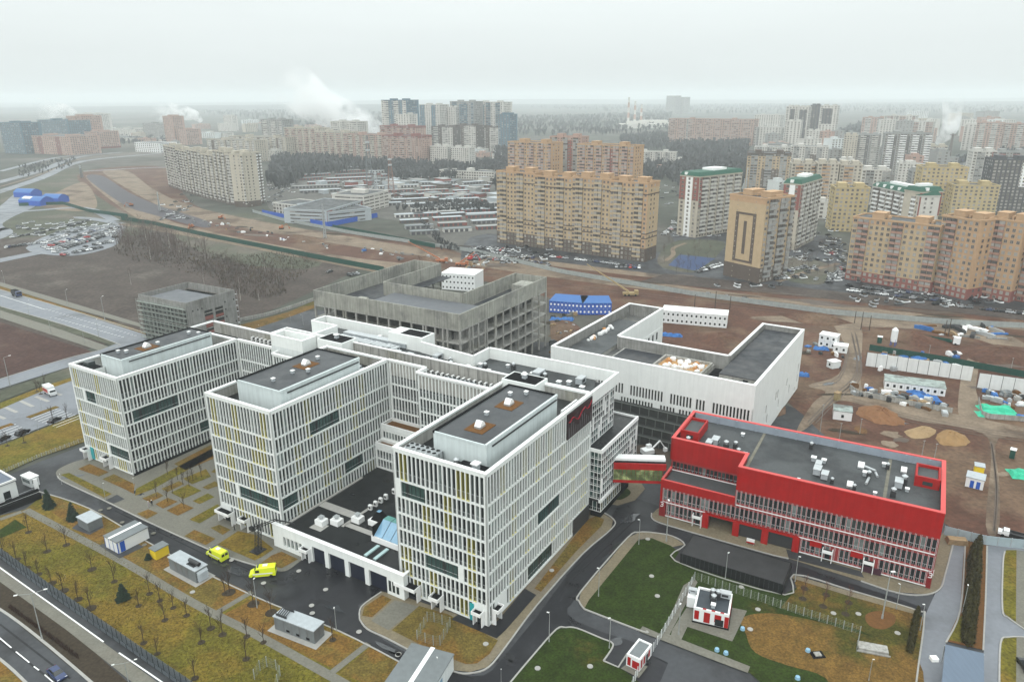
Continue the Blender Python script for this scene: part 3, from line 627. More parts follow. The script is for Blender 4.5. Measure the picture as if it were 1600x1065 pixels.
def canopy(root, x, y, w, d, z=3.0, side='x'):
    b = MB()
    if side == 'x':   # projects towards -x
        b.box(x-d, y-w/2, z, x, y+w/2, z+.25, 0); b.box(x-d, y-w/2, z+.25, x-d+.15, y+w/2, z+.75, 0); b.box(x-d+.15, y-w/2, z+.25, x, y-w/2+.15, z+.75, 0); b.box(x-d+.15, y+w/2-.15, z+.25, x, y+w/2, z+.75, 0)
        b.box(x-d+.15, y-w/2+.15, z+.255, x, y+w/2-.15, z+.3, 1)
        for sy in (-1, 1): b.box(x-d*.6, y+sy*(w/2-.1)-.08, 0.1, x, y+sy*(w/2-.1)+.08, z-.003, 0)
        b.box(x-.06, y-w/4, .2, x-.02, y+w/4, 2.6, 2)
    else:
        b.box(x-w/2, y-d, z, x+w/2, y, z+.25, 0); b.box(x-w/2, y-d, z+.25, x+w/2, y-d+.15, z+.75, 0); b.box(x-w/2, y-d+.15, z+.25, x-w/2+.15, y, z+.75, 0); b.box(x+w/2-.15, y-d+.15, z+.25, x+w/2, y, z+.75, 0)
        b.box(x-w/2+.15, y-d+.15, z+.255, x+w/2-.15, y, z+.3, 1)
        for sx in (-1, 1): b.box(x+sx*(w/2-.1)-.08, y-d*.6, 0.1, x+sx*(w/2-.1)+.08, y, z-.003, 0)
        b.box(x-w/4, y-.06, .2, x+w/4, y-.02, 2.6, 2)
    b.build('entrance_canopy', [whiter, blackm, gl_d], root)
def penthouse(root, x0, y0, x1, y1, z0, z1, vents=()):
    box_part(root, 'penthouse_wall', x0, y0, z0, x1, y1, z1-.5, mat('penthouse_panel', (.60, .66, .66), .6, .05, .4, vertical=.15))
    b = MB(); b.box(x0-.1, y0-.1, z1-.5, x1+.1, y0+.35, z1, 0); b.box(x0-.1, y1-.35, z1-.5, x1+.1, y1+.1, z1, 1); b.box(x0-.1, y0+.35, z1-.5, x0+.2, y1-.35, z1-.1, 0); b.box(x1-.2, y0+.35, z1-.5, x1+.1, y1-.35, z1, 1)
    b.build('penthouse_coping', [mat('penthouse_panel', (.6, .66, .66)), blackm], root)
    box_part(root, 'penthouse_gutter', x0+2, y0-.22, z1-1.25, x1-.5, y0-.02, z1-.95, darkm)
    box_part(root, 'penthouse_roof', x0+.2, y0+.35, z1-.45, x1-.2, y1-.35, z1-.28, mat('penthouse_roof_felt', (.045, .048, .052), .35, .18, .25, spec=.35, col2=(.03, .032, .036), rough2=.6, f2=.5, fine=.1))
    for (fx, fy, k) in vents:
        X = x0+(x1-x0)*fx; Y = y0+(y1-y0)*fy
        if k == 1: box_part(root, 'brown_mat', X-2.6, Y-2.2, z1-.27, X+2.6, Y+2.2, z1-.2, brownb); vent(root, X, Y, z1-.2, 1, .9)
        else: vent(root, X, Y, z1-.27, 0, .75)
def wing(label, x0, x1, y0, y1, rows, wtop, deck):
    root = thing('hospital_wing', label, 'building', Wd(0, 0), TH)
    box_part(root, 'core_wall', x0+.4, y0+.4, .1, x1-.4, y1-.4, deck, darkm)
    box_part(root, 'roof_deck', x0+.45, y0+.45, deck, x1-.45, y1-.45, deck+.15, roofw)
    parapet(root, [(x0, y0), (x1, y0), (x1, y1), (x0, y1)], rows[0]-.02, wtop, .75, white, whiter, name='parapet_coping')
    b = MB()   # inner face of the tall screen
    for (a, c) in (((x0+.45, y0+.45), (x1-.45, y0+.45)), ((x0+.45, y1-.45), (x1-.45, y1-.45)), ((x0+.45, y0+.5), (x0+.45, y1-.5)), ((x1-.45, y0+.5), (x1-.45, y1-.5))):
        b.obox(a, c, .22, deck, rows[0]-.03)
    b.build('screen_wall', concrete_l, root)
    return root
# --- third wing (nearest)
wc = wing('nearest white hospital wing with a black lettered panel at its upper right end', 0, 45.6, 0, 22.3, ROWS, 34.15, 30.9)
facade(wc, (0, 22.3), (0, 0), ROWS, 20, -1, dark=((1, 6, 1, 1), (6, 13, 5, 5)), yel=((1, 2, 0, 0), (14, 16, 0, 0), (11, 12, 1, 2), (6, 7, 2, 4), (16, 17, 3, 5), (0, 2, 5, 6), (16, 17, 6, 6), (14, 15, 7, 7), (7, 8, 6, 7), (3, 4, 7, 7)), blank=((0, 0, 1, 1), (14, 14, 5, 5), (17, 19, 7, 7)), glassw=(.72, .2, .08), seed=3)
facade(wc, (0, 0), (45.6, 0), ROWS, 42, -1, dark=((18, 27, 4, 4), (14, 24, 7, 7), (32, 40, 0, 0)), yel=((4, 5, 0, 0), (12, 13, 0, 0), (17, 18, 0, 1), (22, 23, 0, 1), (8, 9, 2, 3), (28, 29, 1, 2), (33, 34, 3, 4), (13, 14, 4, 5), (38, 40, 3, 4), (38, 40, 5, 6), (7, 8, 6, 7), (24, 25, 5, 6), (30, 31, 6, 7)), blank=((31, 31, 0, 0), (2, 5, 7, 7), (39, 40, 0, 0)), glassw=(.30, .36, .34), seed=4)
facade(wc, (0, 22.3), (45.6, 22.3), ROWS, 42, 1, seed=5)
box_part(wc, 'undercut_shade', 37, -.06, .1, 45.7, -.02, 4.6, darkm)  # flat dark panel on the face, its colour stands in for a shaded recess
b = MB(); b.box(32.6, -.30, 27.4, 45.2, .0, 33.5, 0); pn = b.build('black_panel', mat('black_panel_face', (.018, .013, .014), .35, .2), wc)
b = MB(); rr = random.Random(5)
for i in range(11):
    b.box(33.2+i*1.1, -.36, 27.8, 33.34+i*1.1, -.31, 30.2+.9*math.sin(i*1.2), 1)
px, pz = 33.0, 31.6
for i in range(16):      # reddish wavy trace like the one on the panel
    qx, qz = 33.0+(i+1)*.74, 31.6+.7*math.sin(i*.9)+(.5 if i > 9 else -.2)
    b.tube((px, -.37, pz), (qx, -.37, qz), .13, m=0, k=4); px, pz = qx, qz
b.build('panel_lettering', [mat('dark_red_lettering', (.30, .015, .03), .5, .1), greym], pn)
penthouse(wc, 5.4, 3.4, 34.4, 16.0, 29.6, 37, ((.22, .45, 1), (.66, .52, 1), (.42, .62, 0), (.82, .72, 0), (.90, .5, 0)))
chiller(wc, 2.0, 13.2, 31.3, 2, 6, 1.3)
box_part(wc, 'roof_hatch_room', .9, .9, 31, 4.6, 8.2, 32.9, blackm); vent(wc, 2.6, 4.0, 32.9, 0, 1.3); vent(wc, 3.8, 9.4, 31, 3, 1.0)
for i in range(6): vent(wc, 36.5+i*1.3, 3, 31, 4, 1.2)
for i in range(4): vent(wc, 40, 8+i*2.2, 31, 2, .8)
for y in (19.5, 12.0): canopy(wc, -.02, y, 5.5 if y > 15 else 2.4, 2.2)
canopy(wc, -.02, 2.1, 2.2, 1.5); canopy(wc, 2.4, -.02, 2.4, 1.5, side='y')
box_part(wc, 'teal_panel', -.12, 3.4, .4, -.02, 4.4, 4.4, teal)
# --- second wing
wb = wing('middle white hospital wing between the paved court and the garage roof', -.5, 39.7, 56.7, 78.9, ROWS, 34.15, 30.9)
facade(wb, (-.5, 78.9), (-.5, 56.7), ROWS, 20, -1, dark=((7, 19, 5, 5),), yel=((1, 2, 0, 0), (1, 2, 1, 1), (8, 9, 0, 1), (17, 18, 0, 0), (5, 6, 1, 3), (15, 17, 1, 2), (13, 14, 2, 2), (6, 7, 6, 7), (4, 5, 3, 4), (11, 12, 3, 4), (2, 3, 5, 5), (12, 13, 6, 6), (17, 18, 3, 4), (8, 9, 7, 7), (16, 17, 7, 7)), blank=((6, 6, 5, 5), (0, 2, 7, 7)), glassw=(.45, .35, .2), seed=13)
facade(wb, (-.5, 56.7), (39.7, 56.7), ROWS, 38, -1, dark=((10, 19, 1, 1), (0, 4, 5, 5), (20, 26, 5, 5)), yel=((9, 10, 0, 1), (19, 20, 0, 0), (27, 28, 0, 1), (24, 25, 1, 2), (5, 6, 2, 3), (14, 15, 2, 3), (13, 14, 4, 5), (21, 22, 3, 4), (17, 18, 5, 6), (6, 7, 5, 6), (4, 5, 6, 7), (28, 30, 6, 6), (33, 34, 5, 5)), glassw=(.5, .35, .15), seed=14)
facade(wb, (-.5, 78.9), (39.7, 78.9), ROWS, 38, 1, seed=15)
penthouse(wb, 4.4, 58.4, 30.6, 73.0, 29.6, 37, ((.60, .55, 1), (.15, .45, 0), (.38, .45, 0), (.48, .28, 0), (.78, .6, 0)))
canopy(wb, -.52, 76.3, 5.0, 2.0); canopy(wb, -.52, 69.5, 2.6, 1.8); vent(wb, 2.2, 70, 31, 3, .7)
for i in range(5): vent(wb, 33+i*.9, 60+i*2.8, 31, 2, .8)
# --- first wing (one storey lower)
wa = wing('farthest left white hospital wing, one storey lower, beside the parking lot', 1.2, 40.4, 118.2, 140.8, ROWA, 29.35, 25)
facade(wa, (1.2, 140.8), (1.2, 118.2), ROWA, 21, -1, dark=((5, 9, 1, 1), (12, 20, 5, 5)), yel=((1, 2, 0, 0), (11, 12, 0, 0), (17, 19, 1, 2), (0, 1, 2, 2), (13, 14, 2, 3), (9, 10, 3, 4), (1, 2, 3, 4), (6, 7, 4, 5), (8, 9, 4, 5), (3, 4, 5, 6), (15, 18, 6, 6), (10, 10, 5, 6)), blank=((4, 4, 1, 1), (11, 11, 5, 6), (0, 1, 6, 6)), glassw=(.2, .3, .5), seed=23)
facade(wa, (1.2, 118.2), (40.4, 118.2), ROWA, 37, -1, dark=((2, 15, 2, 2), (21, 25, 5, 5), (33, 36, 4, 4)), yel=(), glassw=(.72, .2, .08), seed=24)
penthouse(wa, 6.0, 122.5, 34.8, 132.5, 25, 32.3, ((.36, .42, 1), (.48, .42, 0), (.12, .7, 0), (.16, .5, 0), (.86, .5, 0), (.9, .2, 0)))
b = MB(); b.box(1.6, 131, 25.1, 5.8, 139.8, 28.8, 0); b.box(1.8, 131.2, 28.8, 5.6, 139.6, 28.9, 1); b.box(3, 134, 28.9, 5, 136.5, 30.2, 2); b.build('plant_room', [white, blackm, gl_m], wa)
canopy(wa, 1.18, 139.4, 2.6, 1.8); canopy(wa, 1.18, 129.3, 3.0, 1.8); box_part(wa, 'teal_panel', 1.06, 136.6, .5, 1.18, 138.2, 4.2, teal)
box_part(wa, 'dark_plinth', 1.3, 118.1, .1, 30, 118.5, .9, blackm)
# --- main block behind the wings
mbk = thing('hospital_main_block', 'long main block linking the white hospital wings, flat roof crowded with plant', 'building', Wd(0, 0), TH)
def rowsfrom(n, R): return R[:n]
b = MB(); b.box(36.3, 22.4, .1, 45.2, 44.2, 29.6); b.box(40.0, 44.2, .1, 45.2, 56.6, 29.6); b.box(46.2, 1.6, .1, 60.6, 89, 30.6); b.box(55.4, 89, .1, 60.6, 99.5, 30.6); b.box(39.9, 56.8, .1, 45.8, 79, 30); b.build('core_wall', darkm, mbk)
facade(mbk, (35.9, 44.2), (35.9, 22.4), ROWS, 20, -1, glassw=(.6, .3, .1), seed=33)
facade(mbk, (39.7, 56.6), (39.7, 44.2), ROWS, 11, -1, glassw=(.55, .3, .15), seed=34)
facade(mbk, (39.6, 44.2), (35.9, 44.2), ROWS, 3, 1, glassw=(.55, .3, .15), seed=35)
# terraces stepping into the court
tr = MB(); tr.box(35.5, 44.6, .1, 39.5, 56.5, 16.3, 0); tr.box(32.7, 44.6, .1, 35.0, 56.5, 12.0, 0); tr.build('terrace_wall', white, mbk)
for (x0, y0, x1, y1, z) in ((35.6, 45, 39.3, 56.2, 16.4), (32.9, 45, 34.9, 56.2, 12.1)): box_part(mbk, 'terrace_planting', x0, y0, z-.1, x1, y1, z+.05, brownb)
parapet(mbk, [(34.9, 44.4), (39.55, 44.4), (39.55, 56.5), (34.9, 56.5)], 15.9, 17.3, .35, white, whiter, name='terrace_parapet')
parapet(mbk, [(32.2, 44.4), (34.9, 44.4), (34.9, 56.5), (32.2, 56.5)], 11.6, 13.0, .3, white, whiter, name='terrace_parapet')
facade(mbk, (34.85, 56.5), (34.85, 44.5), [15.8, 12.9], 11, -1, seed=36, corner=.5); facade(mbk, (32.1, 56.5), (32.1, 44.5), [11.5, 8.5, 5.6], 11, -1, seed=37, corner=.5)
b = MB(); b.box(36.3, 22.4, 29.6, 45.2, 44.3, 29.75); b.box(40, 44.3, 29.6, 45.2, 56.6, 29.75); b.build('roof_deck', roofw, mbk)
# screens and parapets
b = MB()
for (p, q, z0, z1, w) in (((35.9, 22.4), (35.9, 44.2), 33.7, 34.15, .7), ((35.9, 44.2), (39.7, 44.2), 33.7, 34.15, .7), ((39.7, 44.2), (39.7, 56.7), 33.7, 34.15, .7), ((45.7, .8), (45.7, 79.5), 33.9, 34.2, .6), ((45.8, 79.5), (45.3, 89.8), 33.9, 34.2, .6), ((45.3, 89.8), (55, 89.8), 33.9, 34.2, .6), ((55, 89.8), (55, 100.4), 33.9, 34.2, .6), ((61, 6), (61, 38.5), 33.9, 34.2, .6), ((61, 38.5), (53, 38.5), 33.9, 34.2, .6), ((53, 38.5), (55.4, 58), 33.9, 34.2, .6), ((60.8, 70.2), (61, 100), 33.9, 34.2, .6), ((55.4, 58), (60.6, 58), 33.9, 34.2, .6), ((61, 100.4), (55, 100.4), 33.9, 34.2, .6)):
    b.obox(p, q, w, z0, z1)
b.build('parapet_coping', whiter, mbk)
b = MB()
for (p, q, z0, z1) in (((45.7, .8), (45.7, 79.5), 29.6, 33.9), ((35.9+.35, 22.6), (35.9+.35, 44.2), 29.6, 33.7), ((40.05, 44.2), (40.05, 56.7), 29.6, 33.7)): b.obox(p, q, .4, z0, z1)
b.build('screen_wall', concrete_l, mbk)
for i in range(26): b2 = MB(); b2.box(45.38, 2+i*3, 29.6, 45.5, 2.2+i*3, 33.9); b2.build('screen_joint', concrete, mbk)
b = MB()
for (p, q, z0, z1) in (((61, 6), (61, 38.5), 30, 33.9), ((61, 38.5), (53, 38.5), 30, 33.9), ((53, 38.5), (55.4, 58), 30, 33.9), ((60.8, 70.2), (61, 100), 22, 33.9), ((61, 100.4), (55, 100.4), 22, 33.9), ((45.8, 79.5), (45.3, 89.8), 28, 33.9), ((45.3, 89.8), (55, 89.8), 28, 33.9), ((55, 89.8), (55, 100.4), 22, 33.9)): b.obox(p, q, .5, z0, z1)
b.box(55.4, 57.5, 29, 61.2, 70, 35.2); b.build('parapet_wall', white, mbk)
b = MB(); b.prism([(46, .5), (60.8, 6), (60.8, 38.3), (53.2, 38.3), (55.2, 57.8), (60.8, 57.8), (60.8, 99.9), (55.3, 99.9), (55.3, 89.5), (45.6, 89.5), (46.1, 79.2)], 30.7, 31.0, 0); b.build('main_roof', roofl, mbk)
b = MB(); b.box(56, 58.1, 35.2, 60.6, 66, 35.25); b.build('stair_roof', blackm, mbk)
for y in (22, 38, 52): b2 = MB(); b2.box(46.2, y, 31, 53+(7 if y < 38 else 0), y+.35, 31.35); b2.build('roof_joint_strip', kerbm, mbk)
rr = random.Random(11)
for i in range(34):
    x = rr.uniform(47.5, 52.5 if 36 < i*2.2 < 60 else 59); y = 6+i*2.2; vent(mbk, x, y, 31, rr.choice((0, 0, 3, 2, 0, 3)), rr.uniform(.7, 1.1))
for i in range(16): vent(mbk, 51+.2*(i % 3), 64+i*1.5, 31, 2, .85); vent(mbk, 56, 64+i*1.5, 31, 2, .75)
for i in range(30): vent(mbk, 44.5, 24+i*1.7, 29.7, 4, 1.15)
chiller(mbk, 38.0, 30.5, 29.7, 3, 7, 1.3); vent(mbk, 38.5, 41.5, 29.7, 1, 1.0); vent(mbk, 38.5, 28, 29.7, 0, 1.2); vent(mbk, 38.5, 25.5, 29.7, 2, 1)
for (x0, y0, x1, y1, z1) in ((40.5, 12.3, 46.4, 21.8, 33.9+1.2), (41, 74.5, 47, 84, 34.9), (42, 95, 50, 104, 31.2)):
    b2 = MB(); b2.box(x0, y0, 25, x1, y1, z1); b2.box(x0+.4, y0+.4, z1, x1-.4, y1-.4, z1+.04, 1); b2.build('stair_tower', [white, blackm], mbk); vent(mbk, (x0+x1)/2, (y0+y1)/2, z1, 0, 1.1)
# low linking part between first and second wing
lk = thing('hospital_link_block', 'lower white link block between the farthest and middle hospital wings', 'building', Wd(0, 0), TH)
b = MB(); b.box(36.9, 79, .1, 46, 98.4, 25.2); b.box(40.9, 98.5, .1, 50, 118, 25.2); b.box(50, 108, .1, 60, 141, 24.5); b.build('core_wall', darkm, lk)
facade(lk, (40.4, 118), (40.4, 98.3), ROWA, 18, -1, glassw=(.4, .4, .2), seed=43); facade(lk, (36.5, 98.3), (36.5, 79), ROWA, 17, -1, glassw=(.4, .4, .2), seed=44); facade(lk, (36.5, 98.3), (40.3, 98.3), ROWA, 3, 1, seed=45)
b = MB()
for (p, q) in (((40.6, 98.4), (40.6, 118)), ((36.7, 79), (36.7, 98.4)), ((36.7, 98.4), (40.3, 98.4)), ((49.6, 85), (49.6, 141)), ((40.4, 141), (49.6, 141))): b.obox(p, q, .7, 28.9, 29.35)
b.build('parapet_coping', whiter, lk)
b = MB()
for (p, q) in (((49.6, 85), (49.6, 141)), ((40.9, 98.7), (40.9, 118)), ((37, 79), (37, 98))): b.obox(p, q, .35, 25.2, 28.9)
b.build('screen_wall', concrete_l, lk)
b = MB(); b.box(36.9, 79, 25.2, 49.4, 98.2, 25.35); b.box(40.9, 98.2, 25.2, 49.4, 141, 25.35); b.build('roof_deck', roofw, lk)
# white frames of the lower roofs
for pts, zf, zt in (([(39, 88), (44.4, 88), (44.4, 101), (39, 101)], 30.6, 34), ([(45.8, 91), (54.5, 91), (54.5, 106), (45.8, 106)], 26.5, 29.6), ([(52, 107), (62, 107), (62, 120), (52, 120)], 24.5, 27)):
    b = MB(); b.prism(pts, 20, zf, 0); b.build('low_roof', offwhite, lk); parapet(lk, pts, zf, zt, .6, white, whiter)
for i in range(8): vent(lk, 48.9, 108+i*1.9, 25.4, 4, 1.3)
for i in range(8): vent(lk, 43+rr.random()*4, 84+i*1.8, 25.4, rr.choice((2, 0, 3)), .9)
# glazed atrium end of the main block and the glass annex
at_ = thing('glass_atrium', 'glazed end of the white main block with white vertical bars, beside the lettered panel', 'building', Wd(0, 0), TH)
b = MB(); b.box(45.7, -.1, 31.2, 61.3, .6, 34.2, 0); b.box(60.7, .6, 31.2, 61.3, 6, 34.2, 0); b.build('white_fascia', white, at_)
def curtain(root, a, b_, z0, z1, nx, nz, out, seed, gm=(gl_g, gl_m, gl_d, gl_g, gl_d, gl_c), bars=6, lim=300):
    rnd = random.Random(seed); vx = abs(b_[0]-a[0]) > abs(b_[1]-a[1]); L = (b_[0]-a[0]) if vx else (b_[1]-a[1]); fr = MB(); pw = abs(L)/nx; sg = 1 if L > 0 else -1; ph = (z1-z0)/nz
    def bx(B, u0, u1, v0, v1, zz0, zz1):
        U0, U1 = (a[0] if vx else a[1])+sg*u0, (a[0] if vx else a[1])+sg*u1; V0, V1 = (a[1] if vx else a[0])+out*v0, (a[1] if vx else a[0])+out*v1
        if vx: B.box(U0, V0, zz0, U1, V1, zz1)
        else: B.box(V0, U0, zz0, V1, U1, zz1)
    for i in range(nx+1): bx(fr, i*pw-.05, i*pw+.05, -.1, 0, z0, z1)
    for j in range(nz+1): bx(fr, 0, abs(L), -.12, -.02, z0+j*ph-.07, z0+j*ph+.07)
    fr.build('glazing_bar', whiter, root)
    for i in range(nx):
        for j in range(nz):
            u = (a[0] if vx else a[1])+sg*(i+.5)*pw; V = (a[1] if vx else a[0])-out*.15
            add_pane(root, u if vx else V, V if vx else u, z0+j*ph, pw, ph, rnd.choice(gm), vx)
    wb_ = MB()
    for k in range(bars):
        i = rnd.randrange(nx); j = rnd.randrange(nz-2); bx(wb_, (i+.1)*pw, (i+.55)*pw, 0, .15, z0+j*ph, z0+(j+2.2)*ph)
    if bars: wb_.build('white_bar', whiter, root, kind='stuff')
curtain(at_, (45.8, .9), (61, .9), 19.5, 31.2, 13, 7, -1, 50, bars=9)
b = MB(); b.box(45.8, 1.2, 5, 61, 1.5, 31.2); b.build('inner_wall', darkm, at_)
an = thing('glass_annex', 'lower glass annex with a black flat roof between the white wing and the red footbridge', 'building', Wd(0, 0), TH)
b = MB(); b.box(46.2, -2.6, 5.5, 68, .6, 19.2, 0); b.box(60, .6, 5.5, 68, 4, 19.2, 0); b.build('core_wall', darkm, an)
b = MB(); b.box(46.1, -2.6, 19.2, 68.3, .8, 19.4); b.box(61.2, .8, 19.2, 68.3, 4.5, 19.4); b.build('roof_deck', roofw, an)
b = MB(); b.box(45.7, -3.1, 19.0, 68.6, -2.7, 20.0); b.box(45.7, -2.7, 19.0, 46.0, .9, 19.8); b.box(68.3, -2.7, 19, 68.6, 5, 19.9); b.box(45.7, -3.2, 5.6, 68.6, -2.5, 6.5); b.build('white_fascia', whiter, an)
curtain(an, (45.7, -3.0), (68.5, -3.0), 6.5, 19.0, 18, 7, -1, 51, bars=5); curtain(an, (45.7, .9), (45.7, -3.0), 6.5, 19, 4, 7, -1, 52, bars=0)
curtain(an, (47.5, -2.4), (60, -2.4), 2.0, 5.5, 10, 1, -1, 53, bars=0, gm=(gl_c, gl_g, gl_y)); curtain(an, (47.5, .9), (47.5, -2.4), 2.0, 5.5, 3, 1, -1, 54, bars=0)
b = MB(); b.box(48, -2.2, .1, 66, .5, 2.0); b.build('plinth', blackm, an)
# --- garage annex in front of the court
ga = thing('garage_annex', 'low white garage with four dark doors and a black roof between two white wings', 'building', Wd(0, 0), TH)
b = MB(); b.box(-2.0, 19.6, 4.2, -1.2, 58.6, 6.0, 0)
for (y0, y1) in ((19.6, 24.2), (29.2, 30.4), (35.0, 36.2), (41.0, 42.2), (46.0, 49.0)): b.box(-2.0, y0, .1, -1.2, y1, 4.2, 0)
b.box(-2.0, 55.6, .1, -1.2, 58.6, 4.2, 0); b.box(-2, 49, .1, -1.2, 55.6, 1.1, 0); b.box(-2, 49, 3.6, -1.2, 55.6, 4.2, 0)
for y in (49, 50.3, 51.6, 52.9, 54.2, 55.3): b.box(-2, y, 1.1, -1.2, y+.3, 3.6, 0)
b.box(-1.2, 19.6, .1, -.6, 20.2, 6, 0); b.build('front_wall', white, ga)
b = MB(); b.box(-2.12, 19.5, 6.0, -1.1, 58.7, 6.15); b.box(-1.1, 19.5, 6.0, 0, 20.2, 6.15); b.build('coping', whiter, ga)
for (y0, y1) in ((24.2, 29.2), (30.4, 35.0), (36.2, 41.0), (42.2, 46.0)): box_part(ga, 'garage_door', -1.5, y0, .1, -1.35, y1, 4.2, mat('navy_door', (.012, .015, .03), .4, .1))
for y in (50.05, 51.35, 52.65, 53.95, 55.0): box_part(ga, 'window_pane', -1.55, y-.4, 1.1, -1.45, y+.45, 3.6, gl_c)
for y in (21.3, 22.4, 23.4): box_part(ga, 'window_pane', -2.03, y-.35, 1.0, -2.01, y+.35, 3.6, gl_m)
box_part(ga, 'flat_roof', -1.2, 22.6, 5.2, 35.6, 56.4, 5.5, roofw)
b = MB(); b.box(-1.1, 55.6, 5.5, 25.8, 56.3, 5.75); b.box(9.8, 44.5, 5.5, 12.2, 55.6, 5.56); b.box(6, 43.8, 5.5, 20, 44.6, 5.56); b.box(6.5, 26, 5.5, 8, 44, 5.56); b.box(1.8, 47, 5.5, 4.6, 50.5, 5.56); b.build('roof_walkway', kerbm, ga)
for (x, y) in ((4.3, 49.0), (6.2, 46.0), (9.5, 42.5), (24.5, 40)): 
    b = MB(); b.box(x-1, y-1.2, 5.56, x+1, y+1.2, 6.9, 0); b.box(x-.3, y-.3, 6.9, x+.3, y+.3, 7.5, 1); b.box(x-.6, y-.6, 7.5, x+.6, y+.6, 7.65, 1); b.build('roof_vent', [whiter, metal], ga)
b = MB(); b.box(9.6, 35.5, 5.56, 13.4, 39.5, 6.9, 0); n = len(b.v); b.v += [(10, 36, 6.9), (13, 36, 6.9), (13, 39, 6.9), (10, 39, 6.9), (11, 37, 8.8), (12, 37, 8.8), (12, 38, 8.8), (11, 38, 8.8)]
for q in ((0, 1, 5, 4), (1, 2, 6, 5), (2, 3, 7, 6), (3, 0, 4, 7), (4, 5, 6, 7)): b.f.append(tuple(n+i for i in q)); b.m.append(2 if q == (4, 5, 6, 7) else 1)
b.build('small_skylight', [whiter, blackm, gl_b], ga)
b = MB(); b.box(5.0, 24.2, 5.56, 10.6, 34.4, 6.9, 0); b.box(5.0, 33.8, 6.9, 10.4, 34.0, 9.4, 1); b.box(10.2, 24.4, 6.9, 10.4, 34, 9.4, 1)
for y in (34.0, 24.2): b.quad([(5.2, y, 6.9), (10.4, y, 6.9), (10.4, y, 9.4), (8.6, y, 9.4)], 1)
b.build('skylight', [whiter, blackm], ga)
for i in range(4):
    b = MB(); y0 = 24.5+i*2.35; b.quad([(5.25, y0, 7.0), (5.25, y0+2.2, 7.0), (8.6, y0+2.2, 9.45), (8.6, y0, 9.45)][::-1]); b.quad([(5.3, y0, 6.93), (5.3, y0+2.2, 6.93), (8.6, y0+2.2, 9.38), (8.6, y0, 9.38)]); b.build('skylight_pane', gl_b, ga)
    b = MB(); b.box(8.65, y0, 9.4, 10.3, y0+2.2, 9.46); b.build('skylight_pane', mat('green_glass', (.12, .30, .27), .15, .1), ga)
for (y0) in (31.2, 28.6): 
    b = MB(); b.box(-.2, y0, 5.56, 4.2, y0+.8, 5.9); b.build('roof_light', mat('pale_glass', (.38, .52, .52), .2, .05), ga)
for i in range(9):
    b = MB(); x = 14.5+i*1.9+(1.2 if i > 3 else 0); b.box(x-.3, 42.6, 5.9, x+.3, 43.5, 7.2, 0); b.tube((x-.32, 43.05, 6.6), (x-.36, 43.05, 6.6), .35, m=1, k=8); b.box(x-.3, 42.7, 5.5, x+.3, 42.8, 5.9, 1); b.build('condenser', [whiter, darkm], ga)
canopy(ga, -2.02, 47.6, 2.4, 1.4, 2.8)
# lattice truss lift standing at the garage corner
tr = thing('truss_gantry', 'black lattice gantry standing at the left corner of the low garage', 'gantry', Wd(-5.5, 60.2), TH)
b = MB(); q = lambda sx, sy, z: (sx*.5+z*.25, sy*.5+z*.12, z)
for sx in (-1, 1):
    for sy in (-1, 1): b.tube(q(sx, sy, .1), q(sx, sy, 6.4), .08, k=4)
for i in range(8):
    z = .2+i*.78
    for (p, r_) in (((-1, -1), (1, -1)), ((1, -1), (1, 1)), ((1, 1), (-1, 1)), ((-1, 1), (-1, -1))): b.tube(q(*p, z), q(*r_, z+.78), .05, k=3); b.tube(q(*p, z), q(*r_, z), .05, k=3)
b.build('mast', blackp, tr)
b = MB()
for k in (-.4, .4): b.tube((.4, 1.6+k, 5.2), (3.4, -3.2+k, 7.6), .12, k=4); b.tube((3.4, -3.2+k, 7.6), (5.5, -6.5+k, 6.6), .12, k=4)
for i in range(6): b.tube((.4+i*.5, 1.2-i*.8, 5.2+i*.4), (.9+i*.5, 1.2-i*.8+.0, 5.6+i*.4), .06, k=3)
b.box(.1, 1.1, 4.8, .9, 2.4, 5.6); b.build('arm', blackp, tr)
b = MB(); b.box(-1.4, -1.4, 0.05, 1.4, 1.4, .3); b.build('base_frame', blackp, tr)
flush_panes()
# ------------------------------------------------------------------ red building (local x = depth away from the road, y = to the left along the front)
RTH = math.radians(60.5); RO = (88.8, 132.2)
rb = thing('red_building', 'long red three-storey building with roof plant and a slatted glass front', 'building', (*RO, 0), RTH)
RH = 18.4
b = MB(); b.box(.5, .5, .1, 26, 41.6, 16.2); b.box(8, 41.6, .1, 26, 60, 16.2); b.box(.5, 41.6, 4.3, 8, 59.6, 9.2); b.box(.5, 53, .1, 8, 59.6, 4.3); b.build('core_wall', darkm, rb)
b = MB()
b.box(0, 0, 12.4, .45, 41.9, RH-.15); b.box(.45, 41.4, 12.4, 7.4, 41.9, RH-.15); b.box(7.4, 41.4, 12.4, 7.85, 60.2, RH-.15); b.box(7.4, 59.8, 12.4, 26.6, 60.2, RH-.15); b.box(.45, 0, .3, 26.6, .45, RH-.15); b.box(26.15, .45, 0.1, 26.6, 59.8, RH-.15)
b.box(0, 41.9, 8.2, .45, 59.9, 10.2); b.box(.45, 59.5, .1, 26.6, 59.9, 8.2); b.box(.45, 59.5, 8.2, 8, 59.9, 10.2); b.box(0, 59.3, .1, .45, 59.9, 8.2)
b.build('red_wall', red, rb)
b = MB()
for (x0, y0, x1, y1) in ((-.06, -.06, .85, 41.95), (.85, 41.1, 8.2, 41.96), (7.34, 41.96, 8.2, 60.25), (8.2, 59.4, 26.66, 60.25), (25.8, .9, 26.66, 59.4), (.85, -.06, 26.66, .85)): b.box(x0, y0, RH-.15, x1, y1, RH)
b.box(-.05, 41.97, 10.2, .5, 59.95, 10.3); b.box(.5, 59.4, 10.2, 8, 59.95, 10.3)
b.build('red_coping', pink, rb)
b = MB(); b.box(25.7, .5, 16.2, 26.1, 59.3, RH-.16)
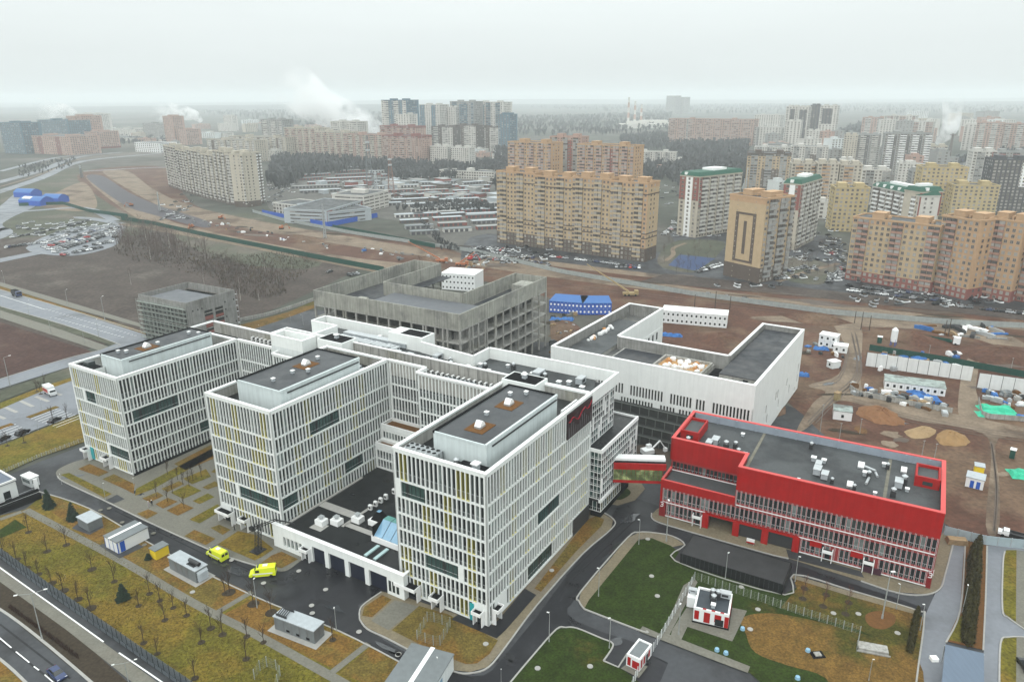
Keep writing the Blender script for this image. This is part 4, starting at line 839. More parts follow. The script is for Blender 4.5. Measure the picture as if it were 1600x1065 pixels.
for i in range(12): b.box(25.45, 3+i*5, 16.2, 25.7, 3.4+i*5, RH-.16)
b.build('parapet_lining', mat('blue_grey_lining', (.26, .30, .35), .6, .08), rb)
b = MB(); b.box(.5, .5, 16.2, 25.7, 41.4, 16.35); b.box(8, 41.4, 16.2, 25.7, 59.4, 16.35); b.build('roof_deck', roofl, rb)
box_part(rb, 'terrace_roof', .5, 42, 9.2, 7.9, 59.4, 9.35, roofl)
for y in (11, 40.5): box_part(rb, 'roof_joint_strip', .6, y, 16.35, 25.5, y+.7, 16.42, mat('ochre_strip', (.16, .15, .12), .8, .2))
redframe = mat('red_frame', (.26, .035, .035), .5, .1)
gw = (.45, .42, .13)
# facade: bottom part interrupted by open bays
def rfac(a, c, rows, nb, seed, out=-1, **k): facade(rb, a, c, rows, nb, out, finm=redframe, finw=.14, dep=.22, spand=.3, corner=.3, ypane=False, seed=seed, glassw=gw, **k)
rfac((.0, 41.9), (.0, 0), [12.4, 8.5], 40, 61)
rfac((.0, 59.4), (.0, 0), [8.2, 4.3], 57, 62)
rfac((.0, 59.3), (.0, 49.4), [4.3, .5], 9, 63)
rfac((.0, 26.6), (.0, .9), [4.3, .5], 25, 64, blank=((6, 7, 0, 0), (14, 15, 0, 0)))
rfac((7.45, 59.8), (7.45, 42), [12.4, 9.35], 18, 65)
rfac((.4, 0), (26.4, 0), [12.4, 8.5, 4.3, .5], 9, 66, blank=((2, 3, 0, 2), (6, 6, 0, 2)))
rfac((.4, 59.85), (26.4, 59.85), [8.2, 4.3, .5], 16, 67, out=1)
b = MB()      # white transom rails
for (y0, y1, z) in ((0.3, 41.6, 8.45), (.3, 59.2, 4.3), (49.4, 59.2, .55), (.6, 26.5, .55)): b.box(-.1, y0, z-.12, -.01, y1, z+.1)
b.box(7.3, 42.2, 9.5, 7.42, 59.6, 9.7); b.build('white_rail', whiter, rb)
b = MB()      # white window rims
for (y0, y1, z0, z1, n) in ((.3, 41.6, 8.6, 12.3, 40), (.3, 59.1, 4.5, 8.1, 57), (49.6, 59, .7, 4.2, 9), (1.2, 26.3, .7, 4.2, 25)):
    for i in range(n+1):
        y = y0+(y1-y0)*i/n; b.box(-.05, y-.14, z0, -.015, y-.085, z1); b.box(-.05, y+.085, z0, -.015, y+.14, z1)
b.build('window_rim', mat('rim_metal', (.62, .60, .60), .5, .05), rb, kind='stuff')
b = MB()      # red piers and portal of the open bays
for y in (26.7, 33.6, 40.3, 47.6): b.box(-.15, y, .1, 1.2, y+1.5, 4.3)
b.box(-.12, 27, 3.7, .6, 48.5, 4.4); b.build('red_pier', red, rb)
box_part(rb, 'open_bay_floor', .5, 27, .1, 7.9, 49, .25, pavero); box_part(rb, 'open_bay_back', 7.6, 27, .25, 7.9, 52.5, 4.2, mat('bay_wall', (.22, .19, .16), .8, .2))
box_part(rb, 'open_bay_side', .6, 52.6, .25, 7.6, 52.9, 4.2, brownb)
for y in (50.2, 20.6, 12.2): canopy(rb, -.03, y, 2.2, 1.4, 2.7)
box_part(rb, 'red_door_panel', -.13, 22, 2.9, -.03, 24.5, 4.3, red); box_part(rb, 'red_door_panel', -.13, 13.5, 2.9, -.03, 16, 4.3, red)
def digit3(root, x, y, z, h, m=None, nx=-1, ax='y'):
    b = MB(); w = h*.6; t = h*.17
    P = [(0, h), (w*.75, h), (w, h*.86), (w, h*.64), (w*.75, h*.52), (w*.3, h*.52), (w*.75, h*.5), (w, h*.38), (w, h*.14), (w*.75, 0), (0, 0)]
    for i in range(len(P)-1):
        p, q = P[i], P[i+1]
        if ax == 'y': b.tube((x, y-p[0], z+p[1]), (x, y-q[0], z+q[1]), t/2, k=4)
        else: b.tube((x+p[0], y, z+p[1]), (x+q[0], y, z+q[1]), t/2, k=4)
    b.build('house_number', whiter, root)
box_part(rb, 'corner_panel', -.12, .0, .2, .4, .9, 4.3, redd); box_part(rb, 'corner_panel', -.12, 58.3, .2, .4, 59.9, 4.3, redd)
digit3(rb, -.18, .8, 2.9, 1.1); digit3(rb, -.18, 59.6, 3.0, 1.1); digit3(rb, .7, -.1, 3.0, 1.1, ax='x')
# stair head boxes on the roof
for (x0, y0, x1, y1) in ((12, 54.6, 21, 59.3), (14.0, 1.0, 21, 6.0)):
    b = MB(); b.box(x0, y0, 16.35, x1, y1, 18.2, 0); b.box(x0+.5, y0+.5, 18.2, x1-.5, y1-.5, 18.24, 1)
    b.box(x0, y0, 18.2, x0+.4, y1, 18.9, 0); b.box(x1-.4, y0, 18.2, x1, y1, 18.9, 0); b.box(x0+.4, y0, 18.2, x1-.4, y0+.4, 18.9, 0); b.box(x0+.4, y1-.4, 18.2, x1-.4, y1, 18.9, 0)
    b.box(x0-.05, y0+1.4, 17.0, x0-.01, y1-1.6, 17.9, 2); b.build('stair_head', [red, roofl, gl_m], rb)
for (x, y, k, s) in ((9.5, 56.5, 3, 1.2), (11, 51.5, 2, 1.0), (13, 50.5, 2, 1.1), (11.5, 47.5, 3, 1.3), (13, 45.5, 3, 1.1), (9.5, 44.0, 3, 1.1), (9.2, 42.4, 2, .7), (21, 45.5, 0, 1.0), (15.5, 27.5, 0, 1.3), (15.5, 25.2, 0, 1.2), (22, 29, 3, 1.0), (12.5, 26, 2, .9), (9.0, 25.8, 2, 1.1), (7.5, 24, 2, 1.0), (6.0, 22.2, 3, .8), (17.5, 17.2, 1, 1.1), (13.5, 16, 0, 1.3), (12.8, 15.2, 3, 1.0), (6.5, 18.5, 1, 1.0), (5.2, 17.5, 3, .8), (20.5, 12.5, 0, 1.1), (19.5, 11.7, 3, .9), (5.0, 13.3, 0, .9), (6.2, 9.8, 3, 1.2), (19.8, 6.8+1.5, 1, 1.0), (13.0, 8.0, 3, 1.4), (11.5, 9.0, 2, 1.1), (10.2, 7.2, 0, 1.0), (3.6, 29, 0, .7), (2.5, 35.5, 0, .5)):
    vent(rb, x, y, 16.42, k, s*.78)
b = MB(); b.tube((16, 14, 16.6), (14, 13.4, 16.6), .3, k=8); b.tube((17.5, 17, 17), (16, 14, 17), .3, k=8); b.tube((13, 15, 16.7), (9, 15.4, 16.7), .3, k=8); b.build('duct', metal, rb)
flush_panes()
# small things before the red building
t = thing('notice_board', 'red and white notice board on the paving below the red building portal', 'sign', G(1172, 851), RTH); b = MB(); b.box(-.1, -.9, .9, .1, .9, 1.7, 0); b.box(-.12, -.9, .5, .12, .9, .9, 1); b.build('board', [whiter, red], t); b = MB(); b.box(-.05, -.8, .1, .05, -.7, .5); b.box(-.05, .7, .1, .05, .8, .5); b.build('leg', metal, t)
t = thing('poster_rack', 'dark purple poster rack leaning at the foot of the red building', 'sign', (*G(1360, 896)[:2], .15), RTH); b = MB(); b.box(-.2, -2, .1, .1, 2, 1.5); b.build('panel', mat('dark_purple', (.06, .02, .035), .4, .1), t)
t = thing('banner_fence', 'long low dark banner fence at the left foot of the red building', 'fence', (*G(1064, 812)[:2], .15), RTH); b = MB(); b.box(-.1, -5.5, .1, .1, 5.5, 1.2, 0)
for i in range(6): b.box(-.13, -5+i*1.8, .4, -.11, -4+i*1.8, .9, 1)
b.build('banner', [mat('dark_navy', (.03, .03, .05), .5, .1), mat('greyviolet', (.16, .14, .2), .5, .1)], t)
# footbridge
A_ = Wd(52.5, -3.3); B_ = (37.2, 163.0)
dx, dy = B_[0]-A_[0], B_[1]-A_[1]; BL = math.hypot(dx, dy); bth = math.atan2(dy, dx)
fb = thing('covered_footbridge', 'red covered footbridge with yellowish glazing joining the glass annex to the red building', 'bridge', (A_[0], A_[1], 0), bth)
b = MB(); b.box(0, 0, 11.9, BL+.8, .3, 13.6); b.box(0, 0, 8.2, BL+.8, .3, 8.9); b.box(0, 3.7, 8.2, BL+.8, 4, 13.6); b.build('red_wall', red, fb)
b = MB(); b.box(0, .3, 8.2, BL+.8, 3.7, 8.5); b.build('floor_slab', concrete, fb)
b = MB(); b.box(0, .5, 13.2, BL+.8, 1.6, 13.5, 1); b.box(0, 1.6, 13.4, BL+.8, 4.0, 14.1, 0); b.build('roof', [whiter, blackm], fb)
nb_ = 11
for i in range(nb_):
    w = BL/nb_
    for j in range(2): box_part(fb, 'window_pane', i*w+.05, .08, 8.95+j*1.48, (i+1)*w-.03, .16, 10.36+j*1.5, mat('yellow_green_glass', (.34, .38, .17), .2, .35, .9, col2=(.10, .12, .05), f2=.55) )
# ------------------------------------------------------------------ white unfinished building D (points given at 22 m)
dc = [(11.4, 226.6), (44.4, 279.5), (57.2, 272.9), (35.1, 238.3), (68.2, 219.5), (90.0, 253.8), (102.6, 245.9), (68.7, 193.0)]
DO = dc[7]; dth = math.atan2(dc[6][1]-DO[1], dc[6][0]-DO[0])
def toL(p, o, th): x, y = p[0]-o[0], p[1]-o[1]; c, n = math.cos(th), math.sin(th); return (x*c+y*n, -x*n+y*c)
DL = [toL(p, DO, dth) for p in dc]
# make it rectilinear: depth 63, width 67
Dw, Dd = 66.5, 62.6
pts = [(0, Dw), (Dd, Dw), (Dd, Dw-14.5), (22.0, Dw-14.5), (22.0, 14.6), (Dd, 14.6), (Dd, 0), (0, 0)]
db = thing('white_unfinished_building', 'white unfinished three-winged building with bare concrete roof courts behind the red building', 'building', (*DO, 0), dth)
def ring(root, pts, z0, z1, w, m, name):
    b = MB(); P = pts if area(pts) > 0 else pts[::-1]; k = len(P)
    for i in range(k):
        a, c = P[i], P[(i+1) % k]; dx, dy = c[0]-a[0], c[1]-a[1]; L = math.hypot(dx, dy); ux, uy = dx/L, dy/L
        o1 = w
        pr, nx_ = P[i-1], P[(i+2) % k]
        # start trimmed at convex corners
        cr = (a[0]-pr[0])*dy-(a[1]-pr[1])*dx
        s0 = 0
        cr2 = dx*(nx_[1]-c[1])-dy*(nx_[0]-c[0])
        e0 = w if cr2 > 0 else -0.0
        b.obox((a[0]+ux*s0, a[1]+uy*s0), (c[0]-ux*e0, c[1]-uy*e0), w, z0, z1, 0, off=w/2)
    b.build(name, m, root)
ring(db, pts, 22.0, 22.3, .9, whiter, 'parapet_coping')
ring(db, [(x*1.0+(.02 if x < 1 else -.02), y) for x, y in pts], 15.0, 22.0, .35, white, 'parapet_wall')
b = MB()
for (p, q) in (((.6, .6), (.6, Dw-.6)), ((.6, .6), (Dd-.6, .6)), ((Dd-.6, .6), (Dd-.6, 14)), ((21.4, 14), (21.4, Dw-14)), ((Dd-.6, Dw-14), (Dd-.6, Dw-.6)), ((.6, Dw-.6), (Dd-.6, Dw-.6)), ((22, 14.0), (Dd-.6, 14.0)), ((22, Dw-14), (Dd-.6, Dw-14))): b.obox(p, q, .3, 17.6, 21.98)
b.build('parapet_lining', concrete, db)
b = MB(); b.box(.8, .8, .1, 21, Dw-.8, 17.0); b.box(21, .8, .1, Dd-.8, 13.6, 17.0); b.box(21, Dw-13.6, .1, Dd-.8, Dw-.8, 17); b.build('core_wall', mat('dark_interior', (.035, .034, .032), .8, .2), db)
b = MB(); b.box(.8, .8, 17, 21, Dw-.8, 17.6); b.box(21, .8, 17, Dd-.8, 13.8, 17.6); b.box(21, Dw-13.8, 17, Dd-.8, Dw-.8, 17.6); b.build('roof_deck', mat('unfinished_deck', (.17, .165, .15), .8, .2, .2, col2=(.09, .09, .09)), db)
b = MB(); b.box(9, 1.5, 17.6, Dd-1.5, 13.2, 20.3, 0); b.box(8.9, 1.4, 20.3, Dd-1.4, 13.3, 20.5, 1); b.box(9-.05, 4.5, 17.7, 8.98, 6, 19.9, 2); b.build('raised_roof', [concrete_l, roofm, blackm], db)
b = MB(); b.box(5, Dw-13.5, 17.6, 50, Dw-1.5, 18.9, 0); b.box(4.9, Dw-13.6, 18.9, 50.1, Dw-1.4, 19.0, 1); b.box(5-.05, Dw-9, 17.6, 4.97, Dw-7.5, 18.8, 2); b.build('raised_roof', [concrete_l, roofl, blackm], db)
b = MB(); b.box(7, 18, 17.6, 20, Dw-17.5, 19.0, 0); b.box(7.4, 34, 19.0, 19.6, Dw-18, 19.06, 1)
b.box(7.2, 18.2, 19, 8, 34, 19.9, 0); b.box(18, 18.2, 19, 18.8, 34, 19.9, 0); b.box(8, 18.2, 19, 18, 18.8, 19.9, 0); b.box(8, 33.4, 19, 18, 34, 19.9, 0); b.box(8.2, 19, 19.02, 18, 33.2, 19.08, 2); b.build('raised_roof', [concrete_l, roofm, mat('orange_board', (.38, .22, .10), .8, .2)], db)
b = MB(); b.box(3, 14.5, 17.62, 20.5, 17.8, 17.66); b.build('dark_pit', blackm, db)
# white packages on the decks
rr = random.Random(3)
for k, (x0, x1, y0, y1, z, n) in enumerate(((9, 17, 20, 32, 19.1, 40), (20, 40, Dw-5, Dw-3, 19.0, 16))):
    for i in range(n):
        x, y = rr.uniform(x0, x1), rr.uniform(y0, y1); s = rr.uniform(.4, .9)
        b = MB(); b.box(-s, -s*.7, 0, s, s*.7, s*.9, 0); b.box(-s*.7, -s*.5, s*.9, s*.6, s*.4, s*1.2, 0)
        P = (DO[0]+x*math.cos(dth)-y*math.sin(dth), DO[1]+x*math.sin(dth)+y*math.cos(dth), z)
        b.build('wrapped_bale', whiter if rr.random() < .75 else mat('orange_bale', (.5, .25, .1), .8, .2), loc=P, rot=rr.uniform(0, 3), group='wrapped bales on the unfinished white roof' + ('' if k == 0 else ' left deck'), label=('white wrapped bale in the heap inside the walled roof bay of the unfinished building' if k == 0 else 'white wrapped bale along the left parapet of the unfinished building roof'), cat='bale')
# facade: two slot rows + openings
def slots(root, a, c, rows, out, seed, gaps, nb, m=None, dm=None):
    rnd = random.Random(seed); vx = abs(c[0]-a[0]) > abs(c[1]-a[1]); L = abs((c[0]-a[0]) if vx else (c[1]-a[1])); p0 = a[0] if vx else a[1]; q = a[1] if vx else a[0]; sg = 1 if (c[0] if vx else c[1]) > p0 else -1
    b = MB(); pw = L/nb
    def bx(u0, u1, z0, z1, v0=-.35, v1=0.0):
        U0, U1 = p0+sg*u0, p0+sg*u1; V0, V1 = q+out*v0, q+out*v1
        (b.box(U0, V0, z0, U1, V1, z1) if vx else b.box(V0, U0, z0, V1, U1, z1))
    for k in range(len(rows)-1):
        hi, lo = rows[k]-.5, rows[k+1]+.5
        bx(0, L, hi, rows[k]); bx(0, L, rows[k+1], lo, v1=-.003)
        i = 0; prev = 0
        while i < nb:
            if gaps(i, k, rnd): bx(i*pw, (i+1)*pw, lo, hi)
            else: bx(i*pw, i*pw+.42*pw, lo, hi)
            i += 1
    b.build('slotted_facade', m or white, root)
slots(db, (0, Dw), (0, 0), [15.0, 10.6, 6.2], -1, 5, lambda i, k, r: (i+3*k) % 13 in (0, 1) or (i+5*k) % 21 == 6, 66)
b = MB()
for y in (0, 10.5, 22.5, 34, 45, 56, Dw-1): b.box(0, y, .1, .4, y+1.2, 6.2)
b.build('ground_pier', white, db)
slots(db, (0, 0), (Dd, 0), [15.0, 11, 7, 3, .1], -1, 6, lambda i, k, r: r.random() < .86, 26)
b = MB(); b.box(22, Dw-14.6, .1, Dd, Dw-14.45, 15); b.box(Dd-.2, Dw-14, .1, Dd, Dw, 15); b.box(0.5, Dw-.2, .1, Dd, Dw, 15); b.build('side_wall', white, db)
for i in range(9):
    x = 24+i*4; 
    for z in (11.2, 7): box_part(db, 'window_slot', x, Dw-14.70, z, x+1.1, Dw-14.61, z+2.8, blackm)
# black terraced retaining wall between red building and D
tw = thing('scaffolded_retaining_wall', 'dark terraced retaining wall with scaffold rails below the white unfinished building', 'wall', (*DO, 0), dth)
b = MB()
for j in range(4): b.box(-9+j*2.0, 12, .1, -7+j*2.0, 66, 2.6+j*2.2, 0)
for j in range(4):
    for i in range(18): b.box(-9.1+j*2.0, 12+i*3, .3+(j*2.2 if j else 0), -8.95+j*2.0, 12.2+i*3, 2.9+j*2.2, 1)
    b.box(-9.2+j*2, 12, 2.7+j*2.2, -9.0+j*2, 66, 2.95+j*2.2, 1)
b.build('terrace_wall', [mat('dark_wet_wall', (.03, .032, .03), .6, .3), mat('rail_grey', (.12, .13, .12), .6, .2)], tw)
sheet('work_pit', ((960, 700), (1050, 690), (1050, 735), (1000, 745), (970, 735)), mat('muddy_pit', (.06, .045, .035), .7, .3, .3), .17)
# ------------------------------------------------------------------ concrete skeleton E
ec = [(-75.4, 275.8), (-17.7, 239.7), (14.4, 294.2)]
EO = ec[1]; eth = math.atan2(ec[2][1]-EO[1], ec[2][0]-EO[0]); Ew, Ed = 68, 63.2
e = thing('concrete_skeleton_building', 'large unfinished bare concrete frame building with open floors behind the hospital', 'building', (*EO, 0), eth)
zs = [5.2, 9.9, 14.6, 19.3, 24.2]
def eslab(x0, y0, x1, y1):
    for z in zs: 
        b = MB(); b.box(x0, y0, z-.45, x1, y1, z); b.build('floor_slab', concrete_l, e)
eslab(0, 0, Ed, 15); eslab(0, 15.01, 24, Ew-15); eslab(0, Ew-14.99, Ed, Ew)
colm = MB(); colm.box(-.3, -.3, 0.1, .3, .3, 24); colme = colm.mesh('column', [concrete_l]); cols = set()
for i in range(12):
    x = .3+i*(Ed-.6)/11
    for y in (.3, 7.4, 14.7, Ew-14.7, Ew-7.4, Ew-.3): cols.add((round(x, 2), y))
for j in range(14):
    y = .3+j*(Ew-.6)/13
    for x in (.3, 8, 16, 23.7): cols.add((x, round(y, 2)))
for p in sorted(cols): inst('column', colme, e, (p[0], p[1], 0))
b = MB(); b.box(4, 3, .1, 22, 12, 23.5); b.box(28, 4, .1, 30, 11, 23.5); b.box(6, 30, .1, 10, 44, 23.5); b.box(44, 4, .1, 50, 11, 23.5); b.box(6, 54, .1, 10, 60, 23.5); b.build('inner_wall', concrete, e); b = MB(); b.box(3, 5.5, .1, 60, 5.7, 23.6); b.box(5.5, 6, .1, 5.7, 62, 23.6); b.box(24.5, Ew-9, .1, 60, Ew-8.8, 23.6); b.build('shade_backing', mat('interior_shade_dark', (.05, .048, .044), .9, .3, .3), e)  # thin dark planes added behind the open floors, interior shade put into their colour
EPT = [(0, Ew), (Ed, Ew), (Ed, Ew-15), (24, Ew-15), (24, 15), (Ed, 15), (Ed, 0), (0, 0)]
weath = mat('weathered_concrete', (.34, .335, .295), .9, .15, .35, col2=(.24, .235, .215), vertical=.35)
ring(e, EPT, 24.2, 29.9, .45, weath, 'parapet_wall')
b = MB(); b.prism([(2.5, 1), (22, 1), (22, Ew-22), (2.5, Ew-22)], 24.2, 26.6, 0); b.build('roof_block', concrete, e)
box_part(e, 'roof_deck', 2.6, 1.1, 26.6, 21.9, Ew-22.1, 26.75, mat('wet_grey_deck', (.10, .105, .115), .35, .15, .2, rough2=.6))
b = MB(); b.box(24, 1, 24.21, Ed-1, 14, 24.4); b.box(1, Ew-21, 24.21, Ed-1, Ew-1, 24.4); b.build('low_roof', roofm, e)
b = MB(); b.box(50, 2, 24.4, 58, 9, 28.5); b.build('roof_block', weath, e); b = MB(); b.box(3, Ew-20, 24.4, 9, Ew-16, 27.5); b.build('roof_block', weath, e)
# ------------------------------------------------------------------ small concrete tower F
fo = G(290, 473, 20); fa = G(366, 452, 20); fl_ = G(216, 459, 20)
fth = math.atan2(fa[1]-fo[1], fa[0]-fo[0]); 
f = thing('concrete_scaffold_building', 'small unfinished concrete building wrapped in scaffolding beside the boulevard', 'building', (fo[0], fo[1], 0), fth)
Fd = math.dist(fo[:2], fa[:2]); Fw = math.dist(fo[:2], fl_[:2])
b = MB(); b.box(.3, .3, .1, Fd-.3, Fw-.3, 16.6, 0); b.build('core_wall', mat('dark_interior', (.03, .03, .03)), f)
b = MB()
for z in (3.3, 6.6, 9.9, 13.2, 16.6): b.box(0, 0, z-.3, Fd, Fw, z)
b.build('floor_slab', concrete_l, f)
b = MB()
b.box(0, -.05, .1, Fd*.33, .3, 19.9); b.box(Fd*.33, -.04, 14.4, Fd*.72, .3, 19.9); b.box(Fd*.72, -.05, .1, Fd, .3, 19.9); b.box(0, .3, 17, .3, Fw, 19.9); b.box(Fd-.3, .3, 17, Fd, Fw, 19.9); b.box(.3, Fw-.3, 17, Fd-.3, Fw, 19.9); b.box(Fd*.5, -.04, .1, Fd*.55, .3, 14.4)
for i in range(12): b.box(-.02, .3+i*Fw/12, .1, .3, .3+i*Fw/12+.5, 17)
b.build('concrete_wall', concrete, f)
for k, z in enumerate((13.2, 9.9, 6.6)): box_part(f, 'brick_infill', Fd*.33, .1, z-3.0, Fd*.5, .25, z-1.4, brickr); box_part(f, 'brick_infill', Fd*.55, .1, z-3.0, Fd*.72, .25, z-1.9, brickr)
rr = random.Random(2)
for i in range(14): x = rr.choice((.1, .2, .28, .76, .85, .95))*Fd; z = 2.2+rr.randrange(5)*3.3; box_part(f, 'wall_hole', x, -.09, z, x+.5, -.055, z+.7, blackm)
b = MB(); b.box(3, 5, 17, Fd-8, Fw-3, 18.2, 0); b.box(2.6, 4.6, 18.2, Fd-7.6, Fw-2.6, 18.5, 1); b.build('roof_block', [blackm, mat('wet_grey_deck', (.1, .105, .115))], f)
b = MB()    # scaffold on the left side (x<0)
for i in range(16):
    y = i*Fw/15
    for x in (-.5, -1.5): b.tube((x, y, .1), (x, y, 18.5), .05, k=3, cap=False)
for j in range(9):
    z = 1.2+j*2.0; b.box(-1.5, 0, z, -.5, Fw, z+.06)
    for x in (-1.5,): b.tube((x, 0, z+1), (x, Fw, z+1), .05, k=3); b.tube((x, 0, z+.5), (x, Fw, z+.5), .04, k=3)
    b.tube((-1.5, 0, z), (-1.5, Fw, z+2) if j % 2 else (-1.5, Fw*.5, z+2), .04, k=3)
b.build('scaffold', mat('scaffold_green', (.27, .30, .27), .6, .2), f)
b = MB()
for i in range(3): b.tube((Fd+1, i*5, .1), (Fd+1, i*5, 19), .05, k=3)
for j in range(7): b.box(Fd+.2, 0, 2+j*2.6, Fd+1.2, 9, 2.08+j*2.6)
b.build('scaffold', metal, f)
flush_panes()
# ------------------------------------------------------------------ vehicles
def carmesh(paint, kind='sedan'):
    """car body in one mesh: lofted body, glasshouse, wheels (x = length, front at +x)"""
    b = MB(); L, Wd_, = (4.5, 1.8) if kind != 'van' else (5.2, 2.0)
    if kind == 'sedan': prof = [(-2.2, .35, .80), (-1.9, .3, 1.0), (-1.1, .28, 1.02), (1.1, .28, .98), (1.9, .3, .86), (2.22, .4, .66)]; cab = [(-1.75, 1.0), (-1.1, 1.42), (.35, 1.45), (1.15, .96)]
    elif kind == 'suv': prof = [(-2.2, .4, 1.0), (-2.1, .35, 1.15), (-1.1, .32, 1.15), (1.0, .32, 1.12), (1.9, .35, 1.0), (2.25, .45, .75)]; cab = [(-2.1, 1.12), (-1.9, 1.68), (.3, 1.7), (1.05, 1.1)]
    else: prof = [(-2.5, .4, 1.3), (-2.4, .35, 1.35), (-1.1, .32, 1.35), (1.3, .32, 1.3), (2.1, .35, 1.1), (2.5, .45, .8)]; cab = [(-2.4, 1.3), (-2.3, 2.0), (.9, 2.0), (1.7, 1.25)]
    n0 = len(b.v)
    for (x, z0, z1) in prof:
        for (y, z) in ((-Wd_/2+.06, z0), (-Wd_/2, (z0+z1)/2), (-Wd_/2+.1, z1), (Wd_/2-.1, z1), (Wd_/2, (z0+z1)/2), (Wd_/2-.06, z0)): b.v.append((x, y, z))
    for i in range(len(prof)-1):
        for j in range(6):
            a, c = n0+i*6+j, n0+i*6+(j+1) % 6; b.f.append((a, a+6, c+6, c)); b.m.append(0)
    b.f.append(tuple(n0+j for j in range(6))); b.m.append(0); b.f.append(tuple(n0+(len(prof)-1)*6+5-j for j in range(6))); b.m.append(0)
    w0, w1 = Wd_/2-.12, Wd_/2-.3; n = len(b.v)
    for i, (x, z) in enumerate(cab): y = w0 if i in (0, 3) else w1; b.v += [(x, -y, z), (x, y, z)]
    b.f += [(n, n+1, n+3, n+2), (n+2, n+3, n+5, n+4), (n+4, n+5, n+7, n+6), (n, n+2, n+4, n+6), (n+1, n+7, n+5, n+3)]; b.m += [1, 0, 1, 1, 1]
    for (x, y) in ((-1.35, .85), (1.35, .85), (-1.35, -.85), (1.35, -.85)):
        yy = y*(Wd_/1.8)*.93; b.tube((x, yy-.12, .33), (x, yy+.12, .33), .33, m=2, k=8)
    for y in (-.65, .65): b.box(2.1, y-.2, .58, 2.2, y+.2, .72, 3); b.box(-2.2 if kind != 'van' else -2.5, y-.15, .7, (-2.17 if kind != 'van' else -2.47), y+.15, .9, 4)
    return b.mesh('car_'+kind, [paint, glassc, tyre, whiter, redd])
PAINTS = [('white', whitep), ('silver', silver), ('black', blackp), ('grey', greyp), ('red', redp), ('navy', bluec)]
CM = {(c, k): carmesh(p, k) for c, p in PAINTS for k in ('sedan', 'suv')}
NCAR = [0]; CARS = []
PW = [('white',)*5+('silver',)*5+('black',)*5+('grey',)*4+('red',)+('navy',)*2][0]
def car(p, rot, place, rnd, group, c=None, z=.2, s=1.0):
    c = c or rnd.choice(PW); k = rnd.choice(('sedan', 'suv'))
    NCAR[0] += 1; CARS.append((math.hypot(p[0], p[1]), (p[0], p[1], rot, c)))
    o = inst('parked_car', CM[(c, k)], None, (p[0], p[1], z), rot, scale=s, label='%s %s %s' % (c, 'estate car' if k == 'suv' else 'saloon car', place), cat='car', group=group+', '+c+' '+k)
    CARS[-1] += (o,); return o
def carrow(pa, pb, n, place, group, seed, ang=None, skip=.12, jit=.25, z=.22, s=1.0):
    rnd = random.Random(seed); A, B = G(*pa), G(*pb); th = math.atan2(B[1]-A[1], B[0]-A[0])
    for i in range(n):
        if rnd.random() < skip: continue
        t = (i+.5)/n+rnd.uniform(-.1, .1)/n; P = (A[0]+(B[0]-A[0])*t+rnd.uniform(-jit, jit), A[1]+(B[1]-A[1])*t+rnd.uniform(-jit, jit))
        car(P, th+(PI/2 if ang is None else ang)+rnd.uniform(-.06, .06)+(PI if rnd.random() < .5 else 0), place, rnd, group, z=z, s=s)
# big car park left
for i, (a, b_, n) in enumerate((((84, 396), (182, 361), 20), ((82, 391), (178, 357), 20), ((78, 386), (165, 355), 18), ((95, 400), (160, 387), 11), ((66, 382), (150, 352), 17), ((112, 385), (178, 366), 12))):
    carrow(a, b_, n, 'in the crowded open car park beyond the brown field', 'cars in the open car park', 100+i, s=1.05)
carrow((10, 388), (78, 378), 16, 'in the line along the car park lane, upper left', 'cars lining the car park lane', 120, ang=.3); carrow((62, 384), (92, 396), 8, 'in the short curved line at the near edge of the car park', 'cars at the near edge of the car park', 121, ang=.6)
carrow((130, 387), (178, 378), 7, 'in the short row at the right edge of the car park', 'cars right of the car park', 122); carrow((75, 360), (140, 345), 20, 'in the strip of cars beside the planted ground at far left', 'cars by the planted ground', 123); carrow((18, 372), (70, 364), 12, 'parked on the grey hard standing at far left', 'cars on the hard standing', 124, ang=.2)
# in front of the long beige block
for i, (a, b_, n) in enumerate((((728, 402), (850, 412), 22), ((735, 396), (835, 404), 20), ((745, 388), (800, 394), 12), ((770, 406), (860, 416), 14))):
    carrow(a, b_, n, 'in the crowded rows before the long beige block', 'cars before the long beige block', 130+i, skip=.2)
carrow((860, 402), (1000, 418), 14, 'parked at the foot of the long beige block', 'cars at the foot of the long beige block', 140, ang=.1, skip=.35); carrow((960, 418), (1010, 420), 7, 'parked at the right end of the long beige block', 'cars at the right end of the beige block', 141)
carrow((1036, 368), (1052, 355), 10, 'in the row between the beige and the green-roofed block', 'cars between the blocks', 142); carrow((1088, 426), (1128, 415), 11, 'in the slanted row beside the blue sports court', 'cars beside the sports court', 143, ang=1.2, skip=.05)
carrow((1205, 438), (1265, 432), 9, 'parked at the foot of the beige tower', 'cars at the foot of the beige tower', 144); carrow((1225, 425), (1262, 418), 5, 'in the small row behind the beige tower', 'cars behind the beige tower', 145)
carrow((1292, 440), (1316, 420), 12, 'in the curved line left of the long orange block', 'cars left of the orange block', 146, ang=.4, skip=0); carrow((1285, 392), (1318, 405), 10, 'along the lane left of the orange block', 'cars on the lane', 147, ang=.1)
for i, (a, b_, n) in enumerate((((1325, 455), (1480, 473), 20), ((1345, 450), (1470, 464), 14), ((1480, 478), (1640, 497), 17))): carrow(a, b_, n, 'parked along the street before the long orange block', 'cars before the orange block', 150+i, ang=.25, skip=.25)
carrow((1290, 330), (1300, 360), 8, 'near the curved yellow block', 'cars near the yellow block', 160); carrow((250, 345), (300, 322), 14, 'parked along the street left of the cream slab block', 'cars left of the cream slab', 161, ang=0); carrow((418, 300), (452, 285), 12, 'in the lot right of the cream slab block', 'cars right of the cream slab', 162)
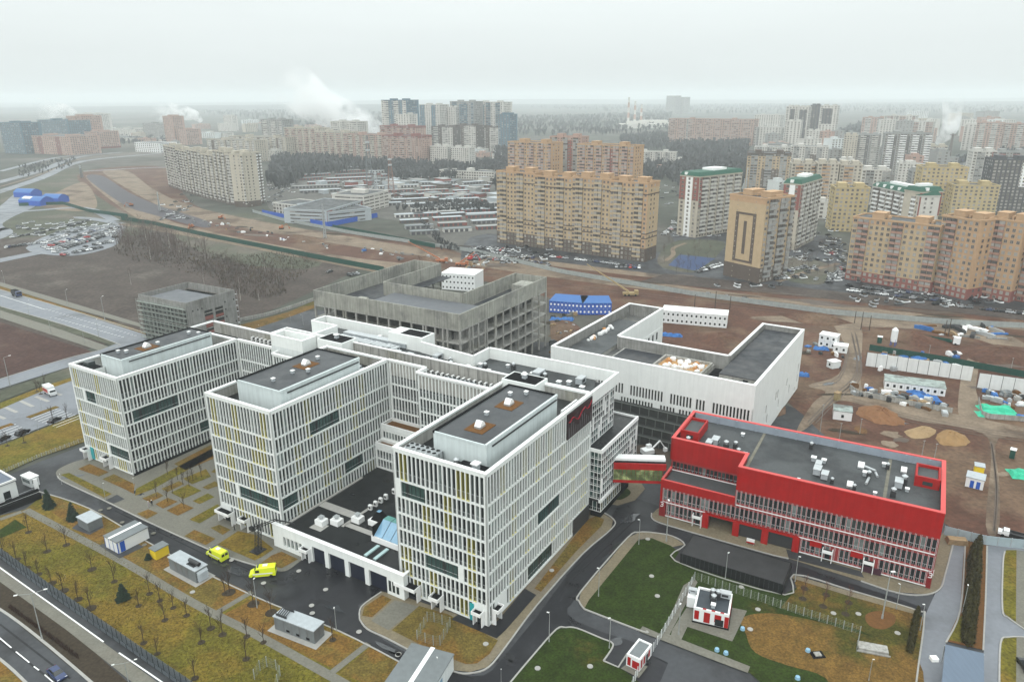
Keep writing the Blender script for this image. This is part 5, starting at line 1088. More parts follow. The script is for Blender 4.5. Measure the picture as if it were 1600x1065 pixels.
carrow((505, 424), (525, 428), 1, 'alone on the dirt near the concrete frame', 'car on the dirt', 163, skip=0); carrow((544, 432), (560, 428), 3, 'on the dirt left of the concrete frame', 'cars on the dirt left of the frame', 164, skip=0); carrow((1040, 455), (1180, 470), 5, 'on the dirt road by the long fence', 'cars by the long fence', 165, ang=0, skip=0)
# single cars near the hospital
def onecar(px, py, ax, ay, c, k, label, z=.25):
    a, b_ = G(px, py), G(ax, ay); inst('car', CM[(c, k)], None, (a[0], a[1], z), math.atan2(b_[1]-a[1], b_[0]-a[0]), label=label, cat='car')
onecar(86, 659, 100, 652, 'black', 'sedan', 'black car parked nearest the lamp on the hatched parking bays'); onecar(36, 679, 50, 672, 'black', 'suv', 'black car on the lower left edge of the parking lot'); onecar(6, 688, 20, 681, 'black', 'sedan', 'black car cut by the left edge of the parking lot')
onecar(90, 1056, 110, 1075, 'navy', 'sedan', 'dark blue car driving on the boulevard at the bottom left', z=.1); onecar(137, 627, 150, 622, 'grey', 'sedan', 'grey car half hidden behind the farthest left wing')
# vans and trucks
def ambulance(label, p, rot):
    t = thing('ambulance', label, 'ambulance', (p[0], p[1], .1), rot)
    b = MB(); prof = [(-2.9, .45, 2.45), (-2.8, .4, 2.55), (1.1, .4, 2.5), (1.75, .4, 1.55), (2.55, .45, 1.2), (2.75, .5, .9)]; n0 = 0
    for (x, z0, z1) in prof:
        ins = .22 if z1 > 2 else .1
        for (y, z) in ((-1.0, z0), (-1.02, min(1.3, (z0+z1)/2)), (-1.02+ins*.5, z1-.15), (-1.02+ins+.1, z1), (1.02-ins-.1, z1), (1.02-ins*.5, z1-.15), (1.02, min(1.3, (z0+z1)/2)), (1.0, z0)): b.v.append((x, y, z))
    for i in range(len(prof)-1):
        for j in range(8):
            a, c = i*8+j, i*8+(j+1) % 8; b.f.append((a, a+8, c+8, c)); b.m.append(0)
    b.f.append(tuple(range(8))); b.m.append(0); b.f.append(tuple(len(b.v)-1-j for j in range(8))); b.m.append(0)
    b.build('body', yelp, t)
    b = MB(); b.quad([(1.2, -.85, 2.36), (1.2, .85, 2.36), (1.72, .9, 1.63), (1.72, -.9, 1.63)][::-1]); b.build('windscreen', glassc, t)
    for s in (-1, 1):
        b = MB(); b.box(.5, s*.99, 1.45, 1.35, s*1.035, 2.05); b.build('side_window', glassc, t); b = MB(); b.box(-2.3, s*1.01, 1.0, 1.9, s*1.035, 1.25, 0); b.build('white_stripe', whiter, t)
        b = MB(); b.box(2.55, s*.75-.15, .8, 2.7, s*.75+.15, 1.0); b.build('headlight', whiter, t)
        for x in (-1.9, 1.75): b = MB(); b.tube((x, s*.8, .36), (x, s*1.05, .36), .36, k=12); b.build('wheel', tyre, t)
        b = MB(); b.box(-2.93, s*.45-.35, 1.5, -2.9, s*.45+.35, 2.1); b.build('rear_window', glassc, t)
    b = MB(); b.box(-1.2, -.4, 2.56, -.2, .4, 2.68, 0); b.build('roof_hatch', whiter, t); b = MB(); b.box(.7, -.7, 2.5, .95, .7, 2.68); b.build('light_bar', bluec, t)
    return t
def hdg(p, q): a, b_ = G(*p), G(*q); return math.atan2(b_[1]-a[1], b_[0]-a[0])
ambulance('yellow ambulance on the wet road by the paved court, farther from the garage', G(340, 871), hdg((350, 876), (320, 861))); ambulance('yellow ambulance standing nearer to the low white garage', G(411, 899), hdg((425, 898), (395, 901)))
t = thing('delivery_truck', 'small white delivery truck with a red side in the left parking lot', 'truck', (*G(80, 617)[:2], .2), hdg((74, 613), (88, 621))); b = MB(); b.box(-3.6, -1.15, .8, 1.0, 1.15, 3.3, 0); b.box(-3.4, -1.18, 1.1, .8, -1.15, 2.4, 1); b.build('cargo_box', [whitep, redp], t)
b = MB(); b.box(1.1, -1.05, .5, 2.8, 1.05, 1.5); b.box(1.1, -1.0, 1.5, 2.2, 1.0, 2.3); b.build('cab', whitep, t); b = MB(); b.box(2.2, -.9, 1.5, 2.35, .9, 2.2); b.build('windscreen', glassc, t)
for x in (-2.4, 1.9):
    for s in (-1, 1): b = MB(); b.tube((x, s*.85, .42), (x, s*1.1, .42), .42, k=10); b.build('wheel', tyre, t)
t = thing('dark_truck', 'dark tipper truck driving on the wet boulevard at far left', 'truck', (*G(27, 463)[:2], .25), hdg((20, 460), (36, 466))); b = MB(); b.box(-4, -1.3, 1.0, 1.4, 1.3, 3.0, 0); b.box(-3.8, -1.1, 3.0, 1.2, 1.1, 3.1, 1); b.build('tipper_body', [darkm, blackm], t); b = MB(); b.box(1.6, -1.25, .7, 3.6, 1.25, 2.9); b.build('cab', bluec, t); b = MB(); b.box(3.6, -1.1, 1.8, 3.66, 1.1, 2.7); b.build('windscreen', glassc, t)
for x in (-2.8, -1.5, 2.4):
    for s in (-1, 1): b = MB(); b.tube((x, s*1.0, .5), (x, s*1.3, .5), .5, k=10); b.build('wheel', tyre, t)
t = thing('pickup_truck', 'white pickup with a dark load bed beyond the hoarding at the right edge', 'truck', (*G(1580, 840)[:2], .2), hdg((1590, 842), (1568, 836))); b = MB(); b.box(-2.8, -.95, .5, .6, .95, 1.0, 1); b.box(-2.8, -.95, 1.0, .5, -.85, 1.4, 1); b.box(-2.8, .85, 1.0, .5, .95, 1.4, 1); b.build('load_bed', [blackp, blackp], t); b = MB(); b.box(.6, -.95, .5, 2.8, .95, 1.15); b.box(.6, -.85, 1.15, 1.8, .85, 1.75); b.build('cab', whitep, t); b = MB(); b.box(1.8, -.8, 1.15, 1.95, .8, 1.7); b.build('windscreen', glassc, t)
for x in (-1.9, 1.8):
    for s in (-1, 1): b = MB(); b.tube((x, s*.8, .38), (x, s*.98, .38), .38, k=10); b.build('wheel', tyre, t)
# ------------------------------------------------------------------ street lamps
def lampproto(h, arms, w=1.6):
    t = thing('street_lamp', None, 'street lamp', (0, 0, -500)); b = MB(); b.tube((0, 0, 0), (0, 0, h*.5), .11, .09, k=6); b.tube((0, 0, h*.5), (0, 0, h), .09, .06, k=6); b.tube((0, 0, 0), (0, 0, .8), .16, .14, k=6); b.build('pole', pole, t)
    for s in ((-1, 1) if arms == 2 else (1,)):
        if w > .3: b = MB(); b.tube((0, 0, h-.1), (s*w, 0, h+.25), .05, k=4); b.build('arm', pole, t)
        b = MB(); b.box(s*w-.15*s, -.14, h+.2, s*w+.45*s, .14, h+.33); b.build('lamp_head', lampw, t)
    return t
L1 = lampproto(8, 1, .2); L2 = lampproto(10, 2, 2.2); L3 = lampproto(9, 1, 1.4)
used = {}
def lamp(proto, px, py, top, label, rot=0, group=None):
    P = G(px, py); r = dup(proto, (P[0], P[1], .1), rot, label)
    h = HT(px, py, top); base = {L1: 8.3, L2: 10.3, L3: 9.3}[proto]; s = h/base; r.scale = (s,)*3
    if group: r['group'] = group
    return r
brot = hdg((66, 998), (30, 990)) 
for (px, py, top, lab) in ((66, 998, 925, 'twin-armed street lamp on the dark verge between boulevard and cycle path, left'), (206, 1090, 1034, 'twin-armed street lamp rising from the bottom edge beside the boulevard')):
    lamp(L2, px, py, top, lab, rot=hdg((60, 940), (32, 945)) if 0 else PI*.12, group='twin lamps along the boulevard')
for i, (px, py, top, lab) in enumerate(((97, 757, 740, 'thin lamp post at the road bend left of the first wing'), (165, 780, 755, 'lamp post on the grass strip by the paved court'), (211, 767, 747, 'pale post standing at the corner of the first wing'), (103, 905, 898, 'short post on the left lawn'), (402, 950, 905, 'lamp post behind the nearer ambulance'), (331, 873, 855, 'lamp post beside the farther ambulance'),
        (526, 986, 948, 'lamp post on the kerb between garage forecourt and grey container'), (685, 1062, 1028, 'lamp post at the kerb left of the road corner'), (783, 1066, 1046, 'lamp post at the bottom edge by the road corner'), (858, 1003, 957, 'lamp post on the lower green lawn edge, left of the side road'), (952, 1013, 965, 'lamp post by the parking pocket of the lower green lawn'),
        (935, 932, 888, 'lamp post on the left edge of the big green lawn'), (998, 851, 812, 'lamp post at the paved corner of the big green lawn'), (1041, 846, 783, 'lamp post between the big green lawn and the red building'), (1133, 905, 864, 'lamp post in front of the black enclosure'), (1242, 909, 869, 'lamp post right of the black enclosure'), (1400, 952, 913, 'lamp post near the front right corner of the red building'), (1437, 985, 944, 'lamp post at the curb of the side road'),
        (1503, 958, 915, 'lamp post on the planting strip with the thujas'), (1060, 992, 942, 'lamp post beside the fence of the striped boiler house'))):
    lamp(L1, px, py, top, lab, rot=random.Random(i).uniform(0, 6), group='single lamp posts on the hospital grounds')
t = lamp(L1, 1378, 967, 893, 'tall mast standing in bare soil on the right lawn'); t['category'] = 'mast'
t = lamp(L1, 1357, 1064, 1030, 'mast at the bottom edge of the brown right lawn')
for i, (px, py, top, lab) in enumerate(((16, 603, 557, 'street lamp at the far left crossroad'), (80, 521, 497, 'leftmost lamp on the near side of the boulevard'), (132, 536, 512, 'lamp on the near verge of the boulevard, right of the leftmost one'), (46, 493, 470, 'lamp beside the dark truck on the boulevard'), (106, 476, 453, 'lamp on the far pavement of the boulevard, left one'), (164, 500, 464, 'lamp on the far pavement of the boulevard, right one'), (155, 528, 500, 'lamp on the boulevard near the hatch markings'), (66, 642, 626, 'lamp on the island of the parking lot'), (60, 673, 656, 'lamp on the lawn edge of the parking lot'), (8, 444, 424, 'lamp at the left end of the boulevard pavement'),
        (455, 506, 493, 'lamp in the yard behind the hospital, left one'), (474, 508, 492, 'lamp in the yard behind the hospital, right one'), (408, 522, 508, 'lamp at the yard entrance'))):
    lamp(L3, px, py, top, lab, rot=.6+i*.2)
for o in (L1, L2, L3):
    for ch in list(o.children): bpy.data.objects.remove(ch)
    bpy.data.objects.remove(o)
# ------------------------------------------------------------------ sheds, containers and technical boxes
def shed(name, label, cat, p0, p1, depth, h, wall, roof, parts=None, ov=.15, z=.2):
    """box building whose visible front base runs from pixel p0 to p1"""
    A, B = G(*p0), G(*p1); L = math.dist(A[:2], B[:2]); th = math.atan2(B[1]-A[1], B[0]-A[0])
    t = thing(name, label, cat, (A[0], A[1], z), th); b = MB(); b.box(0, 0, 0, L, depth, h); b.build('wall', wall, t)
    b = MB(); b.box(-ov, -ov, h, L+ov, depth+ov, h+.2); b.build('roof', roof, t); 
    if parts: parts(t, L, depth, h)
    return t
def door(t, x, w, h, m, y=-.04): box_part(t, 'door', x, y, .05, x+w, y+.03, h, m)
sheet('pad', ((112, 826, 1), (133, 810, 1), (163, 824, 1), (140, 836, 1)), asph, .22); sheet('pad', ((155, 853, 1), (190, 838, 1), (225, 855, 1), (187, 873, 1)), asph, .22)
def p_louv(t, L, d, h):
    for i in range(8): box_part(t, 'louvre', .2, -.06, .2+i*(h-.4)/8, L-.2, -.01, .2+(i+.55)*(h-.4)/8, greym)
    for i in range(8): box_part(t, 'louvre', L+.01, .2, .2+i*(h-.4)/8, L+.06, d-.2, .2+(i+.55)*(h-.4)/8, greym)
shed('technical_cabin', 'small grey louvred cabin with a pale roof beside the fir trees', 'cabin', (123, 822), (140, 832), 3.4, 2.4, greym, lgreym, p_louv)
def p_blue(t, L, d, h):
    box_part(t, 'white_ridge', L*.36, -.2, h+.21, L*.5, d+.2, h+.3, whiter); door(t, L*.05, 1.0, 2.1, whiter)
    for x in (.0, L*.33, L*.66, L-.12): box_part(t, 'blue_trim', x, -.05, .0, x+.12, -.01, h, bluep)
    box_part(t, 'door', L+.01, .6, .1, L+.06, 1.7, h-.2, bluep); box_part(t, 'blue_trim', L+.01, 0, 0, L+.05, .14, h, bluep)
shed('blue_trimmed_cabin', 'white cabin with a dark roof, white ridge strip and blue door beside the path', 'cabin', (166, 855), (186, 866), 7.6, 2.9, whitep, greym, p_blue)
shed('yellow_cabin', 'small bright yellow box with a dark lid on the brown grass', 'cabin', (236, 871), (245, 876), 3.2, 2.3, yelc, greym)
def p_gen(t, L, d, h):
    for i in range(6): b = MB(); b.tube((L*.62+i*.45, .5, h+.3), (L*.62+i*.45, d-.5, h+.3), .12, k=5); b.build('rack_bar', blackp, t)
    b = MB(); b.tube((L*.6, d*.5, h+.8), (L*.95, d*.5, h+.8), .45, k=10); b.build('exhaust_drum', blackp, t)
    for i in range(4): b = MB(); z = .3+i*.6; b.quad([(L+.01, .2, z+.5), (L+.55, .2, z), (L+.55, d-.2, z), (L+.01, d-.2, z+.5)]); b.quad([(L+.01, d-.2, z+.47), (L+.55, d-.2, z-.03), (L+.55, .2, z-.03), (L+.01, .2, z+.47)]); b.build('louvre', lgreym, t)
    for i in range(2): b = MB(); z = .6+i*.9; b.quad([(-.6, .2, z), (-.01, .2, z+.7), (-.01, d-.2, z+.7), (-.6, d-.2, z)]); b.build('louvre', lgreym, t)
    for x in (L*.2, L*.4, L*.6): box_part(t, 'door', x, -.05, .2, x+1, -.01, h-.2, greyp)
    box_part(t, 'plinth', -1, -1, -.05, L+1, d+1, .02, kerbm)
shed('generator_container', 'grey generator container with black exhaust drum, left of the ambulances', 'container', (266, 889), (308, 912), 2.9, 2.9, greym, lgreym, p_gen)
def p_gen2(t, L, d, h):
    b = MB()
    for i in range(5): b.tube((.5+i*.5, .4, h+.3), (.5+i*.5, d-.4, h+.9), .1, k=5)
    b.box(.3, .3, h+.2, 3, .45, h+.7); b.box(.3, d-.45, h+.2, 3, d-.3, h+.7); b.build('exhaust_rack', blackp, t)
    for x in (L*.3, L*.55, L*.8): box_part(t, 'vent_grille', x, -.05, .4, x+.8, -.01, .9, blackm)
    for y in (.15, d/2+.05): box_part(t, 'door', L+.01, y, .1, L+.05, y+d/2-.2, h-.1, greyp)
    for i in range(5): box_part(t, 'corrugation', .3+i*L/5, -.03, .1, .5+i*L/5, -.005, h-.05, greyp)
    box_part(t, 'plinth', -1, -1.1, -.05, L+1.2, d+1, .02, kerbm)
shed('generator_container', 'long grey shipping-style container on a slab nearest the garage forecourt', 'container', (430, 983), (492, 1007), 2.9, 2.9, greym, lgreym, p_gen2)
def p_gh(t, L, d, h):
    box_part(t, 'white_ridge', L*.45, -.3, h+.21, L*.55, d+.3, h+.3, whiter)
    for i in range(4): box_part(t, 'window_pane', L+.02, .4+i*1.5, .8, L+.06, 1.6+i*1.5, 2.6, gl_b)
shed('gate_pavilion', 'dark roofed pavilion with a white ridge strip cut by the bottom edge', 'pavilion', (600, 1098), (668, 1118), 11, 3.4, offwhite, greym, p_gh)
# blue skylit building at left edge
def p_left(t, L, d, h):
    box_part(t, 'door', L*.75, -.05, .1, L*.75+1.6, -.01, 2.6, gl_d); box_part(t, 'door', L*.2, -.05, .1, L*.2+1.4, -.01, 2.6, gl_d)
    b = MB(); b.box(-.2, -.2, h+.2, L+.2, .1, h+.7); b.box(L-.1, .1, h+.2, L+.2, d, h+.7); b.build('parapet_coping', whiter, t)
    for (x, y) in ((L*.6, 3), (L*.75, 4)): b = MB(); b.tube((x, y, h+.2), (x, y, h+1), .2, k=6); b.build('roof_vent', darkm, t)
shed('gatehouse', 'white gatehouse with a blue-grey flat roof at the left edge of the picture', 'building', (-60, 812), (30, 776), 22, 4.6, white, mat('bluegrey_roof', (.10, .12, .16), .4, .1), p_left)
def p_cab(t, L, d, h): box_part(t, 'window_pane', .4, -.05, 1.1, L-.4, -.01, 2.1, gl_c); box_part(t, 'window_pane', L+.01, .4, 1.1, L+.05, d-.4, 2.1, gl_c)
shed('guard_booth', 'little white guard booth beside the road at the left gatehouse', 'booth', (36, 757), (50, 763), 2.2, 2.6, whitep, whiter, p_cab)
for k, (a, b_) in enumerate((((-20, 812), (66, 779)), ((-20, 806), (62, 772)))):
    A, B = G(*a), G(*b_); t = thing('ramp_wall', ('lower' if k == 0 else 'upper')+' black ramp wall beside the gatehouse at the left edge', 'wall', (A[0], A[1], .1), math.atan2(B[1]-A[1], B[0]-A[0])); L = math.dist(A[:2], B[:2]); b = MB(); b.box(0, 0, 0, L, .5, 1.6); b.build('wall', blackm, t); b = MB(); b.tube((0, .2, 2.1), (L, .2, 2.1), .05, k=4); b.build('rail', metal, t)
sheet('ramp_floor', ((-60, 800, 1), (30, 776, 1), (50, 755, 1), (66, 778, 1), (-20, 812, 1)), asphw, .19)
t = thing('gate_pillar', 'pale gate pillar by the guard booth', 'pillar', G(58, 764), .5); b = MB(); b.box(-.5, -.15, 0, .5, .15, 3.2); b.build('slab', whiter, t)
# black enclosure on the big green lawn
A, B = G(1062, 880), G(1222, 930); L = math.dist(A[:2], B[:2]); th = math.atan2(B[1]-A[1], B[0]-A[0])
t = thing('black_enclosure', 'long low black-clad enclosure in front of the red building', 'enclosure', (*A[:2], .2), th)
b = MB(); b.box(0, 0, 0, L, .25, 2.5); b.box(L-.25, .25, 0, L, 9, 2.5); b.box(0, .25, 0, .25, 9, 2.5); b.box(.25, 8.75, 0, L-.25, 9, 2.5); b.build('wall', mat('black_cladding', (.012, .013, .014), .45, .2, 1, vertical=.3), t); box_part(t, 'cover', .25, .25, 2.3, L-.25, 8.75, 2.45, mat('black_cover', (.028, .029, .03), .5, .25, .3, fine=.1))
for i in range(22): box_part(t, 'cladding_batten', .5+i*L/22.5, -.06, .05, .58+i*L/22.5, -.005, 2.45, darkm)
# striped boiler house
A, B = G(1082, 972), G(1137, 985); L = math.dist(A[:2], B[:2]); th = math.atan2(B[1]-A[1], B[0]-A[0]); D_ = 7.0
t = thing('striped_boiler_house', 'square red-and-white striped pavilion with parapet roof and ducts on the green lawn', 'pavilion', (*A[:2], .25), th)
b = MB(); b.box(0, 0, .3, L, D_, 3.0); b.box(-1.8, D_*.55, .3, 0, D_, 2.6); b.build('wall', whitep, t)
b = MB(); b.box(.3, .3, 3.0, L-.3, D_-.3, 3.05); b.build('roof_deck', mat('dark_slate_roof', (.045, .055, .065), .5, .15), t)
ring(t, [(0, 0), (L, 0), (L, D_), (0, D_)], 3.0, 3.45, .35, whiter, 'parapet_coping')
for x, w, z0 in ((.2, .9, 1.2), (L*.30, 1.2, .7), (L*.60, 1.3, 1.6), (L*.88, .8, 0.5)): box_part(t, 'red_stripe', x, -.05, z0*.7, x+w, -.01, 2.85, red)
for y, w in ((.6, .7), (2.2, .8), (4.0, .8), (5.8, .7)): box_part(t, 'red_stripe', L+.01, y, .7, L+.05, y+w, 2.9, red)
box_part(t, 'red_stripe', -1.85, D_*.6, .8, -1.81, D_*.8, 2.4, red); box_part(t, 'window_pane', L*.62, -.08, .4, L*.86, -.06, 1.9, gl_d)
for x in (.25, .5, .75): box_part(t, 'red_coping_block', L*x, -.02, 3.45, L*x+.7, .36, 3.49, red)
box_part(t, 'plinth', -.15, -.15, 0, L+.15, D_+.15, .3, blackm)
vent(t, L*.5, D_*.45, 3.1, 3, .9); vent(t, L*.6, D_*.7, 3.1, 3, .9); vent(t, L*.45, D_*.7, 3.1, 3, .9); vent(t, L*.8, D_*.8, 3.1, 2, .7); vent(t, L*.52, D_*.25, 3.1, 0, .8); vent(t, -.9, D_*.8, 2.6, 2, .5)
# striped booth
A, B = G(978, 1040), G(999, 1050); L = math.dist(A[:2], B[:2]); th = math.atan2(B[1]-A[1], B[0]-A[0]); D_ = 5.0
sheet('pad', ((970, 1045, 1), (985, 1034, 1), (1012, 1042, 1), (998, 1060, 1)), paver, .24)
t = thing('striped_booth', 'narrow red-and-white striped booth at the gate between the two lawns', 'booth', (*A[:2], .25), th)
b = MB(); b.box(0, 0, 0, L, D_, 2.3); b.build('wall', whitep, t); box_part(t, 'roof_deck', .3, .3, 2.3, L-.3, D_-.3, 2.34, greym); ring(t, [(0, 0), (L, 0), (L, D_), (0, D_)], 2.3, 2.6, .3, whiter, 'parapet_coping')
box_part(t, 'red_stripe', .25, -.05, .3, .9, -.01, 2.1, red); box_part(t, 'red_stripe', 1.2, -.05, .2, L-.1, -.01, 1.8, red)
for y in (.4, 1.5, 3.5): box_part(t, 'red_stripe', L+.01, y, .3+.3*y/3, L+.05, y+.6, 2.1, red)
box_part(t, 'door', L+.06, 2.4, .1, L+.09, 3.2, 1.9, gl_d)
# fences
def fence(name, label, pix, h, nseg, m, mp_, z=.2, solid=True, gap=0, curved=False, cat='fence', rw=.025, limit=300, th=.08):
    P = [G(*p)[:2] for p in pix]
    if curved: P = smooth(P, closed=False)
    t = thing(name, label, cat, (P[0][0], P[0][1], z)); P = [(p[0]-P[0][0], p[1]-P[0][1]) for p in P]
    Ls = [math.dist(P[i], P[i+1]) for i in range(len(P)-1)]; T = sum(Ls); pts = []
    for i in range(nseg+1):
        d = T*i/nseg; k = 0
        while k < len(Ls)-1 and d > Ls[k]: d -= Ls[k]; k += 1
        f_ = min(1, d/Ls[k]); pts.append((P[k][0]+(P[k+1][0]-P[k][0])*f_, P[k][1]+(P[k+1][1]-P[k][1])*f_))
    pm = MB(); pm.box(-.06, -.06, 0, .06, .06, h+.1); pme = pm.mesh('post', [mp_])
    rb_ = MB(); cnt = 0
    for i in range(nseg):
        a, c = pts[i], pts[i+1]; inst('post', pme, t, (*a, 0)) if i < limit//2 else None
        dx, dy = c[0]-a[0], c[1]-a[1]; Lh = math.hypot(dx, dy) or 1
        b = MB()
        a2 = (a[0]+dx/Lh*.08, a[1]+dy/Lh*.08); c2 = (c[0]-dx/Lh*.08, c[1]-dy/Lh*.08)
        if solid:
            b.obox(a2, c2, th, .05, h); b.obox(a2, c2, th+.06, h*.9, h*.9+.08)
        else:
            for k in range(6): b.obox(a2, c2, .02, .1+k*(h-.15-rw)/5, .1+rw+k*(h-.15-rw)/5)
            n = max(2, int(Lh/1.3))
            for k in range(n+1): x, y = a2[0]+(c2[0]-a2[0])*k/n, a2[1]+(c2[1]-a2[1])*k/n; b.box(x-.014, y-.014, .1, x+.014, y+.014, h)
        if i < limit//2: b.build('fence_panel', m, t)
        else: rb_.v, rb_.f, rb_.m = rb_.v+b.v, rb_.f+[tuple(len(rb_.v)+j for j in q) for q in b.f], rb_.m+b.m
    if rb_.v: rb_.build('fence_panel', m, t, kind='stuff')
    return t
fence('boundary_fence', 'slate grey screen fence between the cycle path and the big left lawn', ((-60, 818), (0, 866), (80, 925), (160, 981), (230, 1030), (296, 1075), (340, 1105)), 2.1, 60, fenceg, darkm, solid=False, rw=.2)
fence('guard_rail', 'low parallel rail on the outer side of the slate screen fence', ((-60, 824), (0, 872), (80, 931), (160, 987), (230, 1036), (290, 1078)), 1.0, 40, fenceg, darkm, solid=False, rw=.08)
fence('mesh_fence', 'pale mesh fence crossing the right lawn behind the striped boiler house', ((1085, 906), (1343, 992), (1337, 1022)), 1.9, 26, fencem, pole, solid=False)
fence('mesh_fence', 'pale fence line running from the boiler house path down to the striped booth', ((1085, 906), (1034, 995), (1008, 1040)), 1.9, 14, metal, whiter, solid=False)
fence('mesh_fence', 'short mesh fence leaving the striped booth at the bottom edge', ((996, 1056), (985, 1080)), 1.9, 3, metal, whiter, solid=False)
fence('mesh_fence', 'white railing of the lawn strip along the left road', ((0, 742), (60, 716), (130, 690)), 1.1, 18, metal, metal, solid=False)
fence('tree_enclosure', 'square mesh enclosure on the brown grass before the third wing', ((652, 1000), (669, 969), (704, 980), (686, 1012), (652, 1000)), 2.2, 12, fencem, metal, solid=False)
fence('tree_enclosure', 'mesh enclosure on the lawn at the bottom edge', ((398, 1062), (412, 1040), (440, 1050), (430, 1085)), 2.2, 6, fencem, metal, solid=False)
fence('blue_grey_hoarding', 'blue-grey sheet hoarding closing the building site at the right', ((1474, 836), (1540, 852), (1640, 862)), 2.4, 8, hoardb, metal)
fence('white_hoarding', 'tall white panel hoarding across the building site, left run', ((1352, 572), (1517, 596)), 5.5, 10, hoard, darkm, th=.15)
fence('white_hoarding', 'tall white panel hoarding across the building site, right run', ((1526, 606), (1640, 622)), 5.5, 6, hoard, darkm, th=.15)
fence('dark_green_fence', 'dark green fence behind the white hoarding', ((1358, 548), (1470, 566), (1640, 598)), 2.6, 26, greenf, greenf)
fence('concrete_fence', 'long pale concrete fence along the earthworks towards the right', ((395, 332), (440, 345), (560, 368), (740, 395), (880, 428), (1080, 462), (1300, 492), (1490, 508), (1640, 515)), 2.6, 150, mat('fence_concrete', (.30, .32, .31), .8, .15), kerbm)
fence('green_mesh_fence', 'dark green fence bordering the pale road of the earthworks', ((190, 344), (240, 352), (330, 372), (430, 392), (520, 410), (600, 425)), 3.2, 90, greenf, greenf)
fence('green_mesh_fence', 'dark green fence round the blue-roofed halls at upper left', ((30, 322), (100, 320), (140, 332), (200, 340)), 3, 40, greenf, greenf)
fence('blue_fence', 'bright blue fence round the low grey commercial building', ((410, 335), (460, 345), (512, 355), (590, 340)), 4, 30, bluep, bluep)
fence('green_mesh_fence', 'green fence right of the blue fence', ((520, 357), (600, 372), (680, 388)), 3, 30, greenf, greenf)
fence('concrete_kerb_wall', 'low curved concrete wall of the site store', ((1327, 608), (1340, 618), (1400, 630), (1488, 646)), 1.8, 12, concrete_l, concrete)
fence('concrete_kerb_wall', 'low concrete wall round the green tarpaulins', ((1528, 628), (1534, 654), (1640, 662)), 1.8, 8, concrete_l, concrete)
# people
def person(px, py, top, shirt, label, seed, walk=.2):
    P = G(px, py); t = thing('person', label, 'person', (P[0], P[1], .2), random.Random(seed).uniform(0, 6))
    me = bpy.data.meshes.new('body'); V = [(0, 0, .95), (0, 0, 1.15), (0, 0, 1.4), (0, 0, 1.52), (0, 0, 1.66), (.0, .19, 1.38), (.05, .25, 1.1), (.15, .24, .88), (0, -.19, 1.38), (-.05, -.25, 1.1), (.1, -.24, .88), (0, .09, .9), (walk*.5, .1, .5), (walk, .1, .08), (walk+.12, .1, .04), (0, -.09, .9), (-walk*.4, -.1, .5), (-walk*1.2, -.1, .1), (-walk+.1, -.1, .04)]
    E_ = [(0, 1), (1, 2), (2, 3), (3, 4), (2, 5), (5, 6), (6, 7), (2, 8), (8, 9), (9, 10), (0, 11), (11, 12), (12, 13), (13, 14), (0, 15), (15, 16), (16, 17), (17, 18)]
    me.from_pydata(V, E_, []); o = bpy.data.objects.new('body', me); C.objects.link(o); o.parent = t; me.materials.append(shirt)
    sk = o.modifiers.new('skin', 'SKIN'); R_ = [.15, .15, .16, .06, .11, .075, .05, .04, .075, .05, .04, .1, .07, .05, .04, .1, .07, .05, .04]
    for i, r in enumerate(R_): me.skin_vertices[0].data[i].radius = (r, r)
    me.skin_vertices[0].data[0].use_root = True; o.modifiers.new('s', 'SUBSURF').levels = 1
    b = MB(); b.tube((0, 0, 1.66), (0, 0, 1.78), .13, .08, k=8); b.build('hat', whiter if seed < 3 else darkm, t); b = MB(); b.tube((.02, 0, 1.56), (.02, 0, 1.67), .09, .1, k=8); b.build('face', skin, t)
    return t
person(233, 793, 0, mat('light_jacket', (.35, .30, .32), .8), 'person in a pale jacket and white helmet walking on the paved court', 1); person(238, 791, 0, mat('black_jacket', (.02, .02, .025), .8), 'person in black with a white helmet walking beside another on the court', 2); person(367, 830, 0, mat('black_jacket', (.02, .02, .025), .8), 'person in dark clothes at the middle wing entrance', 5); person(1312, 579, 0, mat('black_jacket', (.02, .02, .025), .8), 'worker in dark clothes on the pale dirt track', 6)
# manhole covers and lids
for i, (px, py, m) in enumerate(((157, 798, 0), (171, 795, 0), (191, 817, 0), (226, 852, 0), (240, 834, 0), (362, 876, 1), (467, 893, 1), (412, 912, 1), (509, 922, 1), (487, 947, 1), (488, 959, 1), (561, 988, 1), (623, 1023, 1), (622, 1024, 1), (1018, 901, 2), (1027, 932, 2), (840, 1045, 2), (922, 1042, 2), (759, 1007, 2), (862, 892, 2), (1012, 843, 2), (1302, 959, 2), (1341, 960, 2), (1402, 990, 2), (1158, 918, 2), (1184, 953, 2), (1172, 984, 2), (75, 785, 0), (301, 926, 2))):
    P = G(px, py); b = MB(); b.tube((0, 0, 0), (0, 0, .12), .55, k=12); b.build('manhole_cover', [paver, kerbm, kerbm][m], loc=(P[0], P[1], .21), label='round concrete manhole cover set in the '+('paving or road by the paved court' if m < 2 else 'grass round the hospital'), cat='manhole cover', group='round manhole covers in the '+('road' if m < 2 else 'grass'))
for i, (px, py) in enumerate(((1120, 1017), (1134, 1022), (1262, 1018), (1246, 1061), (1160, 984))):
    P = G(px, py); b = MB(); b.tube((0, 0, 0), (0, 0, .5), .5, .4, k=10); b.build('well_cover', mat('pale_blue_lid', (.22, .38, .5), .5), loc=(P[0], P[1], .2), label='round blue well lid on the lawn right of the striped booth', cat='lid', group='blue well lids on the lawn')
t = thing('concrete_slab_heap', 'pale concrete slab lying beside the end of the mesh fence', 'slab', G(1363, 1016), -.3); b = MB(); b.box(-2.6, -1, .2, 2.6, 1.1, .9); b.box(-2.9, -1.3, .2, 2.9, -1.1, .5); b.build('slab', concrete_l, t)
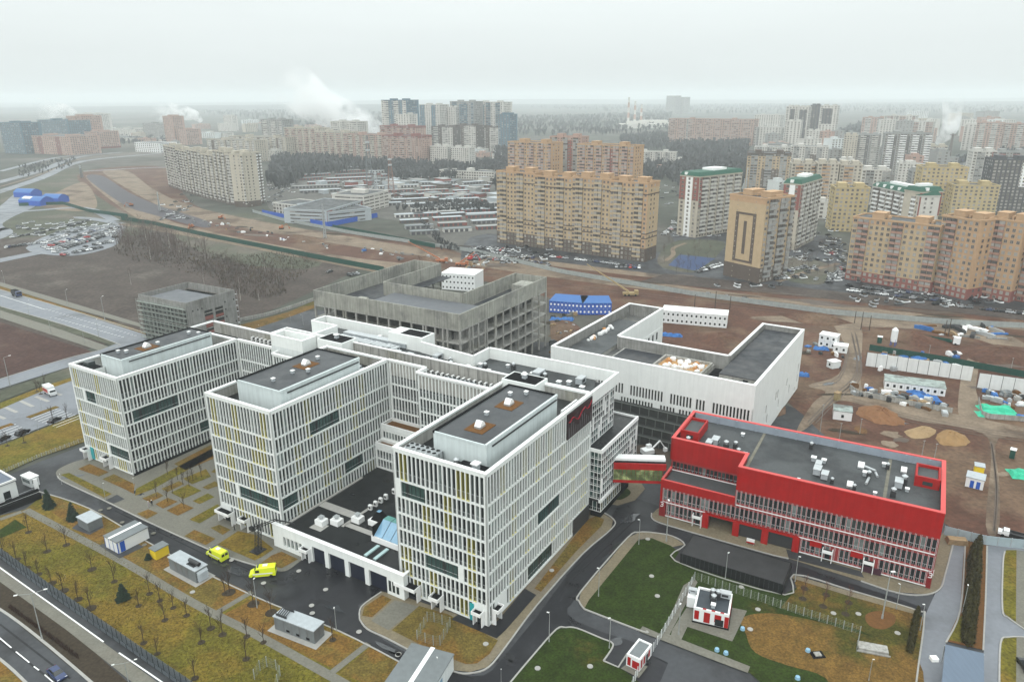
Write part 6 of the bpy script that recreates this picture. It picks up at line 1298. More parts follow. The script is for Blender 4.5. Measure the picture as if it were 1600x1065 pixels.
t = thing('open_chamber', 'square open chamber with a pale lid on the right lawn', 'chamber', G(1277, 1024), .1); b = MB(); b.box(-1.2, -.9, .2, 1.2, .9, .32, 0); b.box(-.6, -.5, .32, .6, .5, .55, 1); b.build('frame', [blackm, concrete_l], t)
t = thing('blue_carport_roof', 'flat blue-grey roof canopy over the side road at the bottom right', 'canopy', G(1478, 1090), 0)
q = [G(1477, 1007, 4), G(1537, 1021, 4), G(1538, 1120, 4), G(1466, 1120, 4)]; o_ = t.location
b = MB(); b.prism([(p[0]-o_[0], p[1]-o_[1]) for p in q], 3.9, 4.15); b.build('roof', mat('blue_grey_sheet', (.115, .15, .20), .5, .08, .4, stretch=(6, .6, 1)), t)
b = MB()
for p in q: b.tube((p[0]-o_[0], p[1]-o_[1], .1), (p[0]-o_[0], p[1]-o_[1], 3.9), .12, k=6)
b.build('column', metal, t); b = MB(); b.box(-1, 4, 4.15, .2, 5, 4.8); b.build('roof_unit', whiter, t)
P = G(1603, 1045); t = thing('parked_dark_car_roof', 'black car roof cut by the right edge', 'car', P, 1.4); inst('body', CM[('black', 'suv')], t)
# steel lattice shelves, wood pallets near side road
P = G(1494, 848); t = thing('timber_stack', 'stack of pale timber boards by the hoarding at the right end of the red building', 'timber stack', P, -.2)
for i in range(7): b = MB(); b.box(-2.2+i*.03, -1.2, .12+i*.2, 2.2-i*.05, 1.2-i*.1, .28+i*.2); b.build('board', wood, t)
flush_panes()
# ------------------------------------------------------------------ building-site things
def cabins(name, label, p0, p1, depth, h, floors, nwin, wall, roof, cat='site cabins', z=.15, wm=None):
    def parts(t, L, d, H_):
        for k in range(floors):
            for i in range(nwin):
                x = L*(i+.5)/nwin; box_part(t, 'window', x-.4, -.05, k*h+.9, x+.4, -.01, k*h+1.9, wm or gl_d)
            if k: box_part(t, 'floor_joint', 0, -.03, k*h-.05, L, -.005, k*h+.05, metal)
        for i in range(1, nwin): box_part(t, 'cabin_joint', L*i/nwin-.04, -.025, 0, L*i/nwin+.04, -.004, H_, metal)
    return shed(name, label, cat, p0, p1, depth, h*floors, wall, roof, parts, z=z)
cabins('site_cabin_block', 'two-storey blue site cabin block with a bright blue roof, left one', (858, 488), (910, 492), 14, 2.8, 2, 9, bluep, bluer, wm=whiter); cabins('site_cabin_block', 'two-storey blue site cabin block with a bright blue roof, right one', (910, 492), (955, 492), 14, 2.8, 2, 7, bluep, bluer, wm=whiter)
cabins('site_cabin_block', 'long white two-storey cabin block with round windows behind the white unfinished building', (1033, 504), (1135, 513), 9, 2.9, 2, 14, whitep, whiter)
cabins('site_cabin_block', 'white three-storey cabin block inside the court of the concrete frame', (690, 452), (742, 456), 14, 3.0, 3, 9, whitep, whiter)
cabins('site_cabin_block', 'small two-storey white cabin on the site behind the unfinished building', (1278, 541), (1305, 546), 5, 2.6, 2, 3, whitep, whiter)
cabins('water_tank_cabin', 'white one-storey cabin with a ribbed side right of the small two-storey cabin', (1301, 550), (1323, 553), 4.5, 2.8, 1, 2, whitep, whiter); cabins('site_hut', 'small pale hut by the pale track', (1291, 573), (1300, 577), 4, 2.6, 1, 1, offwhite, whiter)
cabins('long_barrack', 'white barrack with a patched grey roof on the building site', (1381, 607), (1476, 620), 7.5, 2.8, 1, 9, whitep, mat('patched_grey_roof', (.27, .31, .29), .7, .35, .8, col2=(.16, .17, .16)))
cabins('storage_shed', 'white and grey shed on the red-brown mud behind the red building', (1301, 655), (1330, 659), 5.5, 3.0, 1, 1, whitep, mat('patched_grey_roof', (.27, .31, .29)))
shed('yellow_kiosk', 'white and blue kiosk left of the small yellow box at the right', 'kiosk', (1507, 760), (1535, 767), 4, 2.8, whitep, lgreym, lambda t, L, d, h: (door(t, L*.25, .9, 2.1, bluep), door(t, L*.6, .9, 2.1, bluep)))
shed('yellow_kiosk', 'small yellow box behind the white and blue kiosk', 'kiosk', (1521, 741), (1536, 744), 2.5, 2.4, yelc, lgreym)
shed('green_toilet', 'dark green portable toilet with a white top at the right edge', 'toilet', (1576, 716), (1584, 718), 1.6, 2.6, greenf, whiter); shed('green_toilet', 'dark green portable toilet near the green fence of the site', 'toilet', (1370, 536), (1377, 537), 1.6, 2.6, greenf, whiter)
shed('brown_hut', 'tiny ochre hut where the dirt tracks meet', 'hut', (1302, 625), (1308, 627), 2, 2.6, mat('ochre_board', (.30, .24, .13), .8), wood)
for i, (p, m, lab) in enumerate((((1395, 540), bluet, 'blue silo tank by the green fence'),)):
    P = G(*p); t = thing('silo', lab, 'tank', P, 0); b = MB(); b.tube((0, 0, 2), (0, 0, 7), 1.3, k=12); b.tube((0, 0, 7), (0, 0, 8), 1.3, .3, k=12); b.build('tank', whitep, t); b = MB()
    for a in range(4): b.tube((1.2*math.cos(a*PI/2), 1.2*math.sin(a*PI/2), 0), (1.2*math.cos(a*PI/2), 1.2*math.sin(a*PI/2), 3), .12, k=4)
    b.build('frame', bluep, t)
def heap(name, label, pix, h, m, seed, cat='heap'):
    P = [G(*p) for p in pix]; cx = sum(p[0] for p in P)/len(P); cy = sum(p[1] for p in P)/len(P); rnd = random.Random(seed)
    Q = smooth([(p[0]-cx, p[1]-cy) for p in P], True, 4); b = MB(); n = len(Q); R_ = [(1, 0), (.82, .25), (.6, .55), (.35, .82), (.12, 1)]
    for (f_, z) in R_:
        for q in Q: j = 1+rnd.uniform(-.09, .09); b.v.append((q[0]*f_*j, q[1]*f_*j, h*z*(1+rnd.uniform(-.15, .15)) if f_ < 1 else 0.05))
    for k in range(4):
        for i in range(n): j = (i+1) % n; b.f.append((k*n+i, k*n+j, (k+1)*n+j, (k+1)*n+i)); b.m.append(0)
    b.f.append(tuple(4*n+i for i in range(n))); b.m.append(0)
    return b.build(name, m, loc=(cx, cy, .1), label=label, cat=cat)
heap('sand_heap', 'large orange sand heap behind the red building', ((1338, 640), (1370, 634), (1405, 650), (1412, 664), (1385, 664), (1350, 655)), 2.8, sando, 1); heap('sand_heap', 'pale yellow sand heap in the middle of three', ((1414, 675), (1440, 666), (1462, 672), (1452, 684), (1425, 684)), 1.6, sandm, 2); heap('sand_heap', 'ochre sand heap rightmost of the three behind the red building', ((1462, 682), (1480, 672), (1512, 684), (1508, 696), (1475, 696)), 2.3, mat('ochre_sand', (.26, .16, .075), .9, .12, .5), 3)
for i, (pix, h) in enumerate((([(1350, 520), (1420, 515), (1500, 530), (1480, 545), (1400, 535)], 3), ([(1500, 545), (1580, 540), (1640, 560), (1600, 570), (1520, 565)], 3), ([(1220, 490), (1290, 495), (1330, 505), (1270, 508)], 3), ([(1150, 600), (1200, 590), (1230, 640), (1200, 650)], 1.5), ([(1090, 520), (1140, 518), (1160, 535), (1110, 540)], 2), ([(620, 400), (680, 404), (690, 415), (640, 414)], 3), ([(440, 368), (500, 372), (500, 380), (450, 378)], 3), ([(860, 500), (900, 505), (905, 540), (870, 545)], 1.5))):
    heap('earth_heap', ('brown spoil heap '+['left of the tracks', 'at the right end of the corridor', 'by the long concrete fence', 'beside the white unfinished building', 'behind the white cabin block', 'near the excavators', 'far along the earthworks', 'right of the concrete frame'][i]), pix, h, mud, 20+i)
def tarp(label, px, py, w, d, m, seed, name='tarpaulin', cat='tarpaulin', h=1.2):
    rnd = random.Random(seed); P = G(px, py); b = MB(); nx, ny = 8, 5
    for j in range(ny+1):
        for i in range(nx+1):
            e = 0 if i in (0, nx) or j in (0, ny) else 1
            b.v.append((w*(i/nx-.5)+rnd.uniform(-.2, .2), d*(j/ny-.5)+rnd.uniform(-.2, .2), e*h*rnd.uniform(.5, 1.1)+.03))
    for j in range(ny):
        for i in range(nx): a = j*(nx+1)+i; b.f.append((a, a+1, a+nx+2, a+nx+1)); b.m.append(0)
    return b.build(name, m, loc=(P[0], P[1], .15), rot=-.25, label=label, cat=cat)
tarp('wide green tarpaulin spread at the right edge of the site, lower sheet', 1560, 650, 13, 5, greent, 1); tarp('green tarpaulin at the right edge, upper sheet behind the lower', 1556, 640, 11, 5, greent, 2); tarp('green tarpaulin scrap at the far right edge', 1592, 742, 5, 6, greent, 3)
tarp('blue tarpaulin over materials before the barrack', 1445, 622, 9, 4, bluet, 4); tarp('blue tarpaulin beside the white scraps', 1432, 613, 7, 3, bluet, 5); tarp('blue tarpaulin strip behind the unfinished white building', 1048, 525, 10, 3, bluet, 6); tarp('blue tarpaulin near the track by the unfinished building', 1256, 587, 4, 3, bluet, 7); tarp('blue tarpaulin by the two-storey cabin', 1283, 546, 6, 3, bluet, 8); tarp('blue tarpaulin above the white hoarding', 1440, 560, 8, 4, bluet, 9)
tarp('blue tarpaulin at the right edge next to the green one', 1597, 655, 4, 4, bluet, 10); tarp('crumpled blue tarpaulin right of the concrete frame, left one', 869, 500, 6, 4, bluet, 11); tarp('crumpled blue tarpaulin right of the concrete frame, right one', 886, 500, 6, 4, bluet, 12)
rr = random.Random(77)
GRP = (('grey crate or pallet in the store yard before the barrack', (1330, 600), (1480, 640), 70), ('stacked material right of the second white hoarding', (1535, 612), (1600, 640), 40), ('rubble block among the stores behind the white hoarding', (1370, 552), (1500, 580), 55), ('debris piece on the mud between concrete frame and unfinished building', (862, 490), (900, 560), 26), ('material piece beside the two-storey site cabin', (1262, 535), (1320, 560), 16), ('building material along the earthworks corridor', (560, 392), (760, 420), 40), ('building material at the far earthworks', (300, 345), (520, 385), 40), ('pipe or plank along the corridor at the right', (1440, 510), (1560, 530), 22))
for k, (lab, p0, p1, n) in enumerate(GRP):
    for i in range(n):
        px = rr.uniform(p0[0], p1[0]); f_ = (px-p0[0])/(p1[0]-p0[0]); py = rr.uniform(p0[1], p1[1]) if k not in (5, 6) else p0[1]+(p1[1]-p0[1])*f_+rr.uniform(-6, 6)
        if k == 0: py = 604+(px-1330)*.22+rr.uniform(-3, 12)
        P = G(px, py); m = rr.choice((greym, kerbm, whiter, darkm, wood, bluet, concrete, metal, darkm, brownb)); sx, sy, sz = rr.uniform(.4, 1.8), rr.uniform(.3, 1.0), rr.uniform(.3, 1.5)
        if k == 7: sx = 4
        b = MB(); b.box(-sx, -sy, 0, sx, sy, sz); b.box(-sx*.8, -sy*.7, sz, sx*.5, sy*.9, sz*1.25)
        b.build('material_stack', m, loc=(P[0], P[1], .15), rot=rr.uniform(0, 3), label=lab, cat='building material', group='loose pieces, '+lab)
def crane(label, px, py, tx, ty, tz_px, m):
    P = G(px, py); t = thing('mobile_crane', label, 'crane', (*P[:2], .15), 0); b = MB(); b.box(-4, -1.4, .6, 4, 1.4, 1.8, 0); b.box(2, -1.3, 1.8, 4, 1.3, 2.9, 0); b.build('carrier', m, t)
    for x in (-3, -1, 2.5):
        for s in (-1, 1): b = MB(); b.tube((x, s*1.1, .55), (x, s*1.5, .55), .55, k=8); b.build('wheel', tyre, t)
    b = MB(); b.tube((-1, 0, 2.2), (tx, ty, tz_px), .55, .25, k=4); b.build('boom', m, t)
crane('mobile crane with its orange boom raised near the concrete fence, left one', 690, 410, -22, 8, 12, orange); crane('orange crane in the earthworks right of the first one', 722, 415, 8, 3, 8, orange); crane('crane with a yellowish boom behind the blue cabins', 985, 462, -22, 14, 14, mat('ochre_machine', (.32, .24, .12), .5))
def excav(label, px, py, m):
    P = G(px, py); t = thing('excavator', label, 'excavator', (*P[:2], .15), px); b = MB(); b.box(-1.8, -1.4, 0, 1.8, -.8, .9); b.box(-1.8, .8, 0, 1.8, 1.4, .9); b.build('track', tyre, t); b = MB(); b.box(-1.8, -1.3, .9, 1.4, 1.3, 2.2); b.box(0, .2, 2.2, 1.4, 1.3, 3.1); b.build('body', m, t); b = MB(); b.tube((1.2, 0, 1.8), (4, 0, 4), .25, k=4); b.tube((4, 0, 4), (6, 0, 1.2), .2, k=4); b.box(5.6, -.5, .2, 6.5, .5, 1.3); b.build('arm', m, t)
excav('orange excavator at the left of the earthworks corridor', 345, 342, orange); excav('orange excavator farther along the corridor', 440, 358, orange); excav('red excavator near the crane', 735, 407, redp); excav('orange excavator at the far earthworks by the road', 205, 322, orange); excav('white excavator in the pit by the footbridge', 1012, 712, whitep); excav('orange excavator near the green fence in the middle', 300, 356, orange)
t = thing('long_truck', 'long dark trailer truck with a white cab among the earth heaps', 'truck', (*G(1470, 535)[:2], .15), hdg((1440, 530), (1500, 540))); b = MB(); b.box(-9, -1.3, 1, 4, 1.3, 1.5); b.box(-9, -1.3, 1.5, 3.5, -1.1, 2.4); b.build('trailer', greenf, t); b = MB(); b.box(4.5, -1.3, .6, 7, 1.3, 3.4); b.build('cab', whitep, t)
b = MB()
for x in (-7, -5.6, 1, 5.5):
    for s in (-1, 1): b.tube((x, s*1.0, .5), (x, s*1.35, .5), .5, k=8)
b.build('wheel', tyre, t)
for i, (px, py, top) in enumerate(((1345, 515, 487), (1358, 516, 493), (1475, 527, 500), (1481, 528, 497), (1335, 505, 486), (1085, 480, 460), (1117, 482, 455), (1140, 485, 462))):
    P = G(px, py); h = HT(px, py, top); t = thing('timber_post', 'tall bare utility post on the building-site corridor', 'post', (*P[:2], 0), 0, 'utility posts on the site'); b = MB(); b.tube((0, 0, 0), (0, 0, h), .22, .15, k=6); b.build('post', barkm, t)
for i, (px, py, top) in enumerate(((1281, 675, 633), (1311, 688, 662), (1343, 678, 655), (1440, 713, 689), (1459, 720, 694), (1450, 560, 540), (1580, 575, 560))):
    P = G(px, py); h = HT(px, py, top); b = MB(); b.tube((0, 0, 0), (0, 0, h), .09, .06, k=5); b.box(-.3, -.1, h, .3, .1, h+.1); b.build('site_post', pole, loc=(P[0], P[1], .1), label='thin grey post standing in the mud behind the red building', cat='post', group='thin posts on the mud')
# ------------------------------------------------------------------ apartment blocks and the city behind
def xf(b, dx, dy, th):
    c, n = math.cos(th), math.sin(th); b.v = [(dx+x*c-y*n, dy+x*n+y*c, z) for x, y, z in b.v]; return b
def section(root, dx, dy, th, L, depth, h, wall, fh=2.9, bay=2.9, base=None, nbase=0, top=None, accents=(), balc=0, bm=None, side=True, seed=1, win=(1.3, 1.35), roof=None, plants=2, lines=(), lshare=.15, z0=0, rside=None, nowall=False):
    rnd = random.Random(seed); nf = max(2, round(h/fh)); fh = h/nf; nb = max(2, round(L/bay)); bw = L/nb
    def put(b, name, m, **k): xf(b, dx, dy, th); return b.build(name, m, root, **k)
    if not nowall: b = MB(); b.box(0, 0, z0, L, depth, h); put(b, 'wall', wall)
    if rside:
        c_, n_ = math.cos(th), math.sin(th); section(root, dx+L*c_, dy+L*n_, th+PI/2, depth, L, h, wall, seed=seed+50, nowall=True, side=False, plants=0, **rside); side = False
    if nbase and not nowall: b = MB(); b.box(-.12, -.12, z0, L+.12, depth+.12, nbase*fh); put(b, 'base_course', base)
    if top and not nowall: b = MB(); b.box(-.1, -.1, h-fh*.9, L+.1, depth+.1, h-.02); put(b, 'attic_storey', top)
    for (u0, u1, v0, v1, m) in accents: b = MB(); b.box(u0*L, -.16, v0*h, u1*L, .2, v1*h); put(b, 'accent_panel', m)
    for z in (() if nowall else lines): b = MB(); b.box(-.22, -.22, z*h, L+.22, depth+.2, z*h+.7); put(b, 'dark_band', brickb)
    if not nowall: b = MB(); b.box(-.3, -.3, h, L+.3, .3, h+.9, 0); b.box(-.3, depth-.3, h, L+.3, depth+.3, h+.9, 0); b.box(-.3, .3, h, .3, depth-.3, h+.9, 0); b.box(L-.3, .3, h, L+.3, depth-.3, h+.9, 0); b.box(.3, .3, h, L-.3, depth-.3, h+.12, 1); put(b, 'roof', [top or wall, roof or roofl])
    for i in range(plants):
        x = L*(i+.5)/plants; w = min(3.2, L/plants*.3); b = MB(); b.box(x-w, depth*.3, h+.12, x+w, depth*.75, h+3.1); b.box(x-w-.2, depth*.3-.2, h+3.1, x+w+.2, depth*.75+.2, h+3.3); b.box(x+w+1, depth*.4, h+.12, x+w+2.0, depth*.6, h+1.6); put(b, 'lift_house', top or wall)
    wd = MB(); bl = MB(); whf = mat('window_frame_pale', (.40, .35, .29), .6)
    def wnd(x, z, w, hh, sd):
        k = 1 if rnd.random() < lshare else 0
        if sd == 0: wd.box(x-w/2-.12, -.20, z-.12, x+w/2+.12, -.17, z+hh+.12, 2); wd.box(x-w/2, -.23, z, x-.06, -.21, z+hh, k); wd.box(x+.06, -.23, z, x+w/2, -.21, z+hh, k)
        elif sd == 1: wd.box(L+.15, x-w/2, z, L+.19, x+w/2, z+hh, k)
        else: wd.box(-.19, x-w/2, z, -.15, x+w/2, z+hh, k)
    cols = set()
    if balc:
        for i in range(nb):
            if (i % balc) in (1, 2) and nb > 3: cols.add(i)
    for j in range(nf):
        z = z0+j*(h-z0)/nf+fh*.3
        for i in range(nb):
            x = (i+.5)*bw
            if i in cols:
                if j > 0: bl.box(x-bw/2+.05, -1.0, z-fh*.3, x+bw/2-.05, -.24, z+fh*.12, 0); wd.box(x-bw*.42, -.98, z+fh*.14, x+bw*.42, -.26, z+fh*.62, 0 if rnd.random() < .45 else 1)
                else: wnd(x, z, win[0], win[1], 0)
            else: wnd(x, z, win[0]*(1.25 if (i*3) % 7 == 0 else .95), win[1], 0)
        if side:
            for q in range(1, max(2, int(depth/4.5))):
                y = q*4.5
                if y < depth-1: wnd(y, z, win[0], win[1], 1); wnd(y, z, win[0], win[1], 2)
    put(wd, 'window', [wing_d, wing_l, whf], kind='stuff')
    if bl.v: put(bl, 'balcony', [bm or creamw], kind='stuff')
def rdepth(A, B, th, px):
    """depth at which the right end wall's far corner is seen at column px"""
    lo, hi = 1.0, 90.0
    for _ in range(40):
        m = (lo+hi)/2; X, Y = B[0]-math.sin(th)*m, B[1]+math.cos(th)*m
        u = 800+F*X/(Y*math.cos(PIT)+CAMH*math.sin(PIT)*.75)
        lo, hi = (m, hi) if u < px else (lo, m)
    return (lo+hi)/2
def apt(label, secs, name='apartment_block', cat='apartment block'):
    """secs: list of (pL, pR, ytop or ('h', metres), depth, dict)"""
    p0 = G(*secs[0][0]); root = thing(name, label, cat, (p0[0], p0[1], 0))
    for i, (a, c, top, depth, k) in enumerate(secs):
        A, B = G(*a), G(*c); th = math.atan2(B[1]-A[1], B[0]-A[0]); L = math.dist(A[:2], B[:2]); h = top[1] if isinstance(top, tuple) else HT(a[0], a[1], top)
        if depth < 0: depth = rdepth(A, B, th, -depth)
        section(root, A[0]-p0[0], A[1]-p0[1], th, L, depth, h, seed=i+int(a[0]), **k)
    return root
def lerp(a, b, t): return (a[0]+(b[0]-a[0])*t, a[1]+(b[1]-a[1])*t)
# long beige block
k1 = dict(wall=beige, base=brickb, nbase=3, top=orangeb, balc=5, bm=mat('beige_balcony', (.46, .36, .24), .8, .1), lines=(.30, .36, .86), lshare=.25, plants=2)
a, c = (777, 379), (1007, 410); ss = []
for i in range(4):
    kk = dict(k1); 
    if i == 3: kk['accents'] = ((.88, 1.0, .18, 1.0, orangeb),)
    ss.append((lerp(a, c, i/4), lerp(a, c, (i+1)/4-.001), ('h', 49.5-(i % 2)*.8+(.6 if i == 0 else 0)), 16, kk))
apt('long seventeen-storey beige block with brown lower floors beyond the earthworks', ss)
# orange towers behind it
for (lab, p, q, yt, d, kk) in (('orange tower block left of the trio behind the long beige block', (794, 312), (860, 318), 222, 22, dict(wall=orangeb, balc=4, bm=pinkb, lshare=.3)), ('set-back orange and grey tower in the middle of the trio behind the beige block', (858, 305), (906, 308), 214, 20, dict(wall=pinkb, balc=4, bm=greyb, accents=((.55, .72, 0, .95, brickr),), lshare=.2)), ('orange tower block right of the trio behind the long beige block', (900, 322), (986, 330), 226, 20, dict(wall=orangeb, balc=3, bm=pinkb, accents=((.56, .68, 0, .95, brickr),), lshare=.3))):
    apt(lab, [(p, q, yt, d, kk)])
# orange block bottom right
k4 = dict(wall=orangeb, base=brickr, nbase=2, balc=6, bm=mat('brick_balcony', (.37, .22, .17), .8, .1), lshare=.5, plants=2, win=(1.4, 1.5))
apt('huge orange block with dark red lower floors at the right edge', [((1320, 436), (1452, 458), 340, 18, dict(k4, wall=beige, top=orangeb)), ((1452, 455), (1508, 469), 338, 18, dict(k4)), ((1520, 462), (1576, 473), 342, 18, dict(k4)), ((1576, 468), (1660, 484), 326, 18, dict(k4))])
# beige tower with rectangular brown ornament
kk = dict(wall=beige, base=brickb, nbase=3, bay=4, side=True, plants=1, top=orangeb, win=(.01, .01), lshare=0)
A, B = G(1130, 430), G(1184, 443)
t = apt('beige tower with a tall brown rectangular ornament on its blank end wall', [((1130, 430), (1184, 443), 305, 24, dict(wall=beige, base=brickb, nbase=3, top=orangeb, bay=60, win=(.3, .3), side=False, accents=((.22, .30, .22, .82, brickb), (.70, .78, .22, .82, brickb), (.30, .70, .22, .245, brickb), (.30, .70, .795, .82, brickb), (.46, .54, .32, .72, brickb)), plants=2, rside=dict(balc=3, bm=greyb, lshare=.5, bay=3)))])
# green roofed red and cream blocks
def greenroof(lab, secs):
    t = apt(lab, secs); o = t.location
    for (a, c, top, depth, k) in secs:
        A, B = G(*a), G(*c); th = math.atan2(B[1]-A[1], B[0]-A[0]); L = math.dist(A[:2], B[:2]); h = top[1] if isinstance(top, tuple) else HT(a[0], a[1], top)
        b = MB(); x = .0; n = len(b.v)
        b.v += [(-.5, -.5, h+.9), (L+.5, -.5, h+.9), (L+.5, depth+.5, h+.9), (-.5, depth+.5, h+.9), (1.2, 1.5, h+3.6), (L-1.2, 1.5, h+3.6), (L-1.2, depth-1.5, h+3.6), (1.2, depth-1.5, h+3.6)]
        for q in ((0, 1, 5, 4), (1, 2, 6, 5), (2, 3, 7, 6), (3, 0, 4, 7), (4, 5, 6, 7)): b.f.append(tuple(n+i for i in q)); b.m.append(0)
        for i in range(int(L/9)): b.box(4+i*9, -.2, h+1, 6.2+i*9, 3, h+3.2, 1)
        b.box(L*.2, depth*.4, h+3.6, L*.8, depth*.7, h+5.2, 1)
        xf(b, A[0]-o[0], A[1]-o[1], th); b.build('green_roof', [greenr, whiter], t)
    return t
def grk(): return dict(wall=creamb, accents=((0, .30, .62, 1, brickr), (.70, 1, .62, 1, brickr), (.34, .66, 0, 1, whiter)), bay=6, win=(1.6, 1.5), side=False, lshare=.3, plants=0, rside=dict(balc=3, bm=creamw, bay=3.2, lshare=.3, accents=((.02, .10, .5, 1, brickr),)))
greenroof('cream and red block with a dark green roof, leftmost of the three', [((1057, 367), (1086, 372), 275, 52, grk())])
greenroof('cream and red block with a dark green roof behind the beige tower', [((1214, 388), (1240, 391), 288, 46, grk())])
greenroof('white and red block with stepped green roofs behind the orange block', [((1352, 372), (1422, 396), 292, 14, dict(wall=creamw, balc=3, bm=whiter, lshare=.4, plants=0, accents=((.12, .2, 0, 1, brickb), (.45, .55, 0, 1, brickb)))), ((1422.4, 396), (1456, 394), 302, 14, dict(grk(), rside=None))])
# cream slab cluster left
kc = dict(wall=creamb, balc=4, bm=creamw, base=brickb, nbase=2, lshare=.2, plants=2)
pts_ = [(264, 291), (283, 298), (302, 304), (322, 310), (342, 315), (360, 320), (388, 324)]
ss = []
for i in range(6): ss.append((pts_[i], (pts_[i+1][0]-.4, pts_[i+1][1]), ('h', 47-(i % 2)*2+(3 if i > 3 else 0)), 15, dict(kc, accents=((.02, .22, .05, .97, brickb),))))
ss.append(((388.3, 324), (414, 317), ('h', 49), 14, dict(wall=creamb, balc=3, bm=whiter, base=brickb, nbase=2, accents=((.15, .35, .05, .97, brickb), (.75, .95, .05, .97, brickb)), bay=3, lshare=.4, plants=1)))
apt('stepped cream and brown slab block at the left, beside the earthworks', ss)
